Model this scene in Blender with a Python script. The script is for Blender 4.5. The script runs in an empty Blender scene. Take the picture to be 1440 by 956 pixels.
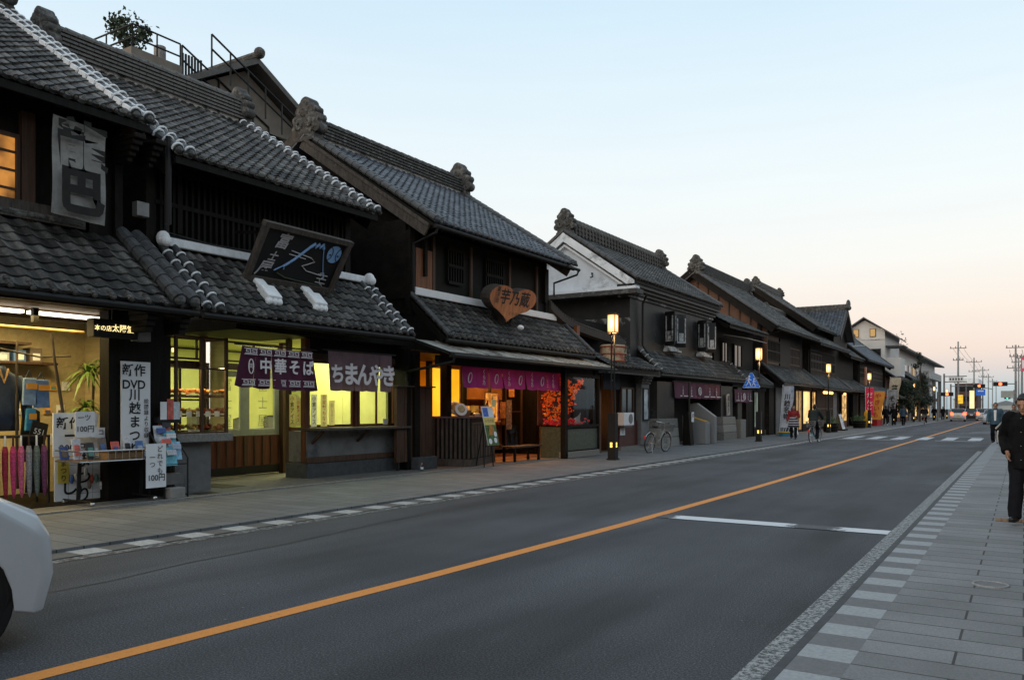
import bpy, bmesh, math, random
from mathutils import Vector, Matrix, noise
random.seed(7)
S = bpy.context.scene
C = S.collection
PI = math.pi
def V(a, y, z):            # a = metres to the left of the camera line, y = metres along the street
    return Vector((-a, y, z))
# ------------------------------------------------------------------ materials
MATS = {}
def nodes(name):
    m = bpy.data.materials.new(name); m.use_nodes = True
    nt = m.node_tree; b = nt.nodes['Principled BSDF']
    return m, nt, b
def N(nt, t, **k):
    n = nt.nodes.new(t)
    for a, v in k.items():
        if a in n.inputs: n.inputs[a].default_value = v
        else: setattr(n, a, v)
    return n
def L(nt, a, b): nt.links.new(a, b)
def ramp(nt, fac, stops):
    r = N(nt, 'ShaderNodeValToRGB'); e = r.color_ramp.elements
    while len(e) < len(stops): e.new(0.5)
    for i, (p, c) in enumerate(stops):
        e[i].position = p; e[i].color = (c[0], c[1], c[2], 1)
    if fac is not None: L(nt, fac, r.inputs['Fac'])
    return r.outputs['Color']
def mat(name, col, rough=.7, var=.25, scale=4., stretch=(1,1,1), bump=.0, bscale=None, spec=.35, metal=0., dirt=None, dirt_at=.6, glow=None):
    if name in MATS: return MATS[name]
    m, nt, b = nodes(name)
    tc = N(nt, 'ShaderNodeTexCoord'); mp = N(nt, 'ShaderNodeMapping'); mp.inputs['Scale'].default_value = stretch
    L(nt, tc.outputs['Object'], mp.inputs['Vector'])
    nz = N(nt, 'ShaderNodeTexNoise', Scale=scale, Detail=6., Roughness=.65); L(nt, mp.outputs[0], nz.inputs['Vector'])
    lo = [c*(1-var) for c in col]; hi = [min(1, c*(1+var)) for c in col]
    c = ramp(nt, nz.outputs['Fac'], [(.3, lo), (.7, hi)])
    if dirt:
        n2 = N(nt, 'ShaderNodeTexNoise', Scale=scale*.45, Detail=9., Roughness=.7); L(nt, tc.outputs['Object'], n2.inputs['Vector'])
        f = ramp(nt, n2.outputs['Fac'], [(dirt_at-.06, (0,0,0)), (dirt_at+.06, (1,1,1))])
        mx = N(nt, 'ShaderNodeMix', data_type='RGBA'); L(nt, f, mx.inputs['Factor']); L(nt, c, mx.inputs['A']); mx.inputs['B'].default_value = (*dirt, 1)
        c = mx.outputs['Result']
    L(nt, c, b.inputs['Base Color'])
    b.inputs['Roughness'].default_value = rough; b.inputs['Specular IOR Level'].default_value = spec; b.inputs['Metallic'].default_value = metal
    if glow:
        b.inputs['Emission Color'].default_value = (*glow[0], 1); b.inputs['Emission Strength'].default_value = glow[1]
    if bump:
        nb = N(nt, 'ShaderNodeTexNoise', Scale=bscale or scale*3, Detail=5.); L(nt, mp.outputs[0], nb.inputs['Vector'])
        bp = N(nt, 'ShaderNodeBump', Strength=bump, Distance=.02); L(nt, nb.outputs['Fac'], bp.inputs['Height']); L(nt, bp.outputs[0], b.inputs['Normal'])
    MATS[name] = m
    return m
def emis(name, col, strength, scale=0., col2=None):
    if name in MATS: return MATS[name]
    m, nt, b = nodes(name)
    b.inputs['Base Color'].default_value = (*[c*.3 for c in col], 1)
    b.inputs['Emission Strength'].default_value = strength; b.inputs['Emission Color'].default_value = (*col, 1)
    if scale:
        tc = N(nt, 'ShaderNodeTexCoord'); nz = N(nt, 'ShaderNodeTexNoise', Scale=scale, Detail=4.); L(nt, tc.outputs['Object'], nz.inputs['Vector'])
        L(nt, ramp(nt, nz.outputs['Fac'], [(.35, col2 or [c*.4 for c in col]), (.65, col)]), b.inputs['Emission Color'])
    MATS[name] = m
    return m
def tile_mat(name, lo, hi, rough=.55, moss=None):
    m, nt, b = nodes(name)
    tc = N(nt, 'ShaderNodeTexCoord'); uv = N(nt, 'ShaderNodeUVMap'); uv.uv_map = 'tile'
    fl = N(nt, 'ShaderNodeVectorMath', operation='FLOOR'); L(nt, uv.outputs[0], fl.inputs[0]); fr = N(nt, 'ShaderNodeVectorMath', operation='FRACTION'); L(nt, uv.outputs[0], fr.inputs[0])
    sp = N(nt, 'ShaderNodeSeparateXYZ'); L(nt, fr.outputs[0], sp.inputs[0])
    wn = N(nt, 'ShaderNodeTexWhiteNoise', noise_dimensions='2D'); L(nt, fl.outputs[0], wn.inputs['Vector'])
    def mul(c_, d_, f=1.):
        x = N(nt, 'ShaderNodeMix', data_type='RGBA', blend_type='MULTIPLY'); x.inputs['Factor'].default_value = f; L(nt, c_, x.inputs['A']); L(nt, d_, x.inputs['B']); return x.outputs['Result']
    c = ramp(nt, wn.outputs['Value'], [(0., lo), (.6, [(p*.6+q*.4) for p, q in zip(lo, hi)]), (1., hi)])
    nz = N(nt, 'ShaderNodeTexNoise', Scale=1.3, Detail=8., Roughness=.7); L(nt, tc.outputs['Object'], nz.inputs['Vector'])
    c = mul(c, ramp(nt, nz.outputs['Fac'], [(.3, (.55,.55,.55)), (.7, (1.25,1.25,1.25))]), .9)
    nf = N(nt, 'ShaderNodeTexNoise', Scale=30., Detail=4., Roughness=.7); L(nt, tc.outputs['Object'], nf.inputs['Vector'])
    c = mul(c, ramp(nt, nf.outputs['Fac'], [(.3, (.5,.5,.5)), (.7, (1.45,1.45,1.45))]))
    c = mul(c, ramp(nt, sp.outputs[1], [(.78, (1,1,1)), (.93, (.22,.22,.22))])); c = mul(c, ramp(nt, sp.outputs[0], [(.2, (1,1,1)), (.38, (.5,.5,.5)), (.6, (.5,.5,.5)), (.75, (1,1,1))]))  # darker under each lip and in valleys: crevice shade put into the colour
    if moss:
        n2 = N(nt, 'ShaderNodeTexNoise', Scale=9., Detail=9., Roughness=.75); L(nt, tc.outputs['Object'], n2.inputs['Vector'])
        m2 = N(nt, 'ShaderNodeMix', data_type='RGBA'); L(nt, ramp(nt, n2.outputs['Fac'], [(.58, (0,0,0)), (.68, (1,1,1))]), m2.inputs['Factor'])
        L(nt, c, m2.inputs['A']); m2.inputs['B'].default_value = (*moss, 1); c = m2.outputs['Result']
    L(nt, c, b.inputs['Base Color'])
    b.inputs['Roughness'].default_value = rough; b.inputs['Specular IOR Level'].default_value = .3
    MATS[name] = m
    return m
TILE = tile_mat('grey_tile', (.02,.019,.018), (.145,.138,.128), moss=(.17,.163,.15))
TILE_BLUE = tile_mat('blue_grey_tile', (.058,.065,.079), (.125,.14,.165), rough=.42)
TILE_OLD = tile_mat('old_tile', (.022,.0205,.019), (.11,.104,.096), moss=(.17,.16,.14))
BARREL = mat('round_tile', (.062,.064,.067), .45, .4, 7, dirt=(.03,.03,.03), dirt_at=.6)
RIDGE_STONE = mat('ridge_stone', (.05,.048,.045), .7, .5, 12, bump=.9, bscale=30, dirt=(.15,.145,.135), dirt_at=.57)
MORTAR = mat('white_mortar', (.74,.76,.78), .8, .14, 9, dirt=(.3,.31,.32), dirt_at=.66)
MORTAR_OLD = mat('stained_mortar', (.42,.42,.41), .85, .25, 9, dirt=(.07,.07,.07), dirt_at=.56)
WOOD_DARK = mat('dark_wood', (.0095,.0076,.0062), .65, .55, 3, (1, 6, 1.2), bump=.4, bscale=12, spec=.12)
WOOD_BLACK = mat('black_wood', (.0075,.0068,.006), .6, .5, 3, (5, 6, .6), bump=.3, bscale=10, spec=.12)
WOOD_BROWN = mat('brown_wood', (.06,.031,.018), .6, .5, 4, (6, 8, .5), bump=.3, bscale=12)
WOOD_RED = mat('red_brown_wood', (.105,.034,.017), .5, .5, 4, (6, 9, .45), bump=.25, bscale=12)
WOOD_GREY = mat('weathered_wood', (.062,.052,.045), .8, .5, 4, (3, 5, 1), bump=.4, bscale=12)
PLASTER_BLACK = mat('black_plaster', (.011,.011,.0112), .55, .45, 2, bump=.15, dirt=(.045,.045,.046), dirt_at=.6)
PLASTER_PEEL = mat('peeling_black_plaster', (.02,.02,.021), .6, .35, 4, dirt=(.3,.3,.3), dirt_at=.57)
PLASTER_WHITE = mat('white_plaster', (.7,.73,.76), .8, .10, 2, dirt=(.17,.175,.18), dirt_at=.6)
PLASTER_GREY = mat('grey_plaster', (.15,.15,.15), .8, .2, 3, bump=.1, dirt=(.07,.075,.08), dirt_at=.6)
CONCRETE = mat('concrete', (.24,.23,.22), .85, .2, 3, bump=.2)
STONE = mat('granite', (.2,.195,.18), .8, .3, 22, bump=.35)
STONE_DARK = mat('dark_stone', (.055,.06,.065), .75, .3, 8, bump=.2)
METAL_DARK = mat('dark_metal', (.014,.014,.014), .6, .2, 5, spec=.25)
METAL_GREY = mat('grey_metal', (.2,.2,.2), .45, .2, 5, metal=.6)
METAL_SHEET = mat('sheet_metal_roof', (.34,.33,.3), .5, .3, 3, dirt=(.09,.08,.07), dirt_at=.55)
CHROME = mat('bright_metal', (.5,.5,.5), .25, .1, 5, metal=.9)
COPPER = mat('bronze_metal', (.045,.035,.027), .5, .3, 5, metal=.4)
WHITE = mat('white_paint', (.72,.73,.75), .55, .05, 6)
PAPER = mat('white_paper', (.7,.72,.75), .8, .05, 3)
INK = mat('black_ink', (.015,.015,.017), .7, .1, 3)
INK_RED = mat('red_ink', (.5,.04,.03), .7, .1, 3)
PURPLE = mat('purple_cloth', (.085,.012,.045), .9, .2, 3, bump=.15, bscale=60)
PURPLE_GREY = mat('faded_purple_cloth', (.155,.1,.13), .9, .2, 3, bump=.15, bscale=60)
MAGENTA = mat('magenta_cloth', (.27,.03,.2), .9, .2, 3)
def thin(m, fac):       # thin cloth or paper: part of the light comes through from behind
    nt = m.node_tree; b = nt.nodes['Principled BSDF']; o = nt.nodes['Material Output']; t = N(nt, 'ShaderNodeBsdfTranslucent'); x = N(nt, 'ShaderNodeMixShader'); x.inputs[0].default_value = fac
    L(nt, b.inputs['Base Color'].links[0].from_socket, t.inputs['Color']); L(nt, b.outputs[0], x.inputs[1]); L(nt, t.outputs[0], x.inputs[2]); L(nt, x.outputs[0], o.inputs['Surface']); return m
thin(MAGENTA, .2); thin(PURPLE_GREY, .3)
CLOTH_WHITE = mat('dyed_white', (.62,.58,.6), .9, .08, 5)
BLACK = mat('black_plain', (.008,.008,.009), .6, .2, 4)
RUBBER = mat('rubber', (.012,.012,.012), .75, .2, 6)
LEAF = mat('leaf_green', (.05,.09,.025), .55, .5, 6)
LEAF_DARK = mat('dark_leaf', (.018,.03,.014), .6, .5, 6)
BARK = mat('bark', (.06,.047,.036), .85, .4, 6, bump=.5)
GLOW_WARM = emis('lamp_glow', (1.0,.5,.14), 3.2)
GLOW_CORE = emis('lamp_core', (1.0,.56,.2), 2.6)
def lantern_mat():      # paper lantern panes: hot in the middle of each pane, amber towards its edges
    m, nt, b = nodes('lantern_pane'); tc = N(nt, 'ShaderNodeTexCoord'); sx = N(nt, 'ShaderNodeSeparateXYZ'); L(nt, tc.outputs['Object'], sx.inputs[0])
    def M_(op, *a):
        n = N(nt, 'ShaderNodeMath', operation=op)
        for i, x in enumerate(a):
            if isinstance(x, (int, float)): n.inputs[i].default_value = x
            else: L(nt, x, n.inputs[i])
        return n.outputs[0]
    e = M_('DIVIDE', M_('MINIMUM', M_('ABSOLUTE', sx.outputs[0]), M_('ABSOLUTE', sx.outputs[1])), .115); z = M_('DIVIDE', M_('ABSOLUTE', M_('SUBTRACT', sx.outputs[2], 3.97)), .24)
    d = M_('SQRT', M_('ADD', M_('MULTIPLY', M_('MULTIPLY', e, e), .7), M_('MULTIPLY', M_('MULTIPLY', z, z), .5)))
    L(nt, ramp(nt, d, [(0,(1,.8,.42)),(.45,(.62,.36,.13)),(1,(.3,.1,.018))]), b.inputs['Emission Color']); b.inputs['Emission Strength'].default_value = 4.5; b.inputs['Base Color'].default_value = (.5,.4,.25,1)
    return m
LANTERN = lantern_mat()
GLOW_TUBE = emis('tube_glow', (1.0,.93,.74), 3.5)
GLOW_FOOT = emis('foot_light_glow', (1.0,.6,.12), 2.2)
def glass_mat():
    m = bpy.data.materials.new('window_glass'); m.use_nodes = True; nt = m.node_tree; nt.nodes.clear()
    o = N(nt, 'ShaderNodeOutputMaterial'); t = N(nt, 'ShaderNodeBsdfTransparent'); t.inputs[0].default_value = (.86,.88,.87,1)
    g = N(nt, 'ShaderNodeBsdfGlossy'); g.inputs['Roughness'].default_value = .03; g.inputs[0].default_value = (.8,.85,.9,1)
    f = N(nt, 'ShaderNodeFresnel', IOR=1.4); x = N(nt, 'ShaderNodeMixShader')
    L(nt, f.outputs[0], x.inputs[0]); L(nt, t.outputs[0], x.inputs[1]); L(nt, g.outputs[0], x.inputs[2]); L(nt, x.outputs[0], o.inputs[0])
    return m
GLASS = glass_mat()
DARK_GLASS = mat('dark_glass', (.012,.014,.016), .08, .2, 3, spec=.6)
# ------------------------------------------------------------------ objects
WL = {}
def wl(o): return WL.get(o, Vector((0,0,0))) if o else Vector((0,0,0))
def thing(name, label, cat, loc=None, group=None):
    o = bpy.data.objects.new(name, None); C.objects.link(o); o.empty_display_size = .2
    loc = loc if loc is not None else Vector((0,0,0)); o.location = loc; WL[o] = Vector(loc)
    o['label'] = label; o['category'] = cat
    if group: o['group'] = group
    return o
def tag(o, label, cat, group=None):
    o['label'] = label; o['category'] = cat
    if group: o['group'] = group
    return o
def link_mesh(name, me, m, parent=None, smooth=False):
    o = bpy.data.objects.new(name, me); C.objects.link(o)
    me.materials.clear()
    for x in (m if isinstance(m, (list, tuple)) else [m]): me.materials.append(x)
    if smooth: me.polygons.foreach_set('use_smooth', [True]*len(me.polygons))
    if parent: o.parent = parent
    WL[o] = wl(parent)
    return o
class MB:
    def __init__(s): s.v = []; s.f = []
    def add(s, vs, fs):
        n = len(s.v); s.v += [Vector(p) for p in vs]; s.f += [tuple(i+n for i in f) for f in fs]; return s
    def box(s, a0, a1, y0, y1, z0, z1):
        a0, a1 = min(a0,a1), max(a0,a1); x0, x1 = -a1, -a0
        s.add([(x0,y0,z0),(x1,y0,z0),(x1,y1,z0),(x0,y1,z0),(x0,y0,z1),(x1,y0,z1),(x1,y1,z1),(x0,y1,z1)],
              [(0,3,2,1),(4,5,6,7),(0,1,5,4),(1,2,6,5),(2,3,7,6),(3,0,4,7)]); return s
    def obox(s, c, ex, ey, ez):       # centre + half axes
        c, ex, ey, ez = map(Vector, (c, ex, ey, ez))
        if ex.cross(ey).dot(ez) < 0: ex = -ex
        p = [c+i*ex+j*ey+k*ez for k in (-1,1) for i, j in ((-1,-1),(1,-1),(1,1),(-1,1))]
        return s.add(p, [(0,3,2,1),(4,5,6,7),(0,1,5,4),(1,2,6,5),(2,3,7,6),(3,0,4,7)])
    def bar(s, p, q, w, h, up=(0,0,1)):
        p, q = Vector(p), Vector(q); d = q-p; l = d.length; d.normalize(); up = Vector(up)
        if abs(d.dot(up)) > .99: up = Vector((1,0,0))
        sd = d.cross(up).normalized(); u = sd.cross(d)
        return s.obox((p+q)/2, d*l/2, sd*w/2, u*h/2)
    def quad(s, *p): return s.add(p, [tuple(range(len(p)))])
    def tube(s, p, q, r, r2=None, n=8, cap=True):
        p, q = Vector(p), Vector(q); d = (q-p).normalized(); u = d.orthogonal().normalized(); w = d.cross(u); r2 = r if r2 is None else r2
        vs = [p+(u*math.cos(2*PI*i/n)+w*math.sin(2*PI*i/n))*r for i in range(n)]+[q+(u*math.cos(2*PI*i/n)+w*math.sin(2*PI*i/n))*r2 for i in range(n)]
        fs = [(i,(i+1)%n,n+(i+1)%n,n+i) for i in range(n)]
        if cap: fs += [tuple(reversed(range(n))), tuple(range(n,2*n))]
        return s.add(vs, fs)
    def path(s, pts, r, n=6, closed=False):
        pts = [Vector(p) for p in pts]; k = len(pts); rr = r if isinstance(r, (list,tuple)) else [r]*k
        vs = []; u = None
        for i, p in enumerate(pts):
            d = (pts[(i+1)%k if closed else min(i+1,k-1)]-pts[(i-1)%k if closed else max(i-1,0)]).normalized()
            u = d.orthogonal().normalized() if u is None else (u-d*u.dot(d)).normalized()
            w = d.cross(u); vs += [p+(u*math.cos(2*PI*j/n)+w*math.sin(2*PI*j/n))*rr[i] for j in range(n)]
        fs = [(i*n+j, i*n+(j+1)%n, ((i+1)%k)*n+(j+1)%n, ((i+1)%k)*n+j) for i in range(k if closed else k-1) for j in range(n)]
        if not closed: fs += [tuple(reversed(range(n))), tuple(range((k-1)*n, k*n))]
        return s.add(vs, fs)
    def ball(s, c, r, sc=(1,1,1), nu=10, nv=7):
        c = Vector(c); vs = [c+Vector((0,0,r*sc[2]))]
        for i in range(1, nv):
            t = PI*i/nv
            vs += [c+Vector((r*sc[0]*math.sin(t)*math.cos(2*PI*j/nu), r*sc[1]*math.sin(t)*math.sin(2*PI*j/nu), r*sc[2]*math.cos(t))) for j in range(nu)]
        vs.append(c-Vector((0,0,r*sc[2]))); e = len(vs)-1
        fs = [(0,1+j,1+(j+1)%nu) for j in range(nu)]
        for i in range(nv-2):
            fs += [(1+i*nu+j, 1+(i+1)*nu+j, 1+(i+1)*nu+(j+1)%nu, 1+i*nu+(j+1)%nu) for j in range(nu)]
        fs += [(e, 1+(nv-2)*nu+(j+1)%nu, 1+(nv-2)*nu+j) for j in range(nu)]
        return s.add(vs, fs)
    def prism(s, poly, d):            # polygon (3-D points) swept by d
        poly = [Vector(p) for p in poly]; d = Vector(d); n = len(poly)
        return s.add(poly+[p+d for p in poly], [tuple(reversed(range(n))), tuple(range(n,2*n))]+[(i,(i+1)%n,n+(i+1)%n,n+i) for i in range(n)])
    def loft(s, rings, cap=True):
        n = len(rings[0]); k = len(rings); vs = [p for r in rings for p in r]
        fs = [(i*n+j, i*n+(j+1)%n, (i+1)*n+(j+1)%n, (i+1)*n+j) for i in range(k-1) for j in range(n)]
        if cap: fs += [tuple(reversed(range(n))), tuple(range((k-1)*n, k*n))]
        return s.add(vs, fs)
    def xf(s, M):
        s.v = [M @ p for p in s.v]; return s
    def mesh(s, name, off=Vector((0,0,0)), fix=False):
        me = bpy.data.meshes.new(name); me.from_pydata([p-off for p in s.v], [], s.f)
        if fix:
            bm = bmesh.new(); bm.from_mesh(me); bmesh.ops.recalc_face_normals(bm, faces=bm.faces); bm.to_mesh(me); bm.free()
        me.update(); return me
    def build(s, name, m, parent=None, smooth=False, bevel=0., fix=True, remesh=0., sm=0):
        o = link_mesh(name, s.mesh(name, wl(parent), fix), m, parent, smooth)
        if bevel:
            b = o.modifiers.new('bevel', 'BEVEL'); b.width = bevel; b.segments = 2; b.limit_method = 'ANGLE'
        if remesh:
            r = o.modifiers.new('r', 'REMESH'); r.mode = 'VOXEL'; r.voxel_size = remesh; r.use_smooth_shade = True
            if sm: q = o.modifiers.new('s', 'SMOOTH'); q.iterations = sm; q.factor = .5
        if bevel or remesh: bake(o)
        return o
def bake(o):
    dg = bpy.context.evaluated_depsgraph_get(); dg.update()
    me = bpy.data.meshes.new_from_object(o.evaluated_get(dg)); old = o.data
    o.modifiers.clear(); o.data = me; bpy.data.meshes.remove(old)
def wrinkle(o, amp, sc=9.):
    me = o.data; off = [v.normal*amp*(noise.noise((v.co.x*sc, v.co.y*sc, v.co.z*sc*.55))+.5*noise.noise((v.co.x*sc*2.3+9, v.co.y*sc*2.3, v.co.z*sc*1.1))) for v in me.vertices]
    for v, d in zip(me.vertices, off): v.co += d
    me.update(); return o
def struct(o):
    o['kind'] = 'structure'; return o
def dup(root, loc, label=None, rz=None):
    def cp(o, par):
        c = o.copy(); C.objects.link(c); c.parent = par
        for ch in o.children: cp(ch, c)
        return c
    c = cp(root, None); c.location = loc; WL[c] = Vector(loc)
    if rz is not None: c.rotation_euler = (0,0,rz)
    if label: c['label'] = label
    return c
# writing: text turned into mesh. right/up are the directions along which it is read
def text(parent, name, s, size, pos, m, right=(0,1,0), up=(0,0,1), bold=0., vertical=False, ext=.003, squash=1., pitch=1.06, shear=0.):
    right, up = Vector(right).normalized(), Vector(up).normalized(); nrm = right.cross(up)
    vs = []; fs = []
    for k, ch in enumerate(s if vertical else [s]):
        cu = bpy.data.curves.new('t', 'FONT'); cu.body = ch; cu.size = size; cu.align_x = 'CENTER'; cu.align_y = 'CENTER'; cu.offset = bold*size
        cu.extrude = 0; cu.resolution_u = 3; cu.shear = shear
        o = bpy.data.objects.new('t', cu); C.objects.link(o)
        dg = bpy.context.evaluated_depsgraph_get(); dg.update()
        me = bpy.data.meshes.new_from_object(o.evaluated_get(dg))
        n = len(vs); dy = -(k-(len(s)-1)/2)*size*pitch if vertical else 0
        vs += [Vector(pos)+right*v.co.x*squash+up*(v.co.y+dy)+nrm*ext for v in me.vertices]
        fs += [tuple(i+n for i in p.vertices) for p in me.polygons]
        bpy.data.objects.remove(o); bpy.data.curves.remove(cu); bpy.data.meshes.remove(me)
    b = MB(); b.v = vs; b.f = fs
    return b.build(name, m, parent, fix=False)
# ------------------------------------------------------------------ roofs
def tile_roof(parent, name, ae, ze, ar, zr, y0, y1, m, tw=.27, cl=.23, hw=.038, caps=True, clipL=0., clipR=0., frame=None):
    """clipL/R: how far the ends move inwards at the top (hipped ends)"""
    e = V(ae, y0, ze); ex = Vector((0,1,0)); d = V(ar, y0, zr)-e; W = y1-y0
    if frame: e, ex, d, W = frame
    Ln = d.length; ey = d.normalized(); ez = ex.cross(ey); nt = max(1, round(W/tw)); nc = max(1, round(Ln/cl)); tw = W/nt; cl = Ln/nc
    prof = [(0.,.95),(.16,.45),(.36,.06),(.58,.12),(.76,.62),(.88,1.)]; k = len(prof)
    vs = []; fs = []; uvs = []; rnd = random.Random(len(name)*31+int(y0*10)+int(ze*100))
    for j in range(nc):
        jit = [rnd.uniform(-.005,.006) for _ in range(nt+1)]
        f0, f1 = j/nc, (j+1)/nc
        rows = []
        for row, (v, dz, f) in enumerate(((j*cl-.03, -.03, f0), (j*cl-.03, .03, f0), ((j+1)*cl, .0, f1))):
            uy = j+(0,.001,.999)[row]; lo, hi = clipL*f, W-clipR*f; base = len(vs); rows.append(base)
            for i in range(nt):
                for (px, ph) in prof:
                    u = (i+px)*tw; vs.append((min(max(u, lo), hi), v, ph*hw+dz+jit[i])); uvs.append((i+px+.0005, uy))
            vs.append((hi, v, prof[0][1]*hw+dz+jit[nt])); uvs.append((nt-.001, uy))
        n = nt*k+1
        for r in range(2):
            for i in range(n-1):
                fs.append((rows[r]+i, rows[r]+i+1, rows[r+1]+i+1, rows[r+1]+i))
    if caps:
        cb = MB()
        for i in range(nt):
            u = (i+.88)*tw; cb.tube((u,-.065,hw+.005),(u,.1,hw+.005),.05,n=8); cb.ball((u,-.07,hw+.005),.15*tw,nu=7,nv=5)
        n0 = len(vs); vs += [tuple(p) for p in cb.v]; fs += [tuple(i+n0 for i in f) for f in cb.f]; uvs += [(k*.37, .3) for k in range(len(cb.v))]
    me = bpy.data.meshes.new(name); me.from_pydata(vs, [], fs); me.update()
    ul = me.uv_layers.new(name='tile'); li = [0]*len(me.loops); me.loops.foreach_get('vertex_index', li); ul.data.foreach_set('uv', [x for i in li for x in uvs[i]])
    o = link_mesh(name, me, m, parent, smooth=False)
    M = Matrix((ex, ey, ez)).transposed().to_4x4(); M.translation = e-wl(parent)
    o.matrix_local = M; WL[o] = e
    return o
def barrels(parent, p, q, r=.085, seg=.3, m=None, white=None, arcs=True, sides=True, nrm=None, name='edge_tiles', stop=None):
    """a row of round tiles from eave p up to q, with white mortar if given"""
    p, q = Vector(p), Vector(q); d = q-p; n = max(1, round(d.length/seg)); d.normalize(); seg = (q-p).length/n
    b = MB(); w = MB(); ex = Vector((0,1,0)) if nrm is None else nrm; up = ex.cross(d)
    if up.z < 0: up = -up
    for i in range(n):
        a = p+d*seg*i; c = p+d*seg*(i+1)
        b.tube(a-d*.03, c, r*1.06, r*.9, n=10)
        if white and (stop is None or i < stop):
            if arcs:
                pts = [a+d*.01+(ex*math.cos(t)+up*math.sin(t))*r*1.12 for t in [PI*(-.12+1.24*k/8) for k in range(9)]]
                w.path(pts, r*.27, 6)
            w.tube(a+ex*r*1.02-up*r*.15, c+ex*r*1.02-up*r*.15, r*.2, n=5)
            if sides:
                for s_ in (-1, 1):
                    w.bar(a+ex*s_*r*.95+up*r*.14, a+(c-a)*.8+ex*s_*r*.9+up*r*.02, r*.75, r*1.3, up)
    b.ball(p-d*.03, r*.8, nu=8, nv=5)
    o = b.build(name, BARREL, parent, smooth=False)
    if white and w.v: w.build('mortar', white, o)
    return o
def soffit(parent, ae, ze, ar, zr, y0, y1, m=WOOD_BLACK, raft=.45, th=.07, drop=.02, name='eaves'):
    b = MB(); e, t = V(ae-.0, y0, ze), V(ar, y0, zr); d = t-e; ln = d.length; d.normalize(); n = Vector((0,1,0)).cross(d)
    w = y1-y0
    b.obox(e+d*ln/2+Vector((0,w/2,0))-n*(drop+th/2), d*ln/2, (0,w/2,0), n*th/2)
    k = max(2, int(w/raft)); lr = min(ln, 1.6)
    for i in range(k+1):
        y = y0+.06+(w-.12)*i/k
        b.obox(V(ae,y,ze)+d*(lr/2+.05)-n*(drop+th+.055), d*lr/2, (0,.035,0), n*.05)
    b.box(ae-.01, ae+.04, y0, y1, ze-.12-drop, ze-.02)
    return b.build(name, m, parent)
def gutter(parent, a, z, y0, y1, m=METAL_DARK, down=None, r=.05):
    b = MB(); b.tube(V(a-.05,y0,z-.1), V(a-.05,y1,z-.1), r, n=8)
    if down:
        yd, ad, zb = down; b.path([V(a-.05,yd,z-.12), V(a,yd,z-.25), V(ad,yd,z-.45), V(ad,yd,zb)], .035, 6)
    return b.build('gutter', m, parent)
def finial(parent, a, y, z, h, m=RIDGE_STONE, seed=1, w=None):
    """carved cloud-shaped ridge-end tile: a stepped base, three stacked lobes and scroll reliefs"""
    r = random.Random(seed); w = w or h*.5; b = MB(); th = h*.2
    for k in range(3): b.box(a-w*(.78-.1*k), a+w*(.78-.1*k), y-th*(1.05-.15*k), y+th*(1.05-.15*k), z-h*.3+h*.1*k, z-h*.2+h*.1*k)
    def disc(ca, cz, R, t): b.tube(V(ca,y-t,cz), V(ca,y+t,cz), R, n=18); b.ball(V(ca,y,cz), R*.93, (1,t/R*1.25,1), 14, 9)
    disc(a, z+h*.24, w*.78, th); disc(a, z+h*.5, w*.62, th*1.05); disc(a, z+h*.72, w*.4, th*.9)
    for s_ in (-1,1):
        for cz, off, R in ((.06,.8,.26),(.32,.78,.22),(.55,.58,.18)): disc(a+s_*w*off, z+h*cz, w*R*1.1, th*.8)
    def scroll(ca, cz, R, s_, hand):
        pts = []
        for k in range(22): f = k/21; q = hand*f*4.2*PI; rr = R*(1-.86*f); pts.append(V(ca+rr*math.cos(q), y+s_*(th*1.12+.02*h*f), cz+rr*math.sin(q)))
        b.path(pts, R*.17, 6)
    for s_ in (-1,1):
        scroll(a-w*.36, z+h*.18, w*.32, s_, 1); scroll(a+w*.36, z+h*.18, w*.32, s_, -1); scroll(a, z+h*.5, w*.34, s_, 1); scroll(a-w*.1, z+h*.73, w*.22, s_, -1)
        for k in range(5): q = r.uniform(0,2*PI); b.ball(V(a+w*.5*math.cos(q), y+s_*th, z+h*.36+h*.3*math.sin(q)), h*.045)
    for k in range(9): q = PI*k/8; b.path([V(a+math.cos(q)*w*.66, y-th*1.1, z+h*.34+math.sin(q)*h*.42), V(a+math.cos(q)*w*.66, y+th*1.1, z+h*.34+math.sin(q)*h*.42)], h*.035, 6)
    return b.build('ridge_end_tile', m, parent, remesh=h*.018)
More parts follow.
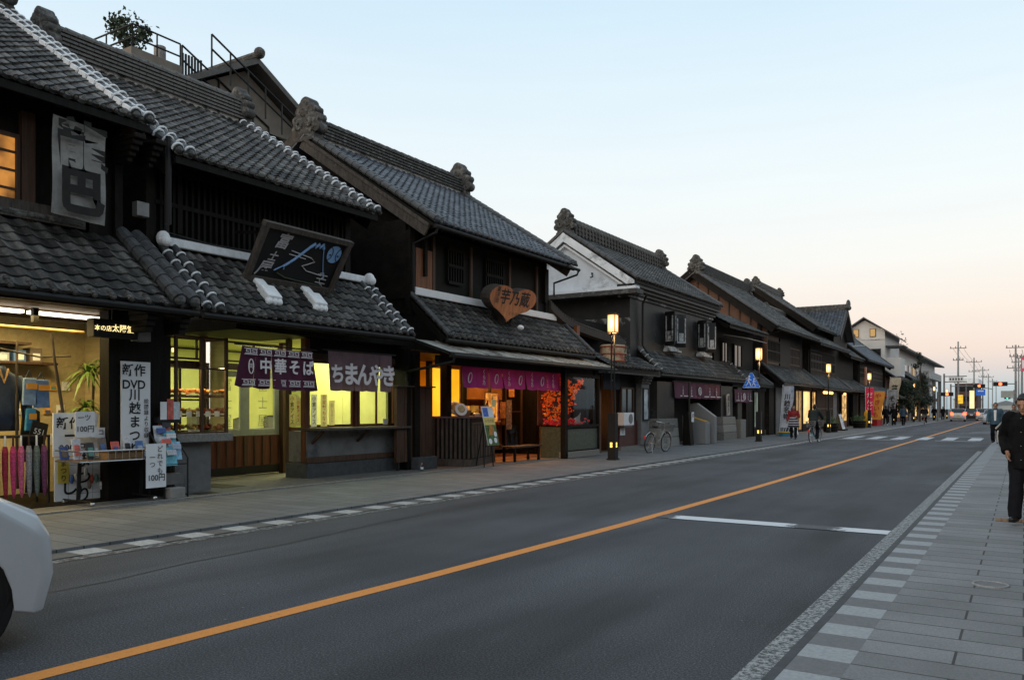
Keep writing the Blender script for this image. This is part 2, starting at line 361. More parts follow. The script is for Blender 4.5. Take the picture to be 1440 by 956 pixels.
def ridge(parent, a, z, y0, y1, h, m=TILE, style='bars', seeds=(1,2), fin=.8, ends=(True,True), mort=MORTAR_OLD):
    b = MB(); w0 = .22
    if style == 'bars':
        n = max(3, round(h/.085)); lh = h/n
        w = MB(); w.box(a-w0*.8, a+w0*.8, y0, y1, z-.1, z+h)
        for i in range(n):
            nn = int((y1-y0)/.32); zz = z+lh*i
            for k in range(nn):
                ya = y0+(y1-y0)*(k+(.5 if i % 2 else 0))/nn; yb = min(y1, ya+(y1-y0)/nn-.012)
                for s_ in (-1,1): b.obox(V(a+s_*(w0*.8+.035),(ya+yb)/2,zz+lh*.55), (.055,0,-.012 if s_<0 else .012), (0,(yb-ya)/2,0), (0,0,lh*.28))
        w.build('ridge_core', mort, parent)
    else:
        b.box(a-w0*.7, a+w0*.7, y0, y1, z-.1, z+h)
        n = int((y1-y0)/.3)
        for k in range(n):
            y = y0+(y1-y0)*(k+.5)/n
            for j in range(max(2, round(h/.17))):
                zz = z+.03+j*.17
                for s_ in (-1,1): b.tube(V(a+s_*w0*.65,y,zz), V(a+s_*(w0*.65+.09-.01*j),y,zz-.02), .085, .08, n=8)
    n = int((y1-y0)/.34)
    for k in range(n):
        ya = y0+(y1-y0)*k/n; b.tube(V(a,ya,z+h+.03), V(a,y0+(y1-y0)*(k+1)/n,z+h+.03), .12, .105, n=10)
    o = b.build('ridge_tiles', m, parent)
    if ends[0]: finial(parent, a, y0-.05, z+h*.25, fin, seed=seeds[0])
    if ends[1]: finial(parent, a, y1+.05, z+h*.25, fin, seed=seeds[1])
    return o
def barge(parent, ae, ze, ar, zr, y, m=WOOD_BROWN, h=.32, th=.06, name='bargeboard'):
    e, t = V(ae,y,ze), V(ar,y,zr); d = (t-e); ln = d.length; d.normalize(); n = Vector((0,1,0)).cross(d)
    b = MB(); b.obox(e+d*ln/2-n*(.05+h/2), d*ln/2, (0,th/2,0), n*h/2)
    b.obox(e+d*ln/2-n*(.09)+Vector((0,-th*.7 if th>0 else 0,0)), d*ln/2, (0,th/3,0), n*.04)
    return b.build(name, m, parent)
def gable(parent, ae, ze, ar, zr, y, m, zb, th=.1, name='gable_wall', inset=.7):
    ab = 2*ar-ae-inset; a0 = ae+inset; k = (zr-ze)/(ar-ae); z1 = ze+k*inset-.1
    b = MB(); b.prism([V(a0,y,zb), V(ab,y,zb), V(ab,y,z1), V(ar,y,zr-.1), V(a0,y,z1)], (0,th,0))
    return b.build(name, m, parent)
def main_roof(parent, ae, ze, ar, zr, y0, y1, m, edge=(True,True), white=None, rm=None, rk=dict(), barge_m=WOOD_BROWN, sides=True, stop=None, tw=.27, gm=WOOD_DARK, gzb=None):
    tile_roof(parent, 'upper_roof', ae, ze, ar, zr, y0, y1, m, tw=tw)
    soffit(parent, ae, ze-.03, ar, zr-.03, y0+.05, y1-.05)
    ab = 2*ar-ae; b = MB(); d = V(ab,y0,ze)-V(ar,y0,zr); ln = d.length; d.normalize(); n = Vector((0,-1,0)).cross(d)
    b.obox(V(ar,(y0+y1)/2,zr)+d*ln/2-n*.03, d*ln/2, (0,(y1-y0)/2,0), n*.05); b.build('rear_roof', m, parent)
    for s_, y in ((0,y0),(1,y1)):
        if not edge[s_]: continue
        sg = 1 if s_ == 0 else -1
        for k in range(2):
            barrels(parent, V(ae-.02,y+sg*(.08+k*.24),ze+.07), V(ar,y+sg*(.08+k*.24),zr+.05), .085, .3, m, white if s_==1 or white and rk.get('both') else None, sides=sides, stop=stop)
        barge(parent, ae+.08, ze-.02, ar, zr-.02, y+sg*.05, barge_m)
        barge(parent, 2*ar-ae-.08, ze-.02, ar, zr-.02, y+sg*.05, barge_m)
        gable(parent, ae, ze, ar, zr, y+sg*.6-(0 if s_==0 else .1), gm, gzb if gzb is not None else ze-1.2)
    ridge(parent, ar, zr, y0+.25, y1-.25, rk.get('h',.42), rk.get('m',m), rk.get('style','bars'), rk.get('seeds',(1,2)), rk.get('fin',.85))
def pent(parent, ae, ze, ar, zr, y0, y1, m, tw=.29, white=None, flash=None, edges=(True,True), arcs_only=True, r=.085, gut=True, nb=1, clip=(0,0)):
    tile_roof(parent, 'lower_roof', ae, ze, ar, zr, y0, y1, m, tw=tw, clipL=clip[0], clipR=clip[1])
    soffit(parent, ae, ze-.03, ar, zr-.03, y0+.05, y1-.05, name='lower_eaves')
    for s_, y in ((0,y0),(1,y1)):
        if not edges[s_]: continue
        sg = 1 if s_ == 0 else -1
        for k in range(nb):
            barrels(parent, V(ae-.03,y+sg*(.09+k*.26),ze+.07), V(ar-.02,y+sg*(.09+k*.26)+sg*clip[s_]*.98,zr+.06), r, .28, m, white, sides=False)
    if flash:
        b = MB(); b.bar(V(ar-.05,y0,zr+.12), V(ar-.05,y1,zr+.12), .2, .17); b.build('flashing', flash, parent, bevel=.03)
    if gut: gutter(parent, ae, ze, y0, y1)
def lattice(parent, a, y0, y1, z0, z1, m, step=.11, w=.045, name='lattice'):
    b = MB(); n = int((y1-y0)/step)
    for i in range(n+1):
        y = y0+(y1-y0)*i/n; b.box(a-.03, a+.03, y-w/2, y+w/2, z0, z1)
    for z in (z0, (z0+z1)/2, z1): b.box(a-.045, a-.032, y0, y1, z-.04, z+.04)
    return b.build(name, m, parent)
def boards(parent, a, y0, y1, z0, z1, m, step=.22, name='board_wall', th=.06):
    b = MB(); n = max(1, int((y1-y0)/step)); rnd = random.Random(int(y0*7))
    for i in range(n):
        ya = y0+(y1-y0)*i/n; yb = y0+(y1-y0)*(i+1)/n-.01; o = rnd.uniform(0,.012); b.box(a+o, a+th, ya, yb, z0, z1)
    return b.build(name, m, parent)
def box(parent, name, m, a0, a1, y0, y1, z0, z1, bevel=0.):
    return MB().box(a0,a1,y0,y1,z0,z1).build(name, m, parent, bevel=bevel)
def posts(parent, m, a, ys, z0, z1, w=.16, d=.16):
    for y in ys: box(parent, 'post', m, a, a+d, y-w/2, y+w/2, z0, z1)
def window(parent, a, y0, y1, z0, z1, fm, pm, nv=1, nh=0, fw=.06, th=.08, name='window', side=1):
    b = MB(); b.box(a,a+th,y0,y0+fw,z0,z1).box(a,a+th,y1-fw,y1,z0,z1).box(a+.003,a+th-.003,y0+fw,y1-fw,z0,z0+fw).box(a+.003,a+th-.003,y0+fw,y1-fw,z1-fw,z1)
    for i in range(1, nv): y = y0+(y1-y0)*i/nv; b.box(a+.01,a+th-.01,y-.02,y+.02,z0+fw,z1-fw)
    for i in range(1, nh+1): z = z0+(z1-z0)*i/(nh+1); b.box(a+.015,a+th-.015,y0+fw,y1-fw,z-.018,z+.018)
    o = b.build(name+'_frame' if name == 'window' else name, fm, parent)
    MB().quad(V(a+th*.5,y0,z0),V(a+th*.5,y1,z0),V(a+th*.5,y1,z1),V(a+th*.5,y0,z1)).build('pane', pm, o, fix=False)
    return o
def noren(name, label, a, y0, y1, z0, z1, n, m, group=None, sag=0., rod=True, flare=0., seed=1, tilt=0., rod_m=METAL_DARK):
    t = thing(name, label, 'shop curtain', V(a,(y0+y1)/2,z0), group); rnd = random.Random(seed); w = (y1-y0)/n
    for i in range(n):
        b = MB(); nu, nv = 10, 8; vs = []; ph = rnd.uniform(0,6); dep = rnd.uniform(-.02,.09); sl = rnd.uniform(-.03,.03)
        for j in range(nv+1):
            f = j/nv
            for k in range(nu+1):
                g = k/nu; y = y0+w*(i+g*(1-.03*f)+.015*f)+(flare*(i+g-n/2)*f/n)+sl*f
                z = z1-(z1-z0)*f-.02*math.sin(g*PI)*f-sag*math.sin((i+g)/n*PI)*(1-f*.3)+tilt*((i+g)/n-.5)*f
                vs.append(V(a-.012-f*dep-.022*math.sin(g*7+ph)*(.3+f*.7), y, z))
        fs = [(j*(nu+1)+k, j*(nu+1)+k+1, (j+1)*(nu+1)+k+1, (j+1)*(nu+1)+k) for j in range(nv) for k in range(nu)]
        b.add(vs, fs); b.build('cloth_panel', m, t, smooth=True, fix=False)
    if rod: MB().tube(V(a,y0-.15,z1+.02), V(a,y1+.15,z1+.02), .015, n=6).build('rod', rod_m, t)
    return t
# ------------------------------------------------------------------ ground
def asphalt_mat():
    m, nt, b = nodes('asphalt'); tc = N(nt, 'ShaderNodeTexCoord'); o = tc.outputs['Object']
    n1 = N(nt, 'ShaderNodeTexNoise', Scale=75., Detail=6., Roughness=.8); L(nt, o, n1.inputs['Vector'])
    n2 = N(nt, 'ShaderNodeTexNoise', Scale=.35, Detail=5.); L(nt, o, n2.inputs['Vector'])
    mp = N(nt, 'ShaderNodeMapping'); mp.inputs['Scale'].default_value = (1.1,.05,1); L(nt, o, mp.inputs['Vector'])
    n3 = N(nt, 'ShaderNodeTexNoise', Scale=1.2, Detail=4.); L(nt, mp.outputs[0], n3.inputs['Vector'])
    vo = N(nt, 'ShaderNodeTexVoronoi', Scale=60.); L(nt, o, vo.inputs['Vector'])
    c = ramp(nt, n1.outputs['Fac'], [(.36,(.011,.012,.014)),(.5,(.046,.05,.057)),(.66,(.17,.182,.2))])
    c2 = ramp(nt, n2.outputs['Fac'], [(.3,(.7,.7,.7)),(.7,(1.25,1.25,1.25))]); c3 = ramp(nt, n3.outputs['Fac'], [(.3,(.82,.82,.82)),(.7,(1.15,1.15,1.15))])
    def mul(a, b_):
        x = N(nt, 'ShaderNodeMix', data_type='RGBA', blend_type='MULTIPLY'); x.inputs['Factor'].default_value = 1
        L(nt, a, x.inputs['A']); L(nt, b_, x.inputs['B']); return x.outputs['Result']
    c = mul(mul(c, c2), c3)
    sp = ramp(nt, vo.outputs['Color'], [(.0,(0,0,0)),(.95,(0,0,0)),(.985,(.11,.11,.11))])
    ad = N(nt, 'ShaderNodeMix', data_type='RGBA', blend_type='ADD'); ad.inputs['Factor'].default_value = 1; L(nt, c, ad.inputs['A']); L(nt, sp, ad.inputs['B'])
    n4 = N(nt, 'ShaderNodeTexNoise', Scale=.9, Detail=3.); m4 = N(nt, 'ShaderNodeMapping'); m4.inputs['Scale'].default_value = (1,.22,1); L(nt, o, m4.inputs['Vector']); L(nt, m4.outputs[0], n4.inputs['Vector'])
    L(nt, mul(ad.outputs['Result'], ramp(nt, n4.outputs['Fac'], [(.36,(.72,.72,.72)),(.48,(1,1,1)),(.66,(1.22,1.22,1.22))])), b.inputs['Base Color']); b.inputs['Roughness'].default_value = .8; b.inputs['Specular IOR Level'].default_value = .3
    bp = N(nt, 'ShaderNodeBump', Strength=.4, Distance=.008); L(nt, n1.outputs['Fac'], bp.inputs['Height']); L(nt, bp.outputs[0], b.inputs['Normal'])
    return m
def paver_mat(name, c1, c2, mortar, bw, rh, grain=90.):
    m, nt, b = nodes(name); tc = N(nt, 'ShaderNodeTexCoord'); o = tc.outputs['Object']
    br = N(nt, 'ShaderNodeTexBrick'); br.offset = .37; br.offset_frequency = 2; br.squash = 1
    for k, v in (('Scale',1.),('Mortar Size',.009),('Mortar Smooth',.2),('Bias',0.),('Brick Width',bw),('Row Height',rh)): br.inputs[k].default_value = v
    br.inputs['Color1'].default_value = (*c1,1); br.inputs['Color2'].default_value = (*c2,1); br.inputs['Mortar'].default_value = (*mortar,1); L(nt, o, br.inputs['Vector'])
    n1 = N(nt, 'ShaderNodeTexNoise', Scale=grain, Detail=4., Roughness=.7); L(nt, o, n1.inputs['Vector'])
    n2 = N(nt, 'ShaderNodeTexNoise', Scale=1.1, Detail=7.); L(nt, o, n2.inputs['Vector'])
    def mul(a, b_):
        x = N(nt, 'ShaderNodeMix', data_type='RGBA', blend_type='MULTIPLY'); x.inputs['Factor'].default_value = 1
        L(nt, a, x.inputs['A']); L(nt, b_, x.inputs['B']); return x.outputs['Result']
    c = mul(mul(br.outputs['Color'], ramp(nt, n1.outputs['Fac'], [(.3,(.72,.72,.72)),(.7,(1.28,1.28,1.28))])), ramp(nt, n2.outputs['Fac'], [(.3,(.8,.8,.8)),(.7,(1.15,1.15,1.15))]))
    L(nt, c, b.inputs['Base Color']); b.inputs['Roughness'].default_value = .75
    iv = N(nt, 'ShaderNodeMath', operation='MULTIPLY_ADD'); L(nt, br.outputs['Fac'], iv.inputs[0]); iv.inputs[1].default_value = -1.; L(nt, n1.outputs['Fac'], iv.inputs[2])
    bp = N(nt, 'ShaderNodeBump', Strength=.5, Distance=.006); L(nt, iv.outputs[0], bp.inputs['Height']); L(nt, bp.outputs[0], b.inputs['Normal'])
    return m
def paint_mat(name, col, under=(.04,.042,.045), thr=.5, scale=14., soft=.05):
    m, nt, b = nodes(name); tc = N(nt, 'ShaderNodeTexCoord'); o = tc.outputs['Object']
    n = N(nt, 'ShaderNodeTexNoise', Scale=scale, Detail=10., Roughness=.8); L(nt, o, n.inputs['Vector'])
    n2 = N(nt, 'ShaderNodeTexNoise', Scale=70., Detail=4., Roughness=.8); L(nt, o, n2.inputs['Vector'])
    g = ramp(nt, n2.outputs['Fac'], [(.3,[c*.8 for c in col]),(.7,[min(1,c*1.1) for c in col])])
    x = N(nt, 'ShaderNodeMix', data_type='RGBA'); L(nt, ramp(nt, n.outputs['Fac'], [(thr-soft,(0,0,0)),(thr+soft,(1,1,1))]), x.inputs['Factor'])
    L(nt, g, x.inputs['A']); x.inputs['B'].default_value = (*under,1); L(nt, x.outputs['Result'], b.inputs['Base Color']); b.inputs['Roughness'].default_value = .75
    return m
ASPH = asphalt_mat()
PAVE_R = paver_mat('right_pavers', (.165,.171,.175), (.225,.233,.24), (.035,.036,.038), .95, .3)
PAVE_L = paver_mat('left_pavers', (.104,.112,.119), (.14,.149,.157), (.036,.037,.038), .9, .3)
LINE_ORANGE = paint_mat('orange_line_paint', (.72,.27,.05), under=(.2,.1,.05), thr=.62, scale=26)
LINE_WHITE = paint_mat('white_line_paint', (.5,.52,.55), thr=.6, scale=7)
LINE_WORN = paint_mat('worn_line_paint', (.36,.38,.38), thr=.5, scale=24)
STRIPE = mat('pale_paver', (.31,.33,.345), .75, .18, 40); STRIPE_D = mat('mid_paver', (.15,.155,.16), .75, .2, 40)
GROUND = mat('bare_ground', (.09,.09,.085), .9, .3, 1)
def sheet(name, m, a0, a1, y0, y1, z):
    x = [-a1, -a0]; o = MB().quad((x[0],y0,z),(x[1],y0,z),(x[1],y1,z),(x[0],y1,z)).build(name, m, fix=False); return struct(o)
sheet('ground', GROUND, -900, 900, -60, 1800, -.03)
sheet('road', ASPH, 1.2, 8.36, -25, 700, 0)
def slab(name, m, a0, a1, y0, y1, z): return struct(MB().box(a0,a1,y0,y1,-.02,z).build(name, m))
slab('pavement', PAVE_R, -6, .86, -12, 300, .06)
slab('kerb', STONE_DARK, 1.165, 1.225, -12, 300, .062)
b = MB(); c = MB()
y = -6.
while y < 110:
    (b if int(round(y/.3)) % 2 else c).box(.86, 1.165, y+.003, y+.297, -.02, .0605); y += .3
struct(b.build('pavement_edge_paving', STRIPE)); struct(c.build('pavement_edge_paving', STRIPE_D))
slab('pavement', PAVE_L, 8.72, 11.72, -12, 300, .05)
slab('forecourt', mat('forecourt_paving', (.12,.117,.11), .8, .3, 9, bump=.2), 11.82, 19, -12, 130, .06)
slab('kerb', STONE, 11.72, 11.82, -12, 130, .075)
b = MB(); c = MB(); y = -6.
while y < 130:
    (b if int(round(y/.33)) % 2 else c).box(8.38, 8.72, y+.003, y+.327, -.02, .014); y += .33
struct(b.build('pavement_edge_paving', mat('worn_pale_paver', (.38,.385,.38), .8, .25, 30, dirt=(.2,.2,.195), dirt_at=.62))); struct(c.build('pavement_edge_paving', mat('worn_mid_paver', (.105,.105,.103), .8, .25, 30)))
b = MB(); cl_ = [(-20,5.6),(0,4.98),(2.6,4.84),(6,4.66),(10,4.53),(16,4.46),(30,4.44),(400,4.44)]
for (y0,a0),(y1,a1) in zip(cl_, cl_[1:]): b.quad(V(a0+.08,y0,.004),V(a0-.08,y0,.004),V(a1-.08,y1,.004),V(a1+.08,y1,.004))
struct(b.build('road_marking', LINE_ORANGE, fix=False))
sheet('road_marking', LINE_WORN, 1.23, 1.42, -12, 34, .004)
sheet('road_marking', paint_mat('thin_worn_paint', (.3,.31,.32), thr=.46, scale=12), 8.2, 8.37, -12, 60, .004)
def fade_mat():
    m, nt, b = nodes('fading_stop_line'); tc = N(nt, 'ShaderNodeTexCoord'); sx = N(nt, 'ShaderNodeSeparateXYZ'); L(nt, tc.outputs['Object'], sx.inputs[0])
    n = N(nt, 'ShaderNodeTexNoise', Scale=9., Detail=9., Roughness=.8); L(nt, tc.outputs['Object'], n.inputs['Vector'])
    r = ramp(nt, None, [(0,(.9,.9,.9)),(.12,(.2,.2,.2)),(.5,(.1,.1,.1)),(.63,(.62,.62,.62)),(.72,(.6,.6,.6)),(.85,(.25,.25,.25)),(1,(.35,.35,.35))])
    mr = N(nt, 'ShaderNodeMapRange'); mr.inputs['From Min'].default_value = -4.45; mr.inputs['From Max'].default_value = -1.3; L(nt, sx.outputs[0], mr.inputs['Value'])
    L(nt, mr.outputs[0], nt.nodes['Color Ramp'].inputs['Fac'])
    ad = N(nt, 'ShaderNodeMath', operation='ADD'); L(nt, n.outputs['Fac'], ad.inputs[0]); L(nt, r, ad.inputs[1])
    x = N(nt, 'ShaderNodeMix', data_type='RGBA'); L(nt, ramp(nt, ad.outputs[0], [(.88,(0,0,0)),(1.12,(1,1,1))]), x.inputs['Factor'])
    nt.nodes.active = x; x.inputs['A'].default_value = (.62,.65,.68,1); x.inputs['B'].default_value = (.058,.062,.07,1); L(nt, x.outputs['Result'], b.inputs['Base Color']); b.inputs['Roughness'].default_value = .7
    return m
sheet('road_marking', fade_mat(), 1.42, 4.44, 10.93, 11.28, .008)
for k in range(6):
    a = 1.75+k*1.13; sheet('road_marking', LINE_WHITE, a, a+.55, 44.6, 48.8, .008)
for yy, a0, a1 in ((43.6,1.9,3.6),(43.6,5.2,8.0),(50.,1.9,3.6),(50.,5.2,7.9),(58.,1.4,2.9),(61.,1.4,2.9)): sheet('road_marking', LINE_WHITE, a0, a1, yy, yy+.3, .008)
# repair patches and tyre-polished bands are part of the asphalt; a few thin cracks wander over the near lane
rr = random.Random(4)
for a0, y0 in ((6.3,15),):
    b = MB(); p = (a0, y0)
    for k in range(9):
        q = (p[0]+rr.uniform(-.12,.12), p[1]+rr.uniform(.12,.4)); b.quad(V(p[0]+.005,p[1],.005),V(p[0]-.005,p[1],.005),V(q[0]-.005,q[1],.005),V(q[0]+.005,q[1],.005)); p = q
    struct(b.build('road_crack', mat('tar', (.012,.012,.013), .6, .2, 20), fix=False))
# a tarred crack that wanders along the far lane
pts = [(7.15,2.9),(6.95,3.6),(6.95,4.3),(7.1,5.2),(7.15,6.6),(7.35,8.2),(7.45,9.6)]
b = MB()
for (a0,y0),(a1,y1) in zip(pts, pts[1:]):
    b.quad(V(a0+.008,y0,.005),V(a0-.008,y0,.005),V(a1-.008,y1,.005),V(a1+.008,y1,.005))
struct(b.build('road_crack', mat('tar', (.012,.012,.013), .6, .2, 20), fix=False))
t = thing('tactile_paving', 'small ochre strip of bumpy tactile paving by the walking man', 'tactile paving', V(.1,12.7,.06))
box(t, 'tile', mat('ochre_tile', (.22,.125,.06), .8, .25, 12), -.6, .32, 12.55, 12.85, .061, .068)
b = MB()
for i in range(12):
    for j in range(4): b.tube(V(-.56+i*.075,12.59+j*.073,.066), V(-.56+i*.075,12.59+j*.073,.074), .022, .016, 8)
b.build('bumps', MATS['ochre_tile'], t)
def disc(name, label, cat, a, y, r, m, z=.0615, rim=None):
    t = thing(name, label, cat, V(a,y,z)); MB().tube(V(a,y,z-.01), V(a,y,z+.003), r, n=28).build('lid', m, t)
    b = MB(); b.path([V(a+r*math.cos(k*PI/14), y+r*math.sin(k*PI/14), z) for k in range(28)], .012, 5, True); b.build('rim', rim or STONE_DARK, t); return t
disc('manhole_cover', 'small round pale cover set in the near pavement', 'manhole cover', .24, 8.0, .13, STRIPE_D, rim=mat('worn_rim', (.26,.26,.26), .6, .3, 30))
for i, (a, y, w, h) in enumerate(((13.75,10.0,.45,.6),(13.15,10.35,.9,.5),(12.2,9.3,.3,.4))):
    t = thing('drain_cover', ['square iron cover just before the soba shop door sill','wide iron cover plate set before the soba shop door','small iron plate beside the magazine rack'][i], 'drain cover', V(a,y,.06))
    box(t, 'plate', METAL_DARK, a-w/2, a+w/2, y-h/2, y+h/2, .055, .066); box(t, 'frame', STONE_DARK, a-w/2-.03, a+w/2+.03, y-h/2-.03, y+h/2+.03, .05, .0635)
def area(parent, a, y, z, w, h, power, col=(1,.85,.55), rot=(0,0,0)):
    l = bpy.data.lights.new('room_light', 'AREA'); l.shape = 'RECTANGLE'; l.size = w; l.size_y = h; l.energy = power; l.color = col
    o = bpy.data.objects.new('room_light', l); C.objects.link(o); o.parent = parent; o.location = V(a,y,z)-wl(parent); o.rotation_euler = rot
    return o
def room(parent, a0, a1, y0, y1, z1, wm, fm=None, cm=None, name='room'):
    b = MB(); b.box(a1, a1+.1, y0, y1, .05, z1); b.box(a0+.02, a1, y0-.09, y0, .05, z1); b.box(a0+.02, a1, y1, y1+.09, .05, z1)
    b.build(name+'_wall', wm, parent)
    box(parent, name+'_floor', fm or WOOD_GREY, a0, a1, y0, y1, .03, .075); box(parent, name+'_ceiling', cm or WOOD_BROWN, a0, a1, y0, y1, z1+.003, z1+.06)
# ================================================================== the book shop nearest the camera
B1 = thing('book_shop', 'dark timber shop with open lit front selling books, its roof edge heavily mortared white', 'building', V(13,3,0))
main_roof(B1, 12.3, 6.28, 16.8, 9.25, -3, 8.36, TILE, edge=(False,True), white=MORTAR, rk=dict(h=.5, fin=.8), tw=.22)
box(B1, 'upper_wall', WOOD_DARK, 13.08, 13.3, -3, 8.3, 4.3, 6.4); box(B1, 'side_wall', WOOD_DARK, 13.3, 20, 8.1, 8.3, 3.2, 6.3)
posts(B1, WOOD_BROWN, 12.98, (4.2,6.72), 4.4, 6.1, .2, .12); posts(B1, WOOD_DARK, 12.98, (7.75,8.2), 4.4, 6.1, .14, .12)
box(B1, 'sill_board', WOOD_GREY, 12.94, 13.06, -3, 7.6, 4.45, 4.72)
WARM_ROOM = emis('warm_room', (1.,.4,.07), .6, 2.2, (.03,.01,.003))
window(B1, 12.99, 4.35, 6.6, 4.6, 5.72, WOOD_BROWN, WARM_ROOM, 3, 3)
pent(B1, 11.5, 3.2, 13.0, 4.42, -3, 8.62, TILE, tw=.29, edges=(False,False), gut=True)
for k in range(2): barrels(B1, V(11.45,8.52-k*.27,3.3), V(13.0,8.52-k*.27,4.54), .12, .3, TILE, name='edge_tiles')
MB().box(12.93,13.06,-3,7.6,4.47,4.58).build('flashing', RIDGE_STONE, B1, bevel=.03)
for y in (7.9, 8.5):
    b = MB()
    for k in range(4): b.box(11.55+k*.05, 12.1, y-.1+k*.012, y+.1-k*.012, 3.12-.09*k-.092, 3.12-.09*k)
    b.build('bracket', WOOD_BLACK, B1, bevel=.015)
for y in (8.12, 8.5):
    b = MB()
    for k in range(5): b.box(12.25+k*.07, 12.9, y-.1+k*.014, y+.1-k*.014, 6.05-.085*k-.088, 6.05-.085*k)
    b.build('bracket', WOOD_DARK, B1, bevel=.02)
BURLAP = mat('burlap_wall', (.42,.35,.2), .9, .15, 2, (1,8,8), bump=.2)
room(B1, 12.5, 14.7, -2, 8.62, 3.12, BURLAP, WOOD_DARK, WOOD_BROWN)
box(B1, 'pillar_wall', WOOD_BLACK, 12.5, 12.75, 7.72, 8.85, .05, 3.2); box(B1, 'lintel', WOOD_BLACK, 12.3, 12.6, -2, 7.72, 3.13, 3.3)
box(B1, 'front_wall', WOOD_BLACK, 12.5, 12.7, -3, 1.5, 0.05, 3.2)
MB().path([V(12.42,8.75,6.2),V(12.42,8.75,4.7)], .05, 8).build('downpipe', METAL_DARK, B1)
for i in range(3):
    y = 4.4+i*1.22
    l = box(B1, 'tube_light', GLOW_TUBE, 13.15, 13.28, y, y+1.12, 3.03, 3.08); box(B1, 'spotlight', METAL_DARK, 12.9, 12.98, y+1.13, y+1.21, 2.88, 3.1)
area(B1, 13.3, 5.8, 2.98, 1.0, 3.5, 150, (1,.74,.3))
MB().tube(V(13.0,3,2.78),V(13.0,7.6,2.78),.03,n=8).build('bamboo_pole', mat('bamboo', (.45,.3,.1), .5,.2,6), B1)
box(B1, 'shelf', WOOD_BROWN, 14.2, 14.7, 3, 7.4, 2.62, 2.66)
# things at the book shop
t = thing('hanging_banner', 'grey cloth banner with two big dark characters under the book shop eaves', 'banner', V(12.5,7.2,4.5))
b = MB(); nu, nv = 12, 16
b.add([V(12.5+.015*math.sin(k*.9)*(.3+j/nv)+.02*math.sin(j*.4), 6.83+.84*k/nu-.03*j/nv, 6.02-1.5*j/nv-.05*k/nu) for j in range(nv+1) for k in range(nu+1)],
      [(j*(nu+1)+k, j*(nu+1)+k+1, (j+1)*(nu+1)+k+1, (j+1)*(nu+1)+k) for j in range(nv) for k in range(nu)])
b.build('cloth', mat('grey_linen', (.26,.255,.245), .95, .2, 5, bump=.2, bscale=50, dirt=(.18,.177,.17), dirt_at=.55), t, smooth=True, fix=False)
text(t, 'lettering', '龍', .8, V(12.40,7.24,5.56), mat('faded_ink', (.03,.029,.028), .95,.2,4, spec=.05), bold=.04); text(t, 'lettering', '巴', .74, V(12.40,7.22,4.86), MATS['faded_ink'], bold=.05)
t = thing('lit_shop_sign', 'black sign box with glowing yellow characters over the book shop doorway', 'sign', V(12.2,7.7,2.7))
box(t, 'sign_box', METAL_DARK, 12.12, 12.3, 7.24, 7.98, 2.66, 2.94); box(t, 'end_panel', PLASTER_GREY, 12.1, 12.32, 7.985, 8.2, 2.64, 2.96)
GLOW_SIGN = emis('sign_letters', (1.,.78,.34), 1.5)
text(t, 'lettering', '本の店', .095, V(12.11,7.39,2.79), GLOW_SIGN, bold=.012); text(t, 'lettering', '太陽堂', .125, V(12.11,7.72,2.8), GLOW_SIGN, bold=.015)
MB().tube(V(12.2,7.6,2.94),V(12.2,7.6,3.2),.015,n=6).build('hanger', METAL_DARK, t)
def board(label, a, y0, y1, z0, z1, rows, lean=.0, m=PAPER, cat='sign', name='notice_board', th=.03, frame=None, skew=0.):
    t = thing(name, label, cat, V(a,(y0+y1)/2,z0)); up = Vector((-lean,skew,1)).normalized(); h = (z1-z0)
    MB().prism([V(a,y0,z0),V(a,y1,z0),V(a,y1,z0)+up*h,V(a,y0,z0)+up*h],(-th,0,0)).build('panel', m, t)
    for (s, sz, fy, fz, ink, vert, bold) in rows:
        text(t, 'lettering', s, sz, V(a,y0+(y1-y0)*fy,z0)+up*h*fz+Vector((.004,0,0)), ink, up=up, vertical=vert, bold=bold)
    if frame: frame(t)
    return t
board('tall white board with brush lettering leaning on the dark pillar', 12.44, 7.9, 8.42, .75, 2.32, [('新作',.21,.42,.9,INK,False,.02),('DVD',.2,.42,.755,INK,False,.02),('川越まつり',.21,.45,.36,INK,True,.02),('絵図録より収録',.09,.85,.4,INK,True,.005)])
board('broad white board advertising new items, behind the wheeled table', 12.75, 6.97, 7.7, .8, 1.48, [('新作',.2,.33,.74,INK,False,.02),('一',.25,.4,.44,INK,False,.02),('2000円',.16,.45,.17,INK,False,.015)])
board('lower white board with curling lettering, resting on the shop floor', 12.74, 6.99, 7.72, .1, .78, [('まつり',.26,.62,.5,INK,True,.02),('し',.3,.3,.3,INK,False,.02)], cat='sign')
board('narrow yellow and grey strip poster on the lower white board', 12.72, 7.02, 7.2, .38, .76, [('まつり',.11,.5,.5,INK,True,.01)], m=mat('yellow_paper', (.6,.48,.08), .8,.1,4), cat='poster', name='poster', th=.01)
t = thing('display_table', 'wheeled wire display table loaded with books before the book shop', 'table', V(12.25,7.6,.06))
for y in (7.1,8.15):
    b = MB(); b.tube(V(11.9,y,.13),V(12.7,y,.13),.018,n=6); b.bar(V(12.3,y,.13),V(12.25,y,.74),.05,.03); b.build('leg', METAL_DARK, t)
    for a in (11.92,12.68): MB().ball(V(a,y,.1),.038).build('caster', CHROME, t)
b = MB()
for a in (11.95,12.6): b.tube(V(a,6.92,.9),V(a,8.3,.9),.012,n=6); b.tube(V(a,6.92,.74),V(a,8.3,.74),.012,n=6)
for y in (6.92,8.3): b.tube(V(11.95,y,.9),V(12.6,y,.9),.012,n=6); b.tube(V(11.95,y,.74),V(12.6,y,.74),.012,n=6)
for k in range(13):
    y = 6.92+1.38*k/12; b.tube(V(11.95,y,.74),V(11.95,y,.9),.005,n=5)
b.build('tray', CHROME, t); box(t, 'tray_floor', WOOD_BROWN, 11.96, 12.59, 6.93, 8.29, .742, .755)
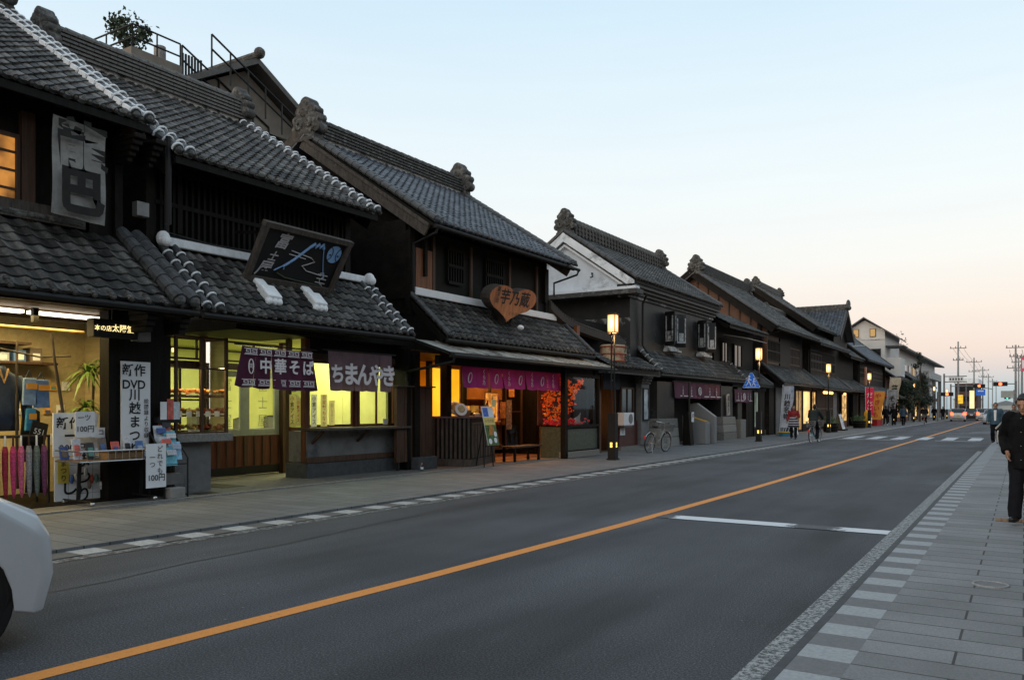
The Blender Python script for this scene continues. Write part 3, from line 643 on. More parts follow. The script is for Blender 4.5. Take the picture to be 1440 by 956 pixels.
cols = [(.05,.1,.3),(.5,.5,.55),(.03,.03,.035),(.35,.4,.5),(.15,.12,.1),(.55,.12,.1),(.1,.25,.22),(.6,.6,.62),(.08,.16,.36)]
bm_ = [mat('book_cover_%d' % i, c, .5, .35, 18) for i, c in enumerate(cols)]
names = ['dark blue','pale grey','black','slate blue','brown','red','green','white','navy']
rn = random.Random(3)
for i in range(9):
    y = 7.0+i*.14; a = 12.5-.12*(i % 3); h = .2+.06*((i*5) % 3)
    t = thing('book', '%s book standing in the wire tray of the display table' % names[i], 'book', V(a,y,.757), 'books in the wire tray')
    lean = .25
    MB().prism([V(a,y-.065,.76),V(a,y+.065,.76),V(a+h*lean,y+.065,.76+h),V(a+h*lean,y-.065,.76+h)],(.025,0,0)).build('cover', bm_[i], t)
    MB().prism([V(a-.001,y-.04,.76+h*.2),V(a-.001,y+.04,.76+h*.2),V(a+h*lean*.6,y+.04,.76+h*.7),V(a+h*lean*.6,y-.04,.76+h*.7)],(.03,0,0)).build('cover_print', bm_[(i+4) % 9], t)
t = thing('basket', 'low woven basket at the front of the display table', 'basket', V(12.05,7.7,.757))
b = MB(); b.box(11.98,12.24,7.4,8.0,.76,.86); b.build('weave', mat('wicker', (.2,.12,.055), .8,.5,30,(1,8,1),bump=.5), t); MB().path([V(11.98,7.4,.87),V(11.98,8,.87),V(12.24,8,.87),V(12.24,7.4,.87)],.014,6,True).build('rim', WOOD_BROWN, t)
board('small white price paper reading 100 yen pinned above the wire tray', 12.55, 7.2, 7.52, 1.1, 1.5, [('一ツ',.11,.45,.74,INK,False,.01),('100円',.12,.5,.3,INK,False,.008)], th=.008, name='price_card')
board('long white price paper hanging off the front of the table', 11.9, 7.98, 8.34, .27, .98, [('一つ',.11,.3,.6,INK,True,.005),('どれでも',.11,.68,.62,INK,True,.005),('100円',.13,.5,.22,INK,False,.008)], th=.006, name='price_card', skew=.0)
board('cream caption card propped behind the books', 12.6, 7.5, 8.0, 1.08, 1.24, [('コレナ',.1,.5,.5,INK,False,.01)], th=.01, name='price_card')
t = thing('merchandise_rack', 'dark rack of small wares under the display table', 'rack', V(12.7,7.7,.06))
b = MB()
for k in range(6):
    y = 7.2+k*.2; b.tube(V(12.75,y,.1),V(12.75,y,.68),.012,n=5)
for z in (.2,.42,.66): b.tube(V(12.75,7.2,z),V(12.75,8.2,z),.012,n=5)
b.build('frame', METAL_DARK, t); b = MB()
for k in range(14): MB().ball(V(12.7+rn.uniform(-.04,.04),7.22+k*.072,rn.uniform(.25,.6)),.05,(.5,.7,1.5),7,5).build('hanging_ware', bm_[k % 9], t)
t = thing('magazine_rack', 'black wire rack of blue magazines at the corner of the book shop', 'rack', V(12.2,8.6,.06))
b = MB()
for y in (8.38,8.82):
    b.tube(V(12.0,y,.06),V(12.0,y,.72),.014,n=6); b.tube(V(12.4,y,.06),V(12.4,y,1.15),.014,n=6); b.tube(V(12.0,y,.72),V(12.4,y,1.15),.014,n=6); b.tube(V(12.0,y,.1),V(12.4,y,.1),.012,n=6)
for z, a in ((.62,12.0),(.78,12.13),(.94,12.26)): b.tube(V(a,8.38,z),V(a,8.82,z),.01,n=5)
b.build('frame', METAL_DARK, t); box(t, 'wire_basket', METAL_GREY, 12.05, 12.3, 8.42, 8.78, .28, .46)
mg = [mat('cyan_cover', (.12,.4,.5), .4,.3,14), mat('sky_cover', (.25,.45,.62), .4,.4,14), mat('pale_cover', (.5,.55,.6), .4,.3,14), mat('red_cover', (.5,.12,.1), .4,.5,14)]
for k in range(6):
    a = 12.0+.07*k; z = .6+.09*k; y = 8.5+(k % 2)*.14
    t = thing('magazine', ['cyan magazine on the lowest tier of the corner rack','sky blue magazine just behind the cyan one','pale magazine on the middle tier of the corner rack','second cyan magazine near the rack top','white magazine on the top tier of the corner rack','red topped magazine at the very back of the rack'][k], 'magazine', V(a,y,z), 'magazines on the corner rack')
    MB().prism([V(a,y-.1,z),V(a,y+.12,z),V(a+.07,y+.12,z+.3),V(a+.07,y-.1,z+.3)],(.012,0,0)).build('cover', mg[[0,1,2,0,2,3][k]], t)
    MB().prism([V(a,y-.07,z+.18),V(a,y+.09,z+.18),V(a+.018,y+.09,z+.26),V(a+.018,y-.07,z+.26)],(.03,0,0)).build('cover_print', bm_[(k*2+1) % 9], t)
t = thing('concrete_block', 'rough grey concrete block holding down the magazine rack', 'block', V(11.95,8.55,.06)); box(t, 'block', CONCRETE, 11.86, 12.04, 8.4, 8.68, .06, .24, .015)
t = thing('leaflet_holder', 'wire holder of leaflets fixed to the dark pillar beside the display case', 'leaflet holder', V(12.4,8.7,1.3)); box(t, 'holder', METAL_DARK, 12.36, 12.5, 8.5, 8.95, 1.3, 1.4)
for k, (m_, y) in enumerate(((PAPER,8.55),(mg[3],8.68),(mg[2],8.8))): box(t, 'leaflet', m_, 12.35-.002*k, 12.36, y, y+.12, 1.36, 1.66+.05*(k == 1))
t = thing('umbrella_stand', 'rail of patterned umbrellas in sleeves standing before the book shop', 'stand', V(13,6.6,.06))
b = MB(); b.tube(V(12.9,5.9,1.12),V(12.9,7.0,1.12),.018,n=6); b.tube(V(13.25,5.9,1.12),V(13.25,7.0,1.12),.018,n=6)
for y in (5.92,6.98): b.tube(V(12.9,y,.06),V(12.9,y,1.12),.018,n=6); b.tube(V(13.25,y,.06),V(13.25,y,1.12),.018,n=6)
b.build('frame', METAL_DARK, t)
uc = [('teal',(.05,.22,.21)),('pale grey',(.3,.29,.3)),('bright pink',(.55,.06,.17)),('deep red',(.32,.03,.05)),('rose',(.6,.13,.24)),('plum',(.2,.06,.14)),('grey green',(.16,.19,.17))]
for k in range(7):
    y = 6.2+k*.115; nm, cc = uc[[0,3,2,4,1,6,5][k]]
    t = thing('umbrella', 'furled %s patterned umbrella hanging on the rail%s' % (nm, ['','',' near the two pinkest ones','',' beside the plum one','',''][k].rstrip()), 'umbrella', V(12.86,y,.3), 'umbrellas hanging on the rail')
    MB().path([V(12.86,y,.98),V(12.86,y,.9),V(12.86,y,.6),V(12.86,y+.01,.28),V(12.86,y+.01,.2)],[.03,.045,.042,.03,.008],8).build('sleeve', mat('umbrella_%s' % nm.replace(' ','_'), cc, .8, .5, 40), t)
    MB().tube(V(12.86,y,.96),V(12.86,y,1.14),.014,n=6).build('handle', WHITE if k % 2 else WOOD_BROWN, t)
t = thing('price_card', 'small white price card clipped to the umbrella rail', 'price card', V(12.85,7.0,1.0)); box(t, 'card', PAPER, 12.84, 12.85, 6.98, 7.2, .98, 1.16); text(t, 'lettering', '日本製傘', .05, V(12.838,7.09,1.07), INK)
def branch(label, pts, r=.025):
    t = thing('branch_pole', label, 'pole', V(*pts[0])); MB().path([V(*p) for p in pts], [r*(1.2-.5*i/len(pts)) for i in range(len(pts))], 7).build('branch', BARK, t)
branch('crooked bare branch used as an upright pole before the burlap wall', [(13.0,7.42,.08),(12.95,7.3,.9),(13.0,7.24,1.6),(12.95,7.1,2.3),(13,7.08,2.72)])
branch('second upright branch holding the blue garments', [(13.3,6.72,.3),(13.3,6.7,1.5),(13.28,6.7,2.6)], .02)
branch('thin curved branch tied across under the shop ceiling', [(13.2,5.6,2.5),(13.2,6.4,2.46),(13.2,7.0,2.36),(13.2,7.5,2.4)], .015)
NAVY = mat('navy_cloth', (.035,.05,.085), .9,.3,6); BLUEC = mat('blue_cloth', (.1,.19,.4), .9,.3,8); PBLUE = mat('pale_blue_cloth', (.2,.31,.48), .9,.25,8)
t = thing('jacket', 'dark blue jacket hanging on the upright branch', 'jacket', V(13.4,6.5,1.5))
MB().loft([[V(13.42+.1*math.cos(q),6.52+w*math.sin(q)+o,z) for q in [2*PI*i/14 for i in range(14)]] for w,z,o in ((.05,2.2,0),(.1,2.14,0),(.27,2.04,0),(.3,1.8,0),(.27,1.5,0),(.28,1.2,0))]).build('body', NAVY, t, smooth=True)
b = MB()
for s_ in (-1,1): b.path([V(13.42,6.52+s_*.24,2.04),V(13.4,6.52+s_*.36,1.75),V(13.36,6.52+s_*.36,1.4)],[.08,.08,.06],8)
b.build('sleeve', NAVY, t, smooth=True); MB().path([V(13.31,6.45,2.16),V(13.3,6.52,1.95),V(13.31,6.59,2.16)],.02,6).build('collar', mat('tan_cloth', (.35,.22,.1),.9,.2,6), t)
for k, (y0,y1,z0,z1,m_,lb) in enumerate(((6.72,6.95,1.6,2.02,PBLUE,'pale blue cloth bag hung beside the jacket'),(6.9,7.14,1.56,2.0,BLUEC,'deep blue cloth bag with an orange tag'),(6.76,6.94,1.2,1.55,mat('turquoise_cloth', (.05,.25,.42),.9,.3,8),'turquoise cloth bag hung lower than the other two'))):
    t = thing('cloth_bag', lb, 'bag', V(13.2,(y0+y1)/2,z0)); MB().prism([V(13.2,y0,z0),V(13.2,y1,z0),V(13.2,y1-.02,z1),V(13.2,y0+.02,z1)],(.05,0,0)).build('body', m_, t, bevel=.012)
    MB().path([V(13.2,y0+.06,z1),V(13.2,(y0+y1)/2,z1+.12),V(13.2,y1-.06,z1)],.008,5).build('strap', NAVY, t)
    MB().box(13.13,13.14,y0+.05,y1-.02,z1-.17,z1-.08).build('tag', mat('orange_tag', (.65,.3,.04),.7,.1,5), t)
for k, (y, z, h_, m_, lb) in enumerate(((6.3,.75,.75,BLACK,'black garment hanging low under the blue jacket'),(7.02,.7,.85,BLACK,'black garment hanging between the cloth bags and the crooked pole'),(7.1,.2,.6,NAVY,'navy folded garment at the foot of the branch pole'),(6.1,1.0,.5,mat('rust_cloth',(.3,.1,.05),.9,.3,6),'rust coloured garment partly under the blue jacket'),(5.7,1.3,.8,mat('grey_cloth',(.2,.19,.19),.9,.3,6),'grey garment hanging at the picture edge of the shop opening'))):
    t = thing('garment', lb, 'garment', V(13.5,y,z)); wrinkle(MB().loft([[V(13.5+.07*math.cos(q),y+w_*math.sin(q),zz) for q in [2*PI*i/16 for i in range(16)]] for w_, zz in ((.03,z+h_),(.13,z+h_*.93),(.15,z+h_*.5),(.17,z))]).build('cloth', m_, t, smooth=True), .03); MB().path([V(13.5,y,z+h_),V(13.5,y+.02,z+h_+.08),V(13.5,y,z+h_+.12)],.008,5).build('hanger', METAL_DARK, t)
for k in range(12):
    y = 7.0+(k % 6)*.23+(.1 if k > 5 else 0); t = thing('postcard', 'small printed card in the rows pinned to the burlap wall', 'postcard', V(14.65,y,1.6), 'cards pinned to the burlap wall'); z = 1.45+.42*(k//6); box(t, 'card', [bm_[k % 9], MATS['amber_card'] if 'amber_card' in MATS else mat('amber_card',(.6,.32,.06),.7,.3,12), PAPER][k % 3], 14.67, 14.69, y-.07, y+.07, z, z+.1+.06*(k % 2)); box(t, 'print', bm_[(k*4+2) % 9], 14.66, 14.669, y-.045, y+.045, z+.02, z+.07)
t = thing('wall_shelf', 'lit wooden shelf of boxes high on the burlap wall', 'shelf', V(14.4,6.2,2.3)); box(t, 'board', WOOD_BROWN, 14.3, 14.68, 5.2, 7.9, 2.3, 2.34)
for k in range(9):
    p = thing('stock_box', 'small coloured box on the high shelf of the book shop', 'box', V(14.45,5.4+k*.27,2.34), 'boxes on the high shelf'); h_ = .14+.05*((k*7) % 3); box(p, 'carton', bm_[(k*5) % 9], 14.36, 14.6, 5.3+k*.27, 5.5+k*.27, 2.342, 2.342+h_); box(p, 'label_patch', PAPER, 14.35, 14.359, 5.34+k*.27, 5.46+k*.27, 2.37, 2.37+h_*.5)
t = thing('card_spinner', 'low rack of small printed cards at the foot of the pillar', 'rack', V(12.9,7.45,.08)); b = MB(); b.tube(V(13.2,7.7,.06),V(13.2,7.7,.9),.015,n=6)
for z in (.3,.55,.8): b.path([V(13.2+.14*math.cos(q),7.7+.14*math.sin(q),z) for q in [2*PI*i/12 for i in range(12)]],.008,5,True); b.tube(V(13.06,7.7,z),V(13.34,7.7,z),.006,n=5)
b.build('frame', METAL_DARK, t)
for k in range(9): q = k*.7; MB().obox(V(13.2+.15*math.cos(q),7.7+.15*math.sin(q),.38+.25*(k % 3)),(.004*math.cos(q)*-1,.004*math.sin(q),0),(.05*math.sin(q),.05*math.cos(q),0),(0,0,.075)).build('card', bm_[k % 9], t)
t = thing('chalk_board', 'tilted black price slate reading 55 below the cloth bags', 'sign', V(13.1,6.9,1.0)); MB().prism([V(13.05,6.75,1.05),V(13.05,7.0,.98),V(13.05,7.06,1.3),V(13.05,6.82,1.37)],(-.02,0,0)).build('slate', BLACK, t); text(t, 'lettering', '551', .12, V(13.045,6.91,1.18), WHITE, right=(0,.96,-.25), up=(0,.25,.96))
def palm(label, a, y, z0, crowns, group=None):
    t = thing('potted_palm', label, 'plant', V(a,y,z0))
    MB().path([V(a,y,z0+.3),V(a+.02,y,z0+.9),V(a,y+.02,max(c[2] for c in crowns))],[.03,.025,.02],7).build('trunk', BARK, t)
    MB().loft([[V(a+r*math.cos(q),y+r*math.sin(q),z) for q in [2*PI*i/16 for i in range(16)]] for r, z in ((.13,z0),(.18,z0+.32),(.16,z0+.3))]).build('pot', STONE_DARK, t)
    b = MB(); r = random.Random(5)
    for (ca, cy, cz, R_) in crowns:
        for k in range(46):
            az = r.uniform(0,2*PI); el = r.uniform(-.2,1.25); ln = R_*r.uniform(.7,1.15); d = Vector((math.cos(az),math.sin(az),0)); sd = Vector((-d.y,d.x,0)); p0 = V(ca,cy,cz); pts = []
            for i in range(6):
                f = i/5; pts.append(p0+d*ln*f*math.cos(el*(1-.4*f))+Vector((0,0,ln*(f*math.sin(el)-.75*f*f))))
            for i in range(5):
                w0 = .022*math.sin(PI*min(1,.15+i/5.5)); w1 = .022*math.sin(PI*min(1,.15+(i+1)/5.5)); b.quad(pts[i]-sd*w0,pts[i]+sd*w0,pts[i+1]+sd*w1,pts[i+1]-sd*w1)
    b.build('crown', mat('palm_leaf', (.12,.2,.04),.45,.4,8), t, fix=False)
palm('tall palm with narrow drooping leaves beside the burlap wall', 13.5, 8.05, .08, [(13.5,7.95,2.15,.55),(13.55,8.3,2.3,.5)])
palm('lower palm with yellowing leaves behind the white boards', 13.4, 7.75, .08, [(13.4,7.85,1.55,.5)])
# ================================================================== soba shop
B2 = thing('soba_shop', 'dark timber noodle shop with slatted upper floor and lit yellow green room', 'building', V(13,11.5,0))
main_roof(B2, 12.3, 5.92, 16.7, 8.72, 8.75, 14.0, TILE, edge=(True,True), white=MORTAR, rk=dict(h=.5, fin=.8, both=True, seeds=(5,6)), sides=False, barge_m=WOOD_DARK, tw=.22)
box(B2, 'upper_wall', WOOD_BLACK, 13.12, 13.3, 8.75, 13.9, 4.3, 6.1); lattice(B2, 13.05, 8.9, 13.6, 4.62, 5.8, WOOD_BLACK, .13, .05)
box(B2, 'side_wall', WOOD_BLACK, 13.3, 20, 13.7, 13.9, 3.2, 6.0); posts(B2, WOOD_DARK, 13.0, (8.8,13.75), 4.4, 5.9)
pent(B2, 11.75, 3.22, 13.0, 4.4, 8.9, 14.5, TILE, tw=.22, white=MORTAR, edges=(True,True), nb=2, r=.07)
MB().bar(V(12.98,8.95,4.53),V(12.98,14.3,4.53),.1,.16).build('flashing', MORTAR, B2, bevel=.02)
MB().path([V(12.9,9.0,4.68),V(12.92,10.0,4.62),V(12.9,11.4,4.66),V(12.92,12.8,4.6)],.012,5).build('cable', BLACK, B2)
for y in (8.98,14.35): MB().ball(V(12.9,y,4.55),.14,(1,.8,1)).ball(V(12.82,y,4.5),.1).build('mortar_knob', MORTAR, B2)
MB().path([V(12.9,9.05,5.7),V(12.9,9.05,4.45)],.045,8).build('downpipe', METAL_DARK, B2); box(B2, 'meter_box', METAL_GREY, 12.85, 13.0, 8.45, 8.68, 4.85, 5.1, .01)
YG = mat('lime_wall', (.62,.63,.27), .9, .1, 2)
room(B2, 14.6, 17.2, 9, 15.27, 3.05, YG, WOOD_GREY, YG)
area(B2, 15.6, 11.2, 3.0, 1.6, 3, 95, (1,.96,.5)); area(B2, 15.0, 14.3, 3.0, 1.2, 1.6, 85, (1,.96,.5)); area(B2, 13.9, 13.9, 3.0, .9, 2.4, 45, (1,.96,.5)); box(B2, 'inner_wall', YG, 13.2, 14.62, 15.28, 15.36, .05, 3.05); box(B2, 'inner_ceiling', YG, 13.2, 14.6, 12.55, 15.28, 3.051, 3.058)
box(B2, 'lintel', WOOD_BLACK, 12.7, 14.6, 10.4, 15.7, 3.06, 3.3); box(B2, 'beam', WOOD_BROWN, 14.45, 14.6, 10.3, 12.5, 2.38, 2.52)
for k, (y0, y1) in enumerate(((11.08,12.08),(12.12,13.1))):
    o = box(B2, 'sliding_door', WOOD_RED, 14.46+.06*k, 14.52+.06*k, y0, y1, .1, .95); b = MB()
    for i in range(5): b.box(14.44+.06*k, 14.46+.06*k, y0+.02+i*(y1-y0-.06)/4, y0+.07+i*(y1-y0-.06)/4, .3, .94)
    b.build('batten', WOOD_BROWN, o); box(o, 'kick_plate', METAL_DARK, 14.44+.06*k, 14.459+.06*k, y0+.003, y1-.003, .1, .28)
    window(o, 14.46+.06*k, y0, y1, .955, 2.36, mat('pale_frame', (.27,.3,.27),.6,.15,5), GLASS, 1, 0, .13, .05, name='glazing')
    text(o, 'lettering', '富士屋', .3, V(14.45+.06*k,(y0+y1)/2,1.65), mat('etched_letter', (.25,.27,.2),.8,.2,5), vertical=True, pitch=1.3, bold=-.005)
window(B2, 14.47, 8.9, 11.0, .95, 2.5, WOOD_BROWN, GLASS, 4, 1, .05, .06, name='side_light'); box(B2, 'dado', PLASTER_GREY, 14.47, 14.55, 8.9, 11.0, .05, .945); window(B2, 14.47, 9.6, 11.5, 2.55, 3.0, WOOD_BROWN, GLASS, 3, 1, .04, .06, name='transom'); window(B2, 14.47, 11.6, 13.1, 2.55, 3.0, WOOD_BROWN, GLASS, 2, 1, .04, .06, name='transom')
posts(B2, WOOD_BROWN, 14.4, (11.02,13.17), .05, 3.05, .12, .14); 
# counter bay
box(B2, 'counter_wall', PLASTER_GREY, 12.95, 13.5, 12.45, 15.6, .4, 1.06); posts(B2, WOOD_BROWN, 13.52, (12.52,), .05, 3.05, .1, .1)
box(B2, 'base_course', STONE_DARK, 12.88, 13.55, 12.4, 15.65, .05, .38, .01); box(B2, 'wood_band', WOOD_BROWN, 12.86, 13.0, 12.38, 15.66, .385, .5)
box(B2, 'serving_shelf', WOOD_GREY, 12.55, 13.2, 12.42, 15.5, 1.07, 1.125, .01)
for y in (12.6,14.0,15.3): MB().bar(V(12.95,y,.8),V(12.62,y,1.06),.05,.05).build('shelf_bracket', WOOD_BROWN, B2)
posts(B2, WOOD_RED, 12.98, (12.5,15.52), .4, 3.05, .13, .14); posts(B2, WOOD_RED, 13.06, (14.1,), 1.12, 2.6, .09, .1)
window(B2, 13.1, 12.58, 14.06, 1.13, 2.6, WOOD_RED, GLASS, 1, 0, .06, .06); window(B2, 13.05, 14.14, 15.45, 1.13, 2.6, WOOD_RED, GLASS, 2, 0, .06, .06)
box(B2, 'beam', WOOD_BROWN, 13.0, 13.15, 12.58, 15.45, 2.603, 2.75); box(B2, 'upper_panel', WOOD_BLACK, 13.02, 13.15, 12.58, 15.45, 2.753, 3.06)
b = MB(); b.box(13.15,13.52,12.49,12.53,1.07,1.14).box(13.15,13.52,12.49,12.53,2.55,2.62); b.build('side_window_frame', WOOD_RED, B2)
MB().quad(V(13.15,12.51,1.14),V(13.52,12.51,1.14),V(13.52,12.51,2.55),V(13.15,12.51,2.55)).build('side_window_pane', GLASS, B2, fix=False)
CREAM_T = thin(mat('thin_cream_paper', (.7,.62,.32), .8,.08,4), .55)
def strip(label, s, pos, right, w, h, m, ink, sz):
    t = thing('menu_strip', label, 'menu strip', Vector(pos)); rt = Vector(right); p = Vector(pos); n = rt.cross(Vector((0,0,1)))
    MB().quad(p-rt*w/2-Vector((0,0,h/2)),p+rt*w/2-Vector((0,0,h/2)),p+rt*w/2+Vector((0,0,h/2)),p-rt*w/2+Vector((0,0,h/2))).build('paper', CREAM_T if m is CREAM else THINPAPER, t, fix=False)
    text(t, 'lettering', s, sz, p+n*.004, ink, right=right, vertical=True, bold=.012)
THINPAPER = thin(mat('thin_white_paper', (.72,.73,.7), .8, .05, 3), .55)
CREAM = mat('cream_paper', (.6,.52,.25), .8,.08,4)
strip('cream menu strip with black characters in the side window', '小倉アイス', V(13.41,12.47,1.5), (1,0,0), .19, .7, CREAM, INK, .12)
strip('paler menu strip tucked behind the corner post', '小倉アイス', V(13.23,12.47,1.48), (1,0,0), .12, .6, CREAM, INK_RED, .09)
strip('white menu strip with black characters beside the red post', '小倉アイス', V(13.06,12.76,1.5), (0,1,0), .17, .7, PAPER, INK, .12)
strip('cream menu strip with large red characters', '自家製もなか', V(13.06,13.06,1.5), (0,1,0), .2, .7, CREAM, INK_RED, .11)
strip('shorter blank looking pale strip beside the red lettering', 'おしるこ', V(13.06,13.3,1.45), (0,1,0), .18, .55, CREAM, mat('thin_grey_ink',(.35,.33,.2),.8,.1,3), .1)
t = thing('menu_strip', 'small white menu strip low in the corner window', 'menu strip', V(13.1,15.1,1.3)); box(t, 'paper', PAPER, 13.04, 13.048, 15.0, 15.16, 1.16, 1.3)
t = thing('kitchen_counter', 'dim kitchen counter with a pot, seen through the noodle shop doors', 'counter', V(16.2,12.5,.08)); box(t, 'cabinet', WOOD_BROWN, 15.9, 16.5, 10.4, 15.2, .08, 1.0); box(t, 'top', PLASTER_GREY, 15.85, 16.55, 10.35, 15.25, 1.003, 1.05)
for k, (y, r_) in enumerate(((11.2,.2),(12.2,.26),(13.4,.18),(14.4,.22))):
    p = thing('pot', ['small pot behind the first noodle shop door','largest pot on the kitchen counter','smallest pot on the kitchen counter','medium pot behind the serving window'][k], 'pot', V(16.2,y,1.05)); MB().tube(V(16.2,y,1.053),V(16.2,y,1.05+r_*1.3),r_,n=16).build('body', METAL_GREY, p); MB().tube(V(16.2,y,1.055+r_*1.3),V(16.2,y,1.09+r_*1.3),r_*1.05,r_*.4,16).build('lid', METAL_DARK, p)
# display case
t = thing('display_case', 'glass food case glowing beside the noodle shop doors', 'display case', V(13,9.6,.06))
box(t, 'plinth', PLASTER_GREY, 12.6, 13.1, 9.0, 9.75, .06, .95); box(t, 'tray', STONE, 12.42, 13.2, 8.92, 10.1, .953, 1.1, .01)
b = MB()
for y in (8.97,9.5,10.03): b.box(12.5,12.55,y-.025,y+.025,1.1,2.85)
b.box(12.503,12.547,8.97,10.03,2.8,2.84).box(12.503,12.547,8.97,10.03,1.1,1.13).box(12.5,13.1,10.01,10.05,2.8,2.846).box(12.506,12.544,8.97,10.03,2.25,2.28)
b.build('frame', WOOD_BROWN, t)
MB().quad(V(12.525,8.97,1.12),V(12.525,10.03,1.12),V(12.525,10.03,2.82),V(12.525,8.97,2.82)).build('pane', GLASS, t, fix=False); MB().quad(V(12.55,10.03,1.12),V(13.1,10.03,1.12),V(13.1,10.03,2.82),V(12.55,10.03,2.82)).build('pane', GLASS, t, fix=False)
for z in (1.4,1.75): box(t, 'shelf', WOOD_BROWN, 12.7, 13.1, 9.0, 10.0, z, z+.025)
area(t, 12.85, 9.5, 2.3, .4, .9, 16, (1,.72,.35)); box(t, 'pendant', GLOW_CORE, 12.75, 12.8, 9.08, 9.13, 2.55, 2.62)
FOOD = [mat('fried_food', (.5,.2,.04),.4,.5,20,bump=.5), mat('pale_food', (.55,.4,.16),.5,.4,16,bump=.4), mat('red_food', (.3,.06,.02),.4,.4,16)]
k = 0
for z in (1.13,1.43,1.78):
    for j in range(3):
        y = 9.17+j*.33; p = thing('food_tray', '%s, on the %s food shelf' % (['plate beside the book shop pillar','central plate','plate beside the noodle shop doors'][j], ['bottom','middle','top'][[1.13,1.43,1.78].index(z)]), 'food', V(12.9,y,z), 'plates of food in the case')
        box(p, 'plate', PAPER if k % 2 else WOOD_BROWN, 12.72, 13.1, y-.14, y+.14, z, z+.02); b = MB()
        for q in range(16): b.ball(V(12.76+rn.uniform(0,.3),y+rn.uniform(-.11,.11),z+.05+rn.uniform(0,.06)),.045,(1.3,.8,.7),7,5)
        b.build('food', FOOD[(k+(z > 1.7)) % 3 if z < 1.7 else 0], p, smooth=True); k += 1
for j in range(5):
    p = thing('price_tag', 'little white price tag on the middle shelf of the food case', 'price tag', V(12.6,9.12+j*.2,1.42), 'price tags in the case'); box(p, 'card', PAPER, 12.62, 12.625, 9.05+j*.2, 9.16+j*.2, 1.4, 1.5); box(p, 'foot', METAL_DARK, 12.626, 12.66, 9.08+j*.2, 9.12+j*.2, 1.4, 1.41)
# curtains of the soba shop
t = noren('shop_curtain', 'deep purple curtain with white fret borders and noodle lettering', 11.9, 9.86, 11.55, 1.93, 2.68, 5, mat('deep_purple_cloth', (.062,.011,.033),.9,.2,3,bump=.15,bscale=60), sag=.03, flare=.35, seed=4, tilt=-.06, rod_m=WOOD_DARK)
n1 = t
for i in range(5):
    yc = 9.86+(i+.5)*.338; w = MB()
    for zt in (2.58, 2.02):
        y0 = yc-.14+(.028*(i-2) if zt < 2.3 else 0); z0 = zt
        for s_ in (0,1):
            u = y0+s_*.14; pts = [(0,0),(.12,0),(.12,.07),(.03,.07),(.03,.03),(.085,.03)]
            for (p0, p1) in zip(pts, pts[1:]): w.bar(V(11.835,u+p0[0],z0-.035+p0[1]), V(11.835,u+p1[0],z0-.035+p1[1]), .012, .014, (1,0,0))
        w.bar(V(11.835,y0-.015,z0-.055),V(11.835,y0+.285,z0-.055),.01,.012,(1,0,0)); w.bar(V(11.835,y0-.015,z0+.055),V(11.835,y0+.285,z0+.055),.01,.012,(1,0,0))
    w.build('fret_border', CLOTH_WHITE, t, fix=False)
    if i: text(t, 'lettering', '中華そば'[i-1], .3, V(11.83,yc+.012*(i-2),2.31), CLOTH_WHITE, bold=.028)
b = MB(); b.path([V(11.83,10.02+.055*math.cos(q),2.31+.13*math.sin(q)) for q in [2*PI*i/20 for i in range(20)]],.01,5,True); b.build('crest', CLOTH_WHITE, t); text(t, 'lettering', '同', .1, V(11.83,10.02,2.31), CLOTH_WHITE, bold=.01)
t = noren('shop_curtain', 'faded mauve curtain with bold white brush syllables over the counter', 12.2, 12.3, 14.32, 1.93, 2.74, 5, PURPLE_GREY, seed=9, flare=-.1)
for i in range(5): text(t, 'lettering', 'ちまんやき'[i], .5 if i else .42, V(12.11,12.3+(i+.5)*.404,2.24), CLOTH_WHITE, bold=.035)
# big sign board on the lower roof
t = thing('shop_signboard', 'large tilted black signboard with a mountain drawing on the soba shop roof', 'sign', V(12.3,11.6,4.0))
o0 = V(12.54,10.5,4.06); up = (V(11.97,10.5,5.0)-o0); hh = up.length; up.normalize(); rt = Vector((0,1,0)); nn = rt.cross(up); W = 2.2
b = MB(); b.obox(o0+rt*W/2+up*hh/2-nn*.03, rt*W/2, up*hh/2, nn*.02); b.build('panel', BLACK, t)
b = MB(); 
for z in (0,hh): b.obox(o0+rt*W/2+up*z+nn*.01, rt*(W/2+.07), up*.05, nn*.06)
for y in (0,W): b.obox(o0+rt*y+up*hh/2+nn*.008, rt*.05, up*(hh/2-.05), nn*.058)
b.build('frame', WOOD_GREY, t)
at2 = lambda u, w: o0+rt*W*u+up*hh*w+nn*.002
SILVER = mat('silver_lacquer', (.42,.4,.42),.5,.2,6); BLUE_L = mat('blue_lacquer', (.2,.36,.62),.5,.2,6)
for ch, u, w, sz in (('富',.235,.74,.34),('士',.19,.44,.22),('屋',.14,.19,.34)): text(t, 'lettering', ch, sz, at2(u,w), SILVER, right=rt, up=up, bold=.02, shear=.25)
def stroke(pts, r, m, nm='drawing'): MB().path([at2(u,w) for u, w in pts], r, 5).build(nm, m, t)
stroke([(.26,.2),(.36,.34),(.36,.25)],.014,BLUE_L); stroke([(.34,.3),(.43,.46),(.5,.62),(.56,.76)],.028,BLUE_L); stroke([(.56,.76),(.6,.84),(.62,.78),(.65,.85),(.67,.79),(.7,.86),(.72,.78)],.035,BLUE_L)
stroke([(.72,.8),(.78,.52),(.86,.2)],.01,BLUE_L); stroke([(.37,.62),(.62,.56),(.68,.5),(.6,.42),(.55,.38),(.62,.3),(.82,.26)],.011,SILVER); stroke([(.36,.55),(.56,.52)],.011,SILVER)
for w in (.28,.2,.12): stroke([(.78,w),(.9,w-.01)],.011,SILVER)
stroke([(.8,.3),(.84,.32),(.86,.24),(.82,.18),(.84,.1),(.88,.06)],.011,SILVER); stroke([(.3,.16),(.4,.1),(.55,.08),(.7,.07),(.85,.06)],.02,LEAF_DARK)
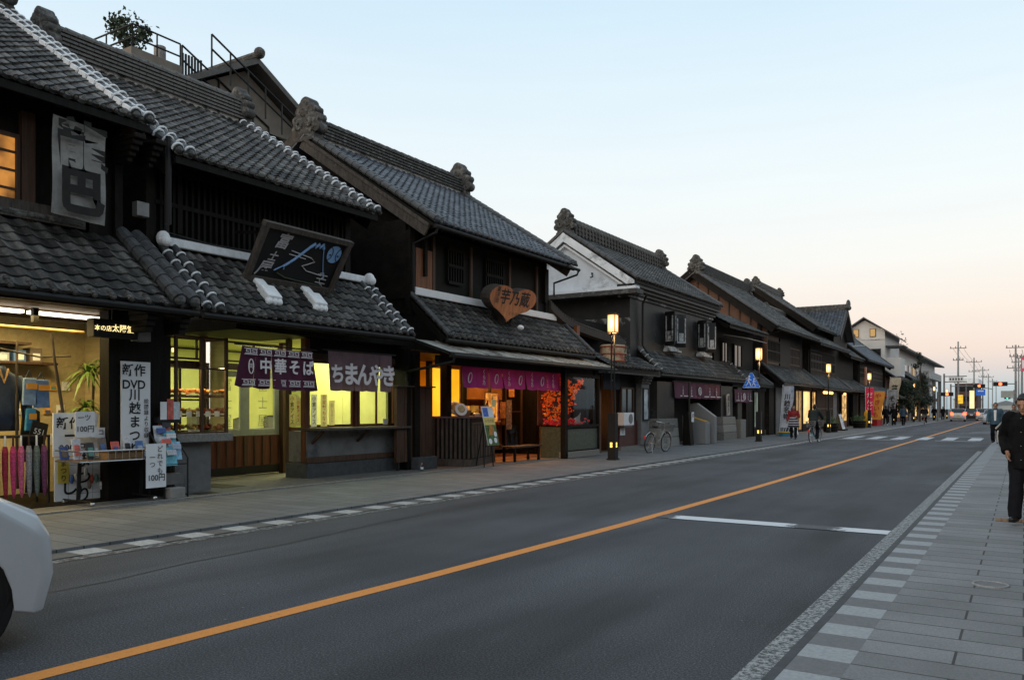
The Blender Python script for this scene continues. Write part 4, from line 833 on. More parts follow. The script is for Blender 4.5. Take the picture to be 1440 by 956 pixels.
b = MB(); c = at2(.87,.72); b.add([c+rt*.19*math.cos(q)+up*.19*math.sin(q)+nn*.006 for q in [2*PI*i/26 for i in range(26)]], [tuple(range(26))]); b.build('emblem', BLUE_L, t, fix=False)
b = MB()
for s_ in (-1,1): b.path([c+nn*.01+rt*(s_*.17-s_*.12*math.cos(q))+up*.15*math.sin(q) for q in [-1.2+2.4*i/8 for i in range(9)]],.008,5); b.path([c+nn*.01+rt*s_*.12+up*-.02,c+nn*.01+rt*s_*.09+up*-.02],.016,5)
b.build('emblem_line', BLACK, t)
for y in (10.55,12.6): MB().bar(V(12.9,y,4.95),V(12.1,y,4.85),.05,.05).build('stay', WOOD_DARK, t)
for k, y in enumerate((10.75,11.95)):
    s_ = thing('sign_footing', ['white mortar footing under the lettered half of the mountain signboard','white mortar footing under the emblem half of the mountain signboard'][k], 'footing', V(12.2,y,3.7)); b = MB(); sl = Vector((math.cos(.757),0,-math.sin(.757)))
    p = V(12.5,y,3.98)
    b.obox(p+sl*.05,sl*.26,(0,.12,0),sl.cross(Vector((0,1,0)))*.07); b.obox(p+sl*.42+Vector((0,0,.02)),sl*.18,(0,.17,0),sl.cross(Vector((0,1,0)))*.11)
    for j in range(3): b.ball(p+sl*.6+Vector((0,(j-1)*.12,.0)),.085); b.ball(p+sl*.52+Vector((0,(j-1)*.1,.1)),.07)
    b.build('mortar', MORTAR, s_, remesh=.02, sm=2)
t = thing('shutter_panel', 'stored brown wooden shutter panels standing past the serving counter', 'shutter', V(12.7,15.8,.06))
boards(t, 12.62, 15.02, 16.4, .26, 2.06, WOOD_BROWN, .23, 'board', .1); box(t, 'top_rail', WOOD_GREY, 12.56, 12.76, 14.98, 16.44, 2.063, 2.1)
b = MB()
for y in (15.1,16.3): b.box(12.64,12.7,y-.03,y+.03,.06,.26)
b.build('foot', METAL_DARK, t)
t = thing('bottle', 'small clear plastic bottle with orange cap on the ground by the shutters', 'bottle', V(12.1,15.3,.06)); MB().path([V(12.1,15.3,.06),V(12.1,15.3,.16),V(12.1,15.3,.2),V(12.1,15.3,.23)],[.035,.035,.03,.014],10).build('body', GLASS, t); MB().tube(V(12.1,15.3,.23),V(12.1,15.3,.26),.018,n=10).build('cap', mat('orange_cap',(.6,.15,.03),.5,.1,4), t); MB().tube(V(12.1,15.3,.11),V(12.1,15.3,.16),.0365,n=10).build('label_band', PAPER, t)
# ================================================================== sweet shop
B3 = thing('sweet_shop', 'dark timber sweet shop with long plain blue grey roof and glowing orange interior', 'building', V(13,19.5,0))
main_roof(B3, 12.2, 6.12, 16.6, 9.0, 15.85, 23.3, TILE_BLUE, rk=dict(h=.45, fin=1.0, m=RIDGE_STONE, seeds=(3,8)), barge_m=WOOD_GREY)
box(B3, 'upper_wall', WOOD_BLACK, 13.02, 13.3, 16.0, 22.9, 4.3, 6.1); box(B3, 'side_wall', WOOD_BLACK, 13.3, 19.8, 22.7, 22.9, 0, 6.2)
b = MB()
for k in range(9): b.obox(V(15.5,15.94,4.4+k*.22), (2.4,0,0), (0,.035,-.02), (0,0,.11))
b.build('side_boarding', WOOD_DARK, B3); posts(B3, WOOD_DARK, 12.95, (16.0,22.82), 3.9, 6.0, .18, .16)
posts(B3, WOOD_BROWN, 12.96, (16.9,18.6,20.6,22.2), 4.4, 6.0, .1, .06)
lattice(B3, 12.97, 17.5, 18.2, 4.9, 5.8, WOOD_BLACK, .1, .04); lattice(B3, 12.97, 19.3, 20.2, 4.9, 5.8, WOOD_BLACK, .1, .04)
boards(B3, 12.965, 16.15, 16.85, 4.6, 5.6, mat('lamp_tinted_wood', (.16,.055,.02), .55,.5,4,(6,9,.45)), .18, 'shutter_board', .04)  # brown wood brightened in colour, standing in for lamp glow on the wall
gutter(B3, 12.2, 6.1, 15.9, 23.3, down=(15.98,12.9,4.5)); gutter(B3, 12.15, 6.08, 22.6, 23.4, down=(23.35,13.0,5.2))
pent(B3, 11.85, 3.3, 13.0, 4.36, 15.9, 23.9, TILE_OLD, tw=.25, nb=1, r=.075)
MB().bar(V(12.97,16.1,4.5),V(12.97,23.4,4.5),.09,.2).build('flashing', WHITE, B3, bevel=.02)
b = MB(); d = V(12.3,15.3,3.2)-V(11.25,15.3,2.86)
for k in range(11):
    ya = 15.3+k*.81; e = V(11.25,ya,2.86); b.quad(e, e+Vector((0,.8,0)), e+d+Vector((0,.8,0)), e+d); b.obox(e+d/2+Vector((0,.805,.012)), d/2, (0,.014,0), (0,0,.016))
b.build('metal_canopy', METAL_SHEET, B3); b = MB(); b.box(11.22,11.3,15.3,24.2,2.74,2.86); b.obox(V(11.78,19.75,2.98), d/2, (0,4.45,0), (.006,0,.02)); b.build('canopy_edge', METAL_DARK, B3)
gutter(B3, 11.22, 2.88, 15.3, 24.2, down=(15.35,12.6,2.2)); box(B3, 'fascia', WOOD_BLACK, 11.75, 11.87, 15.5, 24.0, 2.6, 2.82)
ORANGE_ROOM = mat('amber_wall', (.5,.24,.07), .8,.25,2)
box(B3, 'end_wall', WOOD_BLACK, 12.6, 15.2, 15.4, 15.5, .05, 3.0); room(B3, 12.8, 15.2, 15.6, 23.9, 2.95, ORANGE_ROOM, mat('red_tile_floor', (.22,.1,.06),.6,.3,6), WOOD_BROWN)
struct(box(None, 'forecourt', mat('warm_paving', (.2,.115,.08),.7,.3,8), 11.83, 14.0, 16.6, 21.1, .055, .066))
area(B3, 13.4, 18.2, 2.85, 1, 3, 105, (1,.5,.15)); area(B3, 13.2, 22, 2.85, .8, 2.4, 60, (1,.42,.12))
YEL = emis('lit_yellow_room', (1.,.56,.03), 1.05, 1.4, (.85,.36,.01))
box(B3, 'lit_screen', YEL, 14.5, 14.55, 18.6, 20.15, 1.0, 2.72)
posts(B3, WOOD_BLACK, 14.3, (18.5,19.35,20.2), .05, 2.9, .13, .14); posts(B3, WOOD_DARK, 12.55, (15.7,17.0), .06, 2.95, .2, .22); posts(B3, WOOD_DARK, 11.5, (21.42,), .06, 2.82, .16, .16); posts(B3, WOOD_DARK, 11.75, (23.75,), .06, 2.82, .16, .16)
box(B3, 'post_base', STONE_DARK, 12.4, 13.6, 15.55, 16.3, .06, .36, .015)
window(B3, 13.5, 20.3, 22.2, .3, 2.6, WOOD_BROWN, GLASS, 2, 1, .08, .06, name='sliding_door')
for k, (y, z, h, w_) in enumerate(((20.6,1.2,.75,.34),(21.0,1.25,.5,.3),(21.35,.9,.9,.3),(21.5,1.9,.45,.3))):
    t = thing('poster', ['tall purple and white poster on the sweet shop door','orange food poster on the sweet shop door','dark poster low on the sweet shop door','small upper poster on the sweet shop door'][k], 'poster', V(13.45,y,z)); box(t, 'sheet', [mat('violet_print',(.3,.12,.3),.7,.7,7),mat('amber_print',(.5,.22,.06),.7,.6,9),mat('mixed_print',(.25,.2,.17),.7,.8,12),mat('amber_print',(.5,.22,.06))][k], 13.47, 13.485, y-w_/2, y+w_/2, z, z+h)
    text(t, 'lettering', 'いも', w_*.4, V(13.462,y,z+h*.7), PAPER, vertical=True)
# bay window on the street corner of the shop
b = MB(); b.box(11.5,11.75,21.4,23.65,.06,.25); b.build('bay_plinth', STONE, B3, bevel=.01)
GT = mat('green_glazed_panel', (.07,.085,.065), .35,.35,12); box(B3, 'bay_panel', GT, 11.56, 11.62, 21.5, 23.6, .253, .98); box(B3, 'bay_side_panel', GT, 11.66, 12.4, 21.43, 21.5, .06, .98)
b = MB(); b.box(11.5,11.66,21.44,23.66,.983,1.05).box(11.5,11.6,21.44,23.66,2.5,2.6).box(11.53,11.555,21.5,23.6,.25,.29).box(11.53,11.555,21.5,23.6,.93,.97).box(11.505,11.6,21.441,21.5,.25,2.6).box(11.505,11.6,23.6,23.659,.25,2.6); b.build('bay_frame', WOOD_DARK, B3)
box(B3, 'bay_deck', WOOD_DARK, 11.62, 12.5, 21.5, 23.6, .985, 1.03); box(B3, 'bay_back', mat('dim_red_wall',(.09,.035,.025),.8,.4,2), 12.52, 12.56, 21.5, 23.6, 1.03, 2.7)
MB().quad(V(11.58,21.5,1.05),V(11.58,23.6,1.05),V(11.58,23.6,2.5),V(11.58,21.5,2.5)).build('bay_pane', GLASS, B3, fix=False); MB().quad(V(11.66,21.46,1.0),V(12.45,21.46,1.0),V(12.45,21.46,2.55),V(11.66,21.46,2.55)).build('bay_pane', GLASS, B3, fix=False)
area(B3, 12.1, 22.4, 2.6, .6, 2, 6, (1,.5,.2))
LEAFR = [mat('autumn_red',(.55,.05,.01),.6,.4,8,glow=((1,.09,.01),.3)), mat('autumn_orange',(.6,.12,.01),.6,.4,8,glow=((1,.2,.02),.25))]  # slight glow in the leaf materials stands in for warm lamp light
def garland(label, pts, n, spread, seed):
    t = thing('autumn_leaf_garland', label, 'garland', Vector(pts[0])); MB().path(pts, .01, 5).build('twig', BARK, t); r = random.Random(seed); bs = [MB(), MB()]
    for k in range(n):
        f = r.random()*(len(pts)-1); i = min(int(f), len(pts)-2); p = Vector(pts[i]).lerp(Vector(pts[i+1]), f-i)+Vector([r.gauss(0,spread) for _ in range(3)])
        u = Vector([r.gauss(0,1) for _ in range(3)]).normalized(); v = u.orthogonal().normalized(); s_ = r.uniform(.03,.06); bs[k % 2].quad(p-u*s_,p-v*s_*.7,p+u*s_,p+v*s_*.7)
    for i in (0,1): bs[i].build('leaves', LEAFR[i], t, fix=False)
garland('red maple garland across the top of the bay window', [V(11.8,21.6,2.42),V(11.85,22.2,2.3),V(11.8,22.5,2.0),V(11.8,22.9,2.4)], 130, .06, 1)
garland('red maple spray hanging down the middle of the bay window', [V(11.9,22.6,2.1),V(11.85,22.3,1.8),V(11.9,22.1,1.5),V(11.9,22.2,1.3)], 80, .09, 2)
garland('dense orange maple branches behind the side pane', [V(12.35,21.65,2.5),V(12.2,21.7,2.0),V(12.3,21.65,1.6),V(12.1,21.7,1.2)], 230, .13, 3)
garland('orange maple branch at the street edge of the side pane', [V(11.78,21.65,2.45),V(11.85,21.7,1.9),V(11.8,21.65,1.4)], 120, .06, 4)
t = thing('flower_bed', 'heap of crimson flowers along the bay window floor', 'flowers', V(12,21.6,1.03)); bs = [MB(),MB()]; r = random.Random(9)
for k in range(150): bs[k % 6 == 0].ball(V(r.uniform(11.72,12.4),r.uniform(21.55,23.4),1.06+r.uniform(0,.16)),.05,(1,1,.7),6,4)
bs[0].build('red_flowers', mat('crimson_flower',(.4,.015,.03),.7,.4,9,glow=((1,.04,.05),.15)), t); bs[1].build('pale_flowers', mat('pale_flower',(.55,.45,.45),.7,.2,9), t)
t = thing('doll', 'little red hooded doll standing in the bay window corner', 'doll', V(11.72,21.7,1.03)); MB().loft([[V(11.72+r_*math.cos(q),21.7+r_*math.sin(q),z) for q in [2*PI*i/12 for i in range(12)]] for r_, z in ((.1,1.04),(.11,1.15),(.07,1.32),(.045,1.38))]).build('robe', mat('doll_red',(.4,.02,.02),.7,.2,8), t); MB().ball(V(11.7,21.7,1.45),.075).build('head', mat('doll_cream',(.6,.45,.3),.6,.1,8), t); MB().loft([[V(11.74+r_*math.cos(q),21.7+r_*math.sin(q),z) for q in [2*PI*i/12 for i in range(12)]] for r_, z in ((.085,1.47),(.06,1.55),(.01,1.6))]).build('hood', MATS['doll_red'], t)
t = thing('paper_crane', 'white folded paper crane sitting in the bay window', 'ornament', V(11.75,22.6,1.1)); MB().add([V(11.75,22.35,1.24),V(11.75,22.6,1.12),V(11.72,22.75,1.42),V(11.8,22.85,1.14),V(11.76,22.62,1.3)],[(0,1,4),(1,3,2),(1,2,4)]).build('wing', PAPER, t, fix=False); MB().prism([V(11.72,22.45,1.1),V(11.72,22.75,1.1),V(11.72,22.6,1.22)],(-.08,0,0)).build('body', PAPER, t)
# goods before the shop
t = noren('shop_curtain', 'long magenta curtain with white ring crests across the sweet shop entrance', 11.82, 16.5, 21.95, 2.08, 2.6, 9, MAGENTA, seed=3, rod=True)
for i in range(9):
    y = 16.5+(i+.5)*.605
    if i % 2 == 0:
        b = MB(); b.path([V(11.755,y+.075*math.cos(q)+.03*math.sin(q),2.32+.125*math.sin(q)) for q in [.3+6.25*k/16 for k in range(17)]],[.007+.009*math.sin(PI*k/16) for k in range(17)],5); b.build('crest', CLOTH_WHITE, t)
    else: text(t, 'lettering', 'くら乃', .13, V(11.745,y,2.34), CLOTH_WHITE, vertical=True, bold=.015)
t = thing('heart_signboard', 'brown wooden signboard carved as a heart on the sweet shop roof', 'sign', V(12.3,19.6,3.95))
HW = mat('carved_wood', (.3,.105,.045), .5,.5,2,(2,5,1)); hp = []
for k in range(40):
    q = 2*PI*k/40; x = 16*math.sin(q)**3; z = 13*math.cos(q)-5*math.cos(2*q)-2*math.cos(3*q)-math.cos(4*q)
    hp.append((x/16, z/16))
c = V(12.2,19.5,4.5); ru = Vector((.12,1,0)).normalized(); uu = Vector((.22,.05,1)).normalized(); nn = ru.cross(uu).normalized()
b = MB(); b.prism([c+ru*(x*1.04+.08*z)+uu*(.62*z*(1 if z > -.3 else .85)) for x, z in hp], -nn*.34); o = b.build('slab', WOOD_GREY, t)
b = MB(); b.add([c+nn*.004+ru*(x*1.03+.08*z)+uu*(.615*z*(1 if z > -.3 else .85)) for x, z in hp],[tuple(range(40))]); b.build('face', HW, t, fix=False)
text(t, 'lettering', '芋乃蔵', .44, c+ru*.08+uu*.12, INK, right=ru, up=uu, bold=.02, ext=.012); text(t, 'lettering', '菓子司', .15, c-ru*.68+uu*.16, INK, right=ru, up=uu, vertical=True, ext=.012, bold=.01); text(t, 'lettering', 'くらの', .13, c+ru*.1-uu*.3, INK, right=ru, up=uu, ext=.012)
b = MB(); b.tube(c-uu*.4-nn*.2,V(12.5,19.45,3.9),.04,n=6); b.tube(c-ru*.5-nn*.25,V(12.6,18.9,4.0),.03,n=6); b.tube(c+ru*.5-nn*.25,V(12.6,20.0,4.0),.03,n=6); b.build('stay', METAL_DARK, t); MB().ball(V(12.05,19.7,3.83),.09,(1,1.2,.8)).build('spotlight', WHITE, t)
t = thing('sales_counter', 'tall dark slatted sales counter draped in purple at the sweet shop front', 'counter', V(12.3,17.4,.06))
q0, q1, q3 = Vector(V(11.86,17.0,.06)), Vector(V(12.44,18.95,.06)), Vector(V(13.3,16.7,.06)); e1 = (q1-q0); e2 = (q3-q0); up = Vector((0,0,1.24))
b = MB(); b.prism([q0+up*.16,q1+up*.16,q1+e2+up*.16,q3+up*.16], up*.84); b.build('carcass', WOOD_DARK, t)
b = MB(); b.prism([q0-e1*.012-e2*.012,q1+e1*.012-e2*.012,q1+e2,q3-e1*.012], up*.16); b.build('base', WOOD_GREY, t)
b = MB()
for k in range(12): p = q0+e2*(k+.5)/12-e1.normalized()*.012; b.obox(p+up*.58, e2.normalized()*.03, e1.normalized()*.014, up*.41)
for k in range(9): p = q0+e1*(k+.5)/9-e2.normalized()*.012; b.obox(p+up*.52, e1.normalized()*.085, e2.normalized()*.012, up*.34)
b.obox(q0+e1*.5+up*.89-e2.normalized()*.014, e1*.5, e2.normalized()*.013, up*.02)
b.build('slats', WOOD_GREY, t); b = MB(); b.prism([q0+up*1.001-e1*.02-e2*.02,q1+up*1.001+e1*.02-e2*.02,q1+e2+up*1.001+e1*.02,q3+up*1.001-e1*.02],(0,0,.04)); b.build('top', PURPLE_GREY, t)
top = lambda f, g, z=0: q0+e1*f+e2*g+up*1.035+Vector((0,0,z))
t = thing('basket', 'shallow woven basket with raised lid on the sales counter', 'basket', top(.3,.3)); b = MB(); b.loft([[top(.3,.3,z)+Vector((r_*math.cos(q),r_*1.6*math.sin(q),0)) for q in [2*PI*i/18 for i in range(18)]] for r_, z in ((.13,.0),(.19,.16),(.17,.16),(.12,.03))]); b.build('weave', MATS['wicker'], t)
for k, (f, g, r_) in enumerate(((.12,.25,.17),(.3,.45,.2),(.52,.4,.15))):
    t = thing('plate', ['pale round plate propped beside the basket on the sales counter','larger cream plate propped in the middle of the sales counter','smaller pale plate propped near the easel end of the sales counter'][k], 'plate', top(f,g)); b = MB(); c = top(f,g,r_*1.05); n_ = Vector((.8,-.5,.35)).normalized(); b.tube(c,c+n_*.02,r_,r_*.85,20); b.build('dish', PAPER, t); b = MB(); b.tube(c+n_*.021,c+n_*.03,r_*.6,n=18); b.build('well', mat('tan_glaze',(.4,.3,.15),.4,.5,14), t)
for k, (f, g) in enumerate(((.6,.2),(.75,.25),(.85,.3),(.5,.12))):
    t = thing('sweet_dish', '%s on the sales counter' % ['silver foil sweets','little black dish of sweets','amber bowl of sweets','white bowl of samples'][k], 'dish', top(f,g)); b = MB(); c = top(f,g); b.loft([[c+Vector((r_*math.cos(q),r_*math.sin(q),z)) for q in [2*PI*i/14 for i in range(14)]] for r_, z in ((.05,0),(.1,.05),(.09,.05),(.04,.015))]); b.build('bowl', [METAL_GREY,METAL_DARK,FOOD[0],WHITE][k], t); b = MB()
    for j in range(6): b.ball(c+Vector((.04*math.cos(j),.04*math.sin(j),.06)),.03)
    b.build('sweets', [CHROME,FOOD[1],FOOD[0],FOOD[1]][k], t)
t = thing('shelf_display', 'glowing shelf of boxed sweets seen under the magenta curtain', 'shelf', V(14.5,20.5,.06))
for z in (1.0,1.4,1.8): box(t, 'shelf', WOOD_BROWN, 14.2, 14.6, 20.3, 23.0, z, z+.03)
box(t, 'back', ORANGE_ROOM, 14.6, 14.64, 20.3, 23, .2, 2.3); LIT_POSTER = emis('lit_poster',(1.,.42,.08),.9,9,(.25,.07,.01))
for k in range(10):
    p = thing('sweet_box', 'small wrapped sweet box on the glowing shelf inside the sweet shop', 'box', V(14.3,20.45+k*.25,1.03+.4*(k % 2)), 'boxes on the glowing shelf'); z = 1.032+.4*(k % 2); box(p, 'carton', [FOOD[0],CREAM,FOOD[2],mat('amber_print',(1,1,1))][k % 4], 14.22, 14.45, 20.36+k*.25, 20.54+k*.25, z, z+.2); box(p, 'wrapper_band', PAPER, 14.21, 14.219, 20.36+k*.25, 20.54+k*.25, z+.08, z+.12)
for k, (y, z0, z1) in enumerate(((18.75,1.2,1.62),(20.2,1.15,2.0))):
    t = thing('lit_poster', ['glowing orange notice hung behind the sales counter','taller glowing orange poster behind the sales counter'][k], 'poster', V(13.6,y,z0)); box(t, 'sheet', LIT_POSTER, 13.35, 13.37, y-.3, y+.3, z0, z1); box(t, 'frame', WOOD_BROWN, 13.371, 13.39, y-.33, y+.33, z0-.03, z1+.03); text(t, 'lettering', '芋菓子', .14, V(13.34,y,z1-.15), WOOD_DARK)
    MB().tube(V(13.38,y,z1+.03),V(13.38,y,2.95),.008,n=5).build('cord', METAL_DARK, t)
t = thing('easel_sign', 'easel with a colourful sweet potato poster before the counter', 'easel', V(11.5,17.3,.06))
E0 = V(11.4,17.1,.62); eu = Vector((-.22,-.02,1)).normalized(); er = Vector((0,1,0)); en = er.cross(eu)
def face(nm, m, u0, u1, w0, w1, off): MB().quad(E0+er*u0+eu*w0+en*off,E0+er*u1+eu*w0+en*off,E0+er*u1+eu*w1+en*off,E0+er*u0+eu*w1+en*off).build(nm, m, t, fix=False)
MB().obox(E0+er*.25+eu*.5-en*.01, er*.25, eu*.5, en*.008).build('panel', PAPER, t)
face('poster_photo', mat('salad_print',(.06,.13,.03),.6,.8,14), .0, .5, .0, .52, .002); face('poster_band', mat('lemon_print',(.6,.5,.15),.6,.15,5), 0,.5,.52,.72,.002); face('poster_blue', mat('blue_print',(.05,.13,.5),.6,.5,16), .03,.26,.74,.97,.003)
b = MB()
for (u, w, r_) in ((.2,.3,.13),(.28,.36,.12),(.22,.42,.1)): b.ball(E0+er*u+eu*w+en*.004, r_, (.06,.75,1.1))
b.build('poster_potatoes', FOOD[0], t); b = MB()
for (u, w, r_) in ((.12,.1,.075),(.36,.12,.07),(.4,.28,.07)): b.add([E0+er*(u+r_*math.cos(q))+eu*(w+r_*math.sin(q))+en*.006 for q in [2*PI*i/18 for i in range(18)]],[tuple(range(18))])
b.build('poster_badge', PAPER, t, fix=False); text(t, 'lettering', 'いもの店', .1, E0+er*.25+eu*.62+en*.004, FOOD[2], right=er, up=eu)
b = MB()
for y in (17.14,17.56): b.tube(V(11.56,y,.06),V(11.66,17.35+(y-17.35)*.4,1.75),.016,n=6)
b.tube(V(11.95,17.35,.06),V(11.62,17.35,1.7),.016,n=6); b.tube(V(11.58,17.15,.3),V(11.58,17.55,.3),.012,n=6); b.tube(V(11.44,17.05,.6),V(11.44,17.65,.6),.016,n=6); b.build('easel_leg', METAL_DARK, t); box(t, 'price_flag', CREAM, 11.55, 11.56, 17.48, 17.66, 1.6, 1.78)
t = thing('bench', 'low slatted wooden bench on the warm paving before the sweet shop', 'bench', V(11.9,19.8,.06))
b = MB()
for k in range(4): b.box(11.85+k*.12,11.95+k*.12,19.0,20.6,.46,.5)
b.build('seat', WOOD_BROWN, t)
for y in (19.15,20.45):
    for a in (11.9,12.25): box(t, 'leg', WOOD_DARK, a-.03, a+.03, y-.03, y+.03, .06, .46)
box(t, 'rail', WOOD_DARK, 12.05, 12.1, 19.15, 20.45, .36, .42)
# ================================================================== small shop in the gap, with a curved eave
B3b = thing('curved_eave_shop', 'narrow shop with curved shingled eave between sweet shop and white gabled storehouse', 'building', V(13,26,0))
box(B3b, 'upper_wall', WOOD_BLACK, 13.3, 13.5, 23.0, 28.4, 3.0, 4.7); box(B3b, 'front_wall', WOOD_DARK, 12.2, 12.4, 24.1, 25.0, .05, 3.1)
b = MB(); cv = [(22.95,4.95),(23.6,4.62),(24.4,4.38),(25.2,4.26),(26.0,4.17),(27.4,4.03)]
prev = None
rings = []
for (y, z) in cv: o = (27.4-y)*.13; rings.append([V(12.3+o,y,z),V(12.3+o,y,z-.22),V(12.5+o,y,z-.26),V(13.9,y,z+.3),V(13.9,y,z+.55)])
b.loft(rings); b.build('curved_eave', mat('shingle',(.06,.052,.046),.85,.5,14,(1,12,1),bump=.6), B3b); b = MB()
for i in range(len(cv)-1):
    for k in range(6):
        f = k/6; o = (27.4-cv[i][0])*.13*(1-f)+(27.4-cv[i+1][0])*.13*f; y = cv[i][0]*(1-f)+cv[i+1][0]*f; z = cv[i][1]*(1-f)+cv[i+1][1]*f; b.obox((V(12.3+o,y,z)+V(13.9,y,z+.55))/2+Vector((0,0,.02)), (V(12.3+o,y,z)-V(13.9,y,z+.55))/2, (0,.03,0), (.006,0,.026))
b.build('shingle_course', WOOD_GREY, B3b); posts(B3b, mat('lamp_tinted_wood',(1,1,1)), 12.6, (24.3,), 3.2, 4.3, .2, .16)
tile_roof(B3b, 'lower_roof', 11.5, 2.95, 12.4, 3.45, 24.3, 28.7, TILE_OLD); box(B3b, 'eave_board', RIDGE_STONE, 11.5, 11.6, 24.3, 28.8, 2.72, 2.93); soffit(B3b, 11.5, 2.92, 12.4, 3.42, 24.3, 28.7)
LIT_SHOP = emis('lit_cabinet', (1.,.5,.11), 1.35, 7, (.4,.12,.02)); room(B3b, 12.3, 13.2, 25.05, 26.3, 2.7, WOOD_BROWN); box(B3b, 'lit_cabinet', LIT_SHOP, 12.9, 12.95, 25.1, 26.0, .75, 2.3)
posts(B3b, WOOD_RED, 12.15, (25.05,26.25), .06, 2.7, .12, .12); box(B3b, 'lintel_cloth', mat('navy_noren',(.02,.024,.035),.9,.2,4), 12.0, 12.02, 24.95, 26.3, 2.2, 2.75); text(B3b, 'lettering', 'ト', .28, V(11.99,25.6,2.5), CLOTH_WHITE)
box(B3b, 'brick_dado', mat('dark_red_panel',(.075,.022,.018),.5,.3,5), 12.05, 12.2, 26.35, 28.0, .06, 1.1); box(B3b, 'window_wall', WOOD_DARK, 12.12, 12.2, 26.35, 28.0, 1.103, 2.8); window(B3b, 12.03, 26.5, 27.6, 1.2, 2.3, WOOD_BROWN, DARK_GLASS, 2)
box(B3b, 'plinth', STONE, 11.95, 12.4, 26.3, 29.2, .05, .2); box(B3b, 'pilaster', PLASTER_GREY, 11.9, 12.3, 27.95, 28.7, .2, 2.75, .015)
b = MB()
for k, z in enumerate((2.45,2.55,2.65)): b.box(11.86-k*.04,12.28,27.9-k*.03,28.75+k*.03,z,z+.085)
b.build('pilaster_cap', RIDGE_STONE, B3b, bevel=.01); window(B3b, 11.85, 28.05, 28.6, 1.1, 2.3, METAL_DARK, mat('reflecting_pane',(.3,.33,.36),.1,.7,3), 1, 0, .05, .05)
t = thing('barrel_sign', 'small round cream and red cask sign on the eave behind the first lamp', 'sign', V(11.9,25.8,3.2)); 
cc = V(12.0,25.75,3.1); b = MB(); b.loft([[cc+Vector((r_*math.cos(q),1.35*r_*math.sin(q),z)) for q in [2*PI*i/20 for i in range(20)]] for r_, z in ((.4,0),(.42,.05),(.43,.3),(.42,.58),(.4,.62))]); b.build('cask', mat('straw_cask',(.42,.34,.23),.8,.3,5,dirt=(.3,.1,.06),dirt_at=.55), t); b = MB()
for z in (.06,.3,.55): b.path([cc+Vector((.43*math.cos(q),.58*math.sin(q),z)) for q in [2*PI*i/22 for i in range(22)]],.025,6,True)
b.build('rope', mat('rope_red',(.3,.07,.04),.8,.3,9), t); text(t, 'lettering', '川越', .3, cc+Vector((.46,.1,.31)), INK, right=(.2,.98,0), vertical=True, bold=.02); box(t, 'stand', WOOD_DARK, 11.6, 12.3, 25.2, 26.4, 3.02, 3.1)
t = thing('air_conditioner', 'white box unit with round grille beside the first lamp post', 'air conditioner', V(11.9,26.6,.9)); box(t, 'case', WHITE, 11.75, 12.03, 26.1, 26.95, .95, 1.4, .02); MB().tube(V(11.74,26.65,1.18),V(11.75,26.65,1.18),.17,n=20).build('grille', mat('grille_grey',(.2,.19,.2),.6,.3,30), t); box(t, 'bracket', METAL_GREY, 11.8, 12.03, 26.2, 26.9, .9, .949)
t = thing('notice_plate', 'small white notice plate under the box unit', 'sign', V(11.9,26.7,.6)); box(t, 'plate', PAPER, 12.03, 12.045, 26.4, 26.8, .6, .85); text(t, 'lettering', '上', .15, V(12.025,26.6,.72), INK)
# ================================================================== black storehouse with the white gable
B4 = thing('storehouse', 'black plastered storehouse with white gable, shuttered windows and rolled ridge', 'building', V(13,34,0))
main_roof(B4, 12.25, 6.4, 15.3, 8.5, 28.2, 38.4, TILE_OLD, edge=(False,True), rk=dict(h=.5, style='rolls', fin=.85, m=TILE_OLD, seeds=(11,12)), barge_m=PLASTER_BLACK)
# white plaster gable and its moulded edge
def gb(nm, y, off, w, m, th): 
    b = MB()
    for s_ in (0,1):
        f = lambda a: a if not s_ else 2*15.3-a
        e, t_ = V(f(12.3),y,6.33-off), V(f(15.3),y,8.42-off); d = t_-e; b.prism([e,t_,t_-Vector((0,0,w)),e-Vector((0,0,w))] ,(0,th,0))
    return b.build(nm, m, B4)
gb('gable_moulding', 28.2, .0, .34, PLASTER_WHITE, .3); gb('gable_moulding', 28.27, .345, .07, STONE_DARK, .2); gb('gable_moulding', 28.3, .42, .1, PLASTER_WHITE, .15)
MB().prism([V(12.6,28.45,6.12),V(18.0,28.45,6.12),V(15.3,28.45,8.1)],(0,.1,0)).build('gable_wall', mat('blue_white_plaster',(.58,.62,.67),.8,.12,2,dirt=(.3,.31,.32),dirt_at=.6), B4); b = MB(); b.box(12.2,18.5,28.15,28.5,6.0,6.12); b.build('gable_band', PLASTER_WHITE, B4); box(B4, 'gable_pent', RIDGE_STONE, 12.1, 18.5, 28.0, 28.6, 5.82, 5.995)
MB().path([V(14.1,28.4,6.75),V(14.1,28.3,6.75),V(14.05,28.28,6.6),V(14.15,28.28,6.58)],.03,6).build('wall_hook', METAL_DARK, B4)
barrels(B4, V(12.23,28.28,6.47), V(15.3,28.28,8.55), .09, .3, TILE_OLD)
for k in range(4): box(B4, 'cornice', PLASTER_PEEL if k == 3 else PLASTER_BLACK, 12.28+k*.1, 13.0, 28.2+.03*k, 38.3-.03*k, 6.1-k*.12, 6.22-k*.12, .012)
box(B4, 'wall', PLASTER_BLACK, 12.65, 18.2, 28.62, 38.2, 3.0, 5.82); box(B4, 'wall_patch', PLASTER_PEEL, 12.63, 15.0, 28.6, 28.619, 3.4, 5.0)
pent(B4, 11.75, 2.92, 12.7, 3.86, 29.3, 40.8, TILE_OLD, tw=.25, white=MORTAR_OLD)
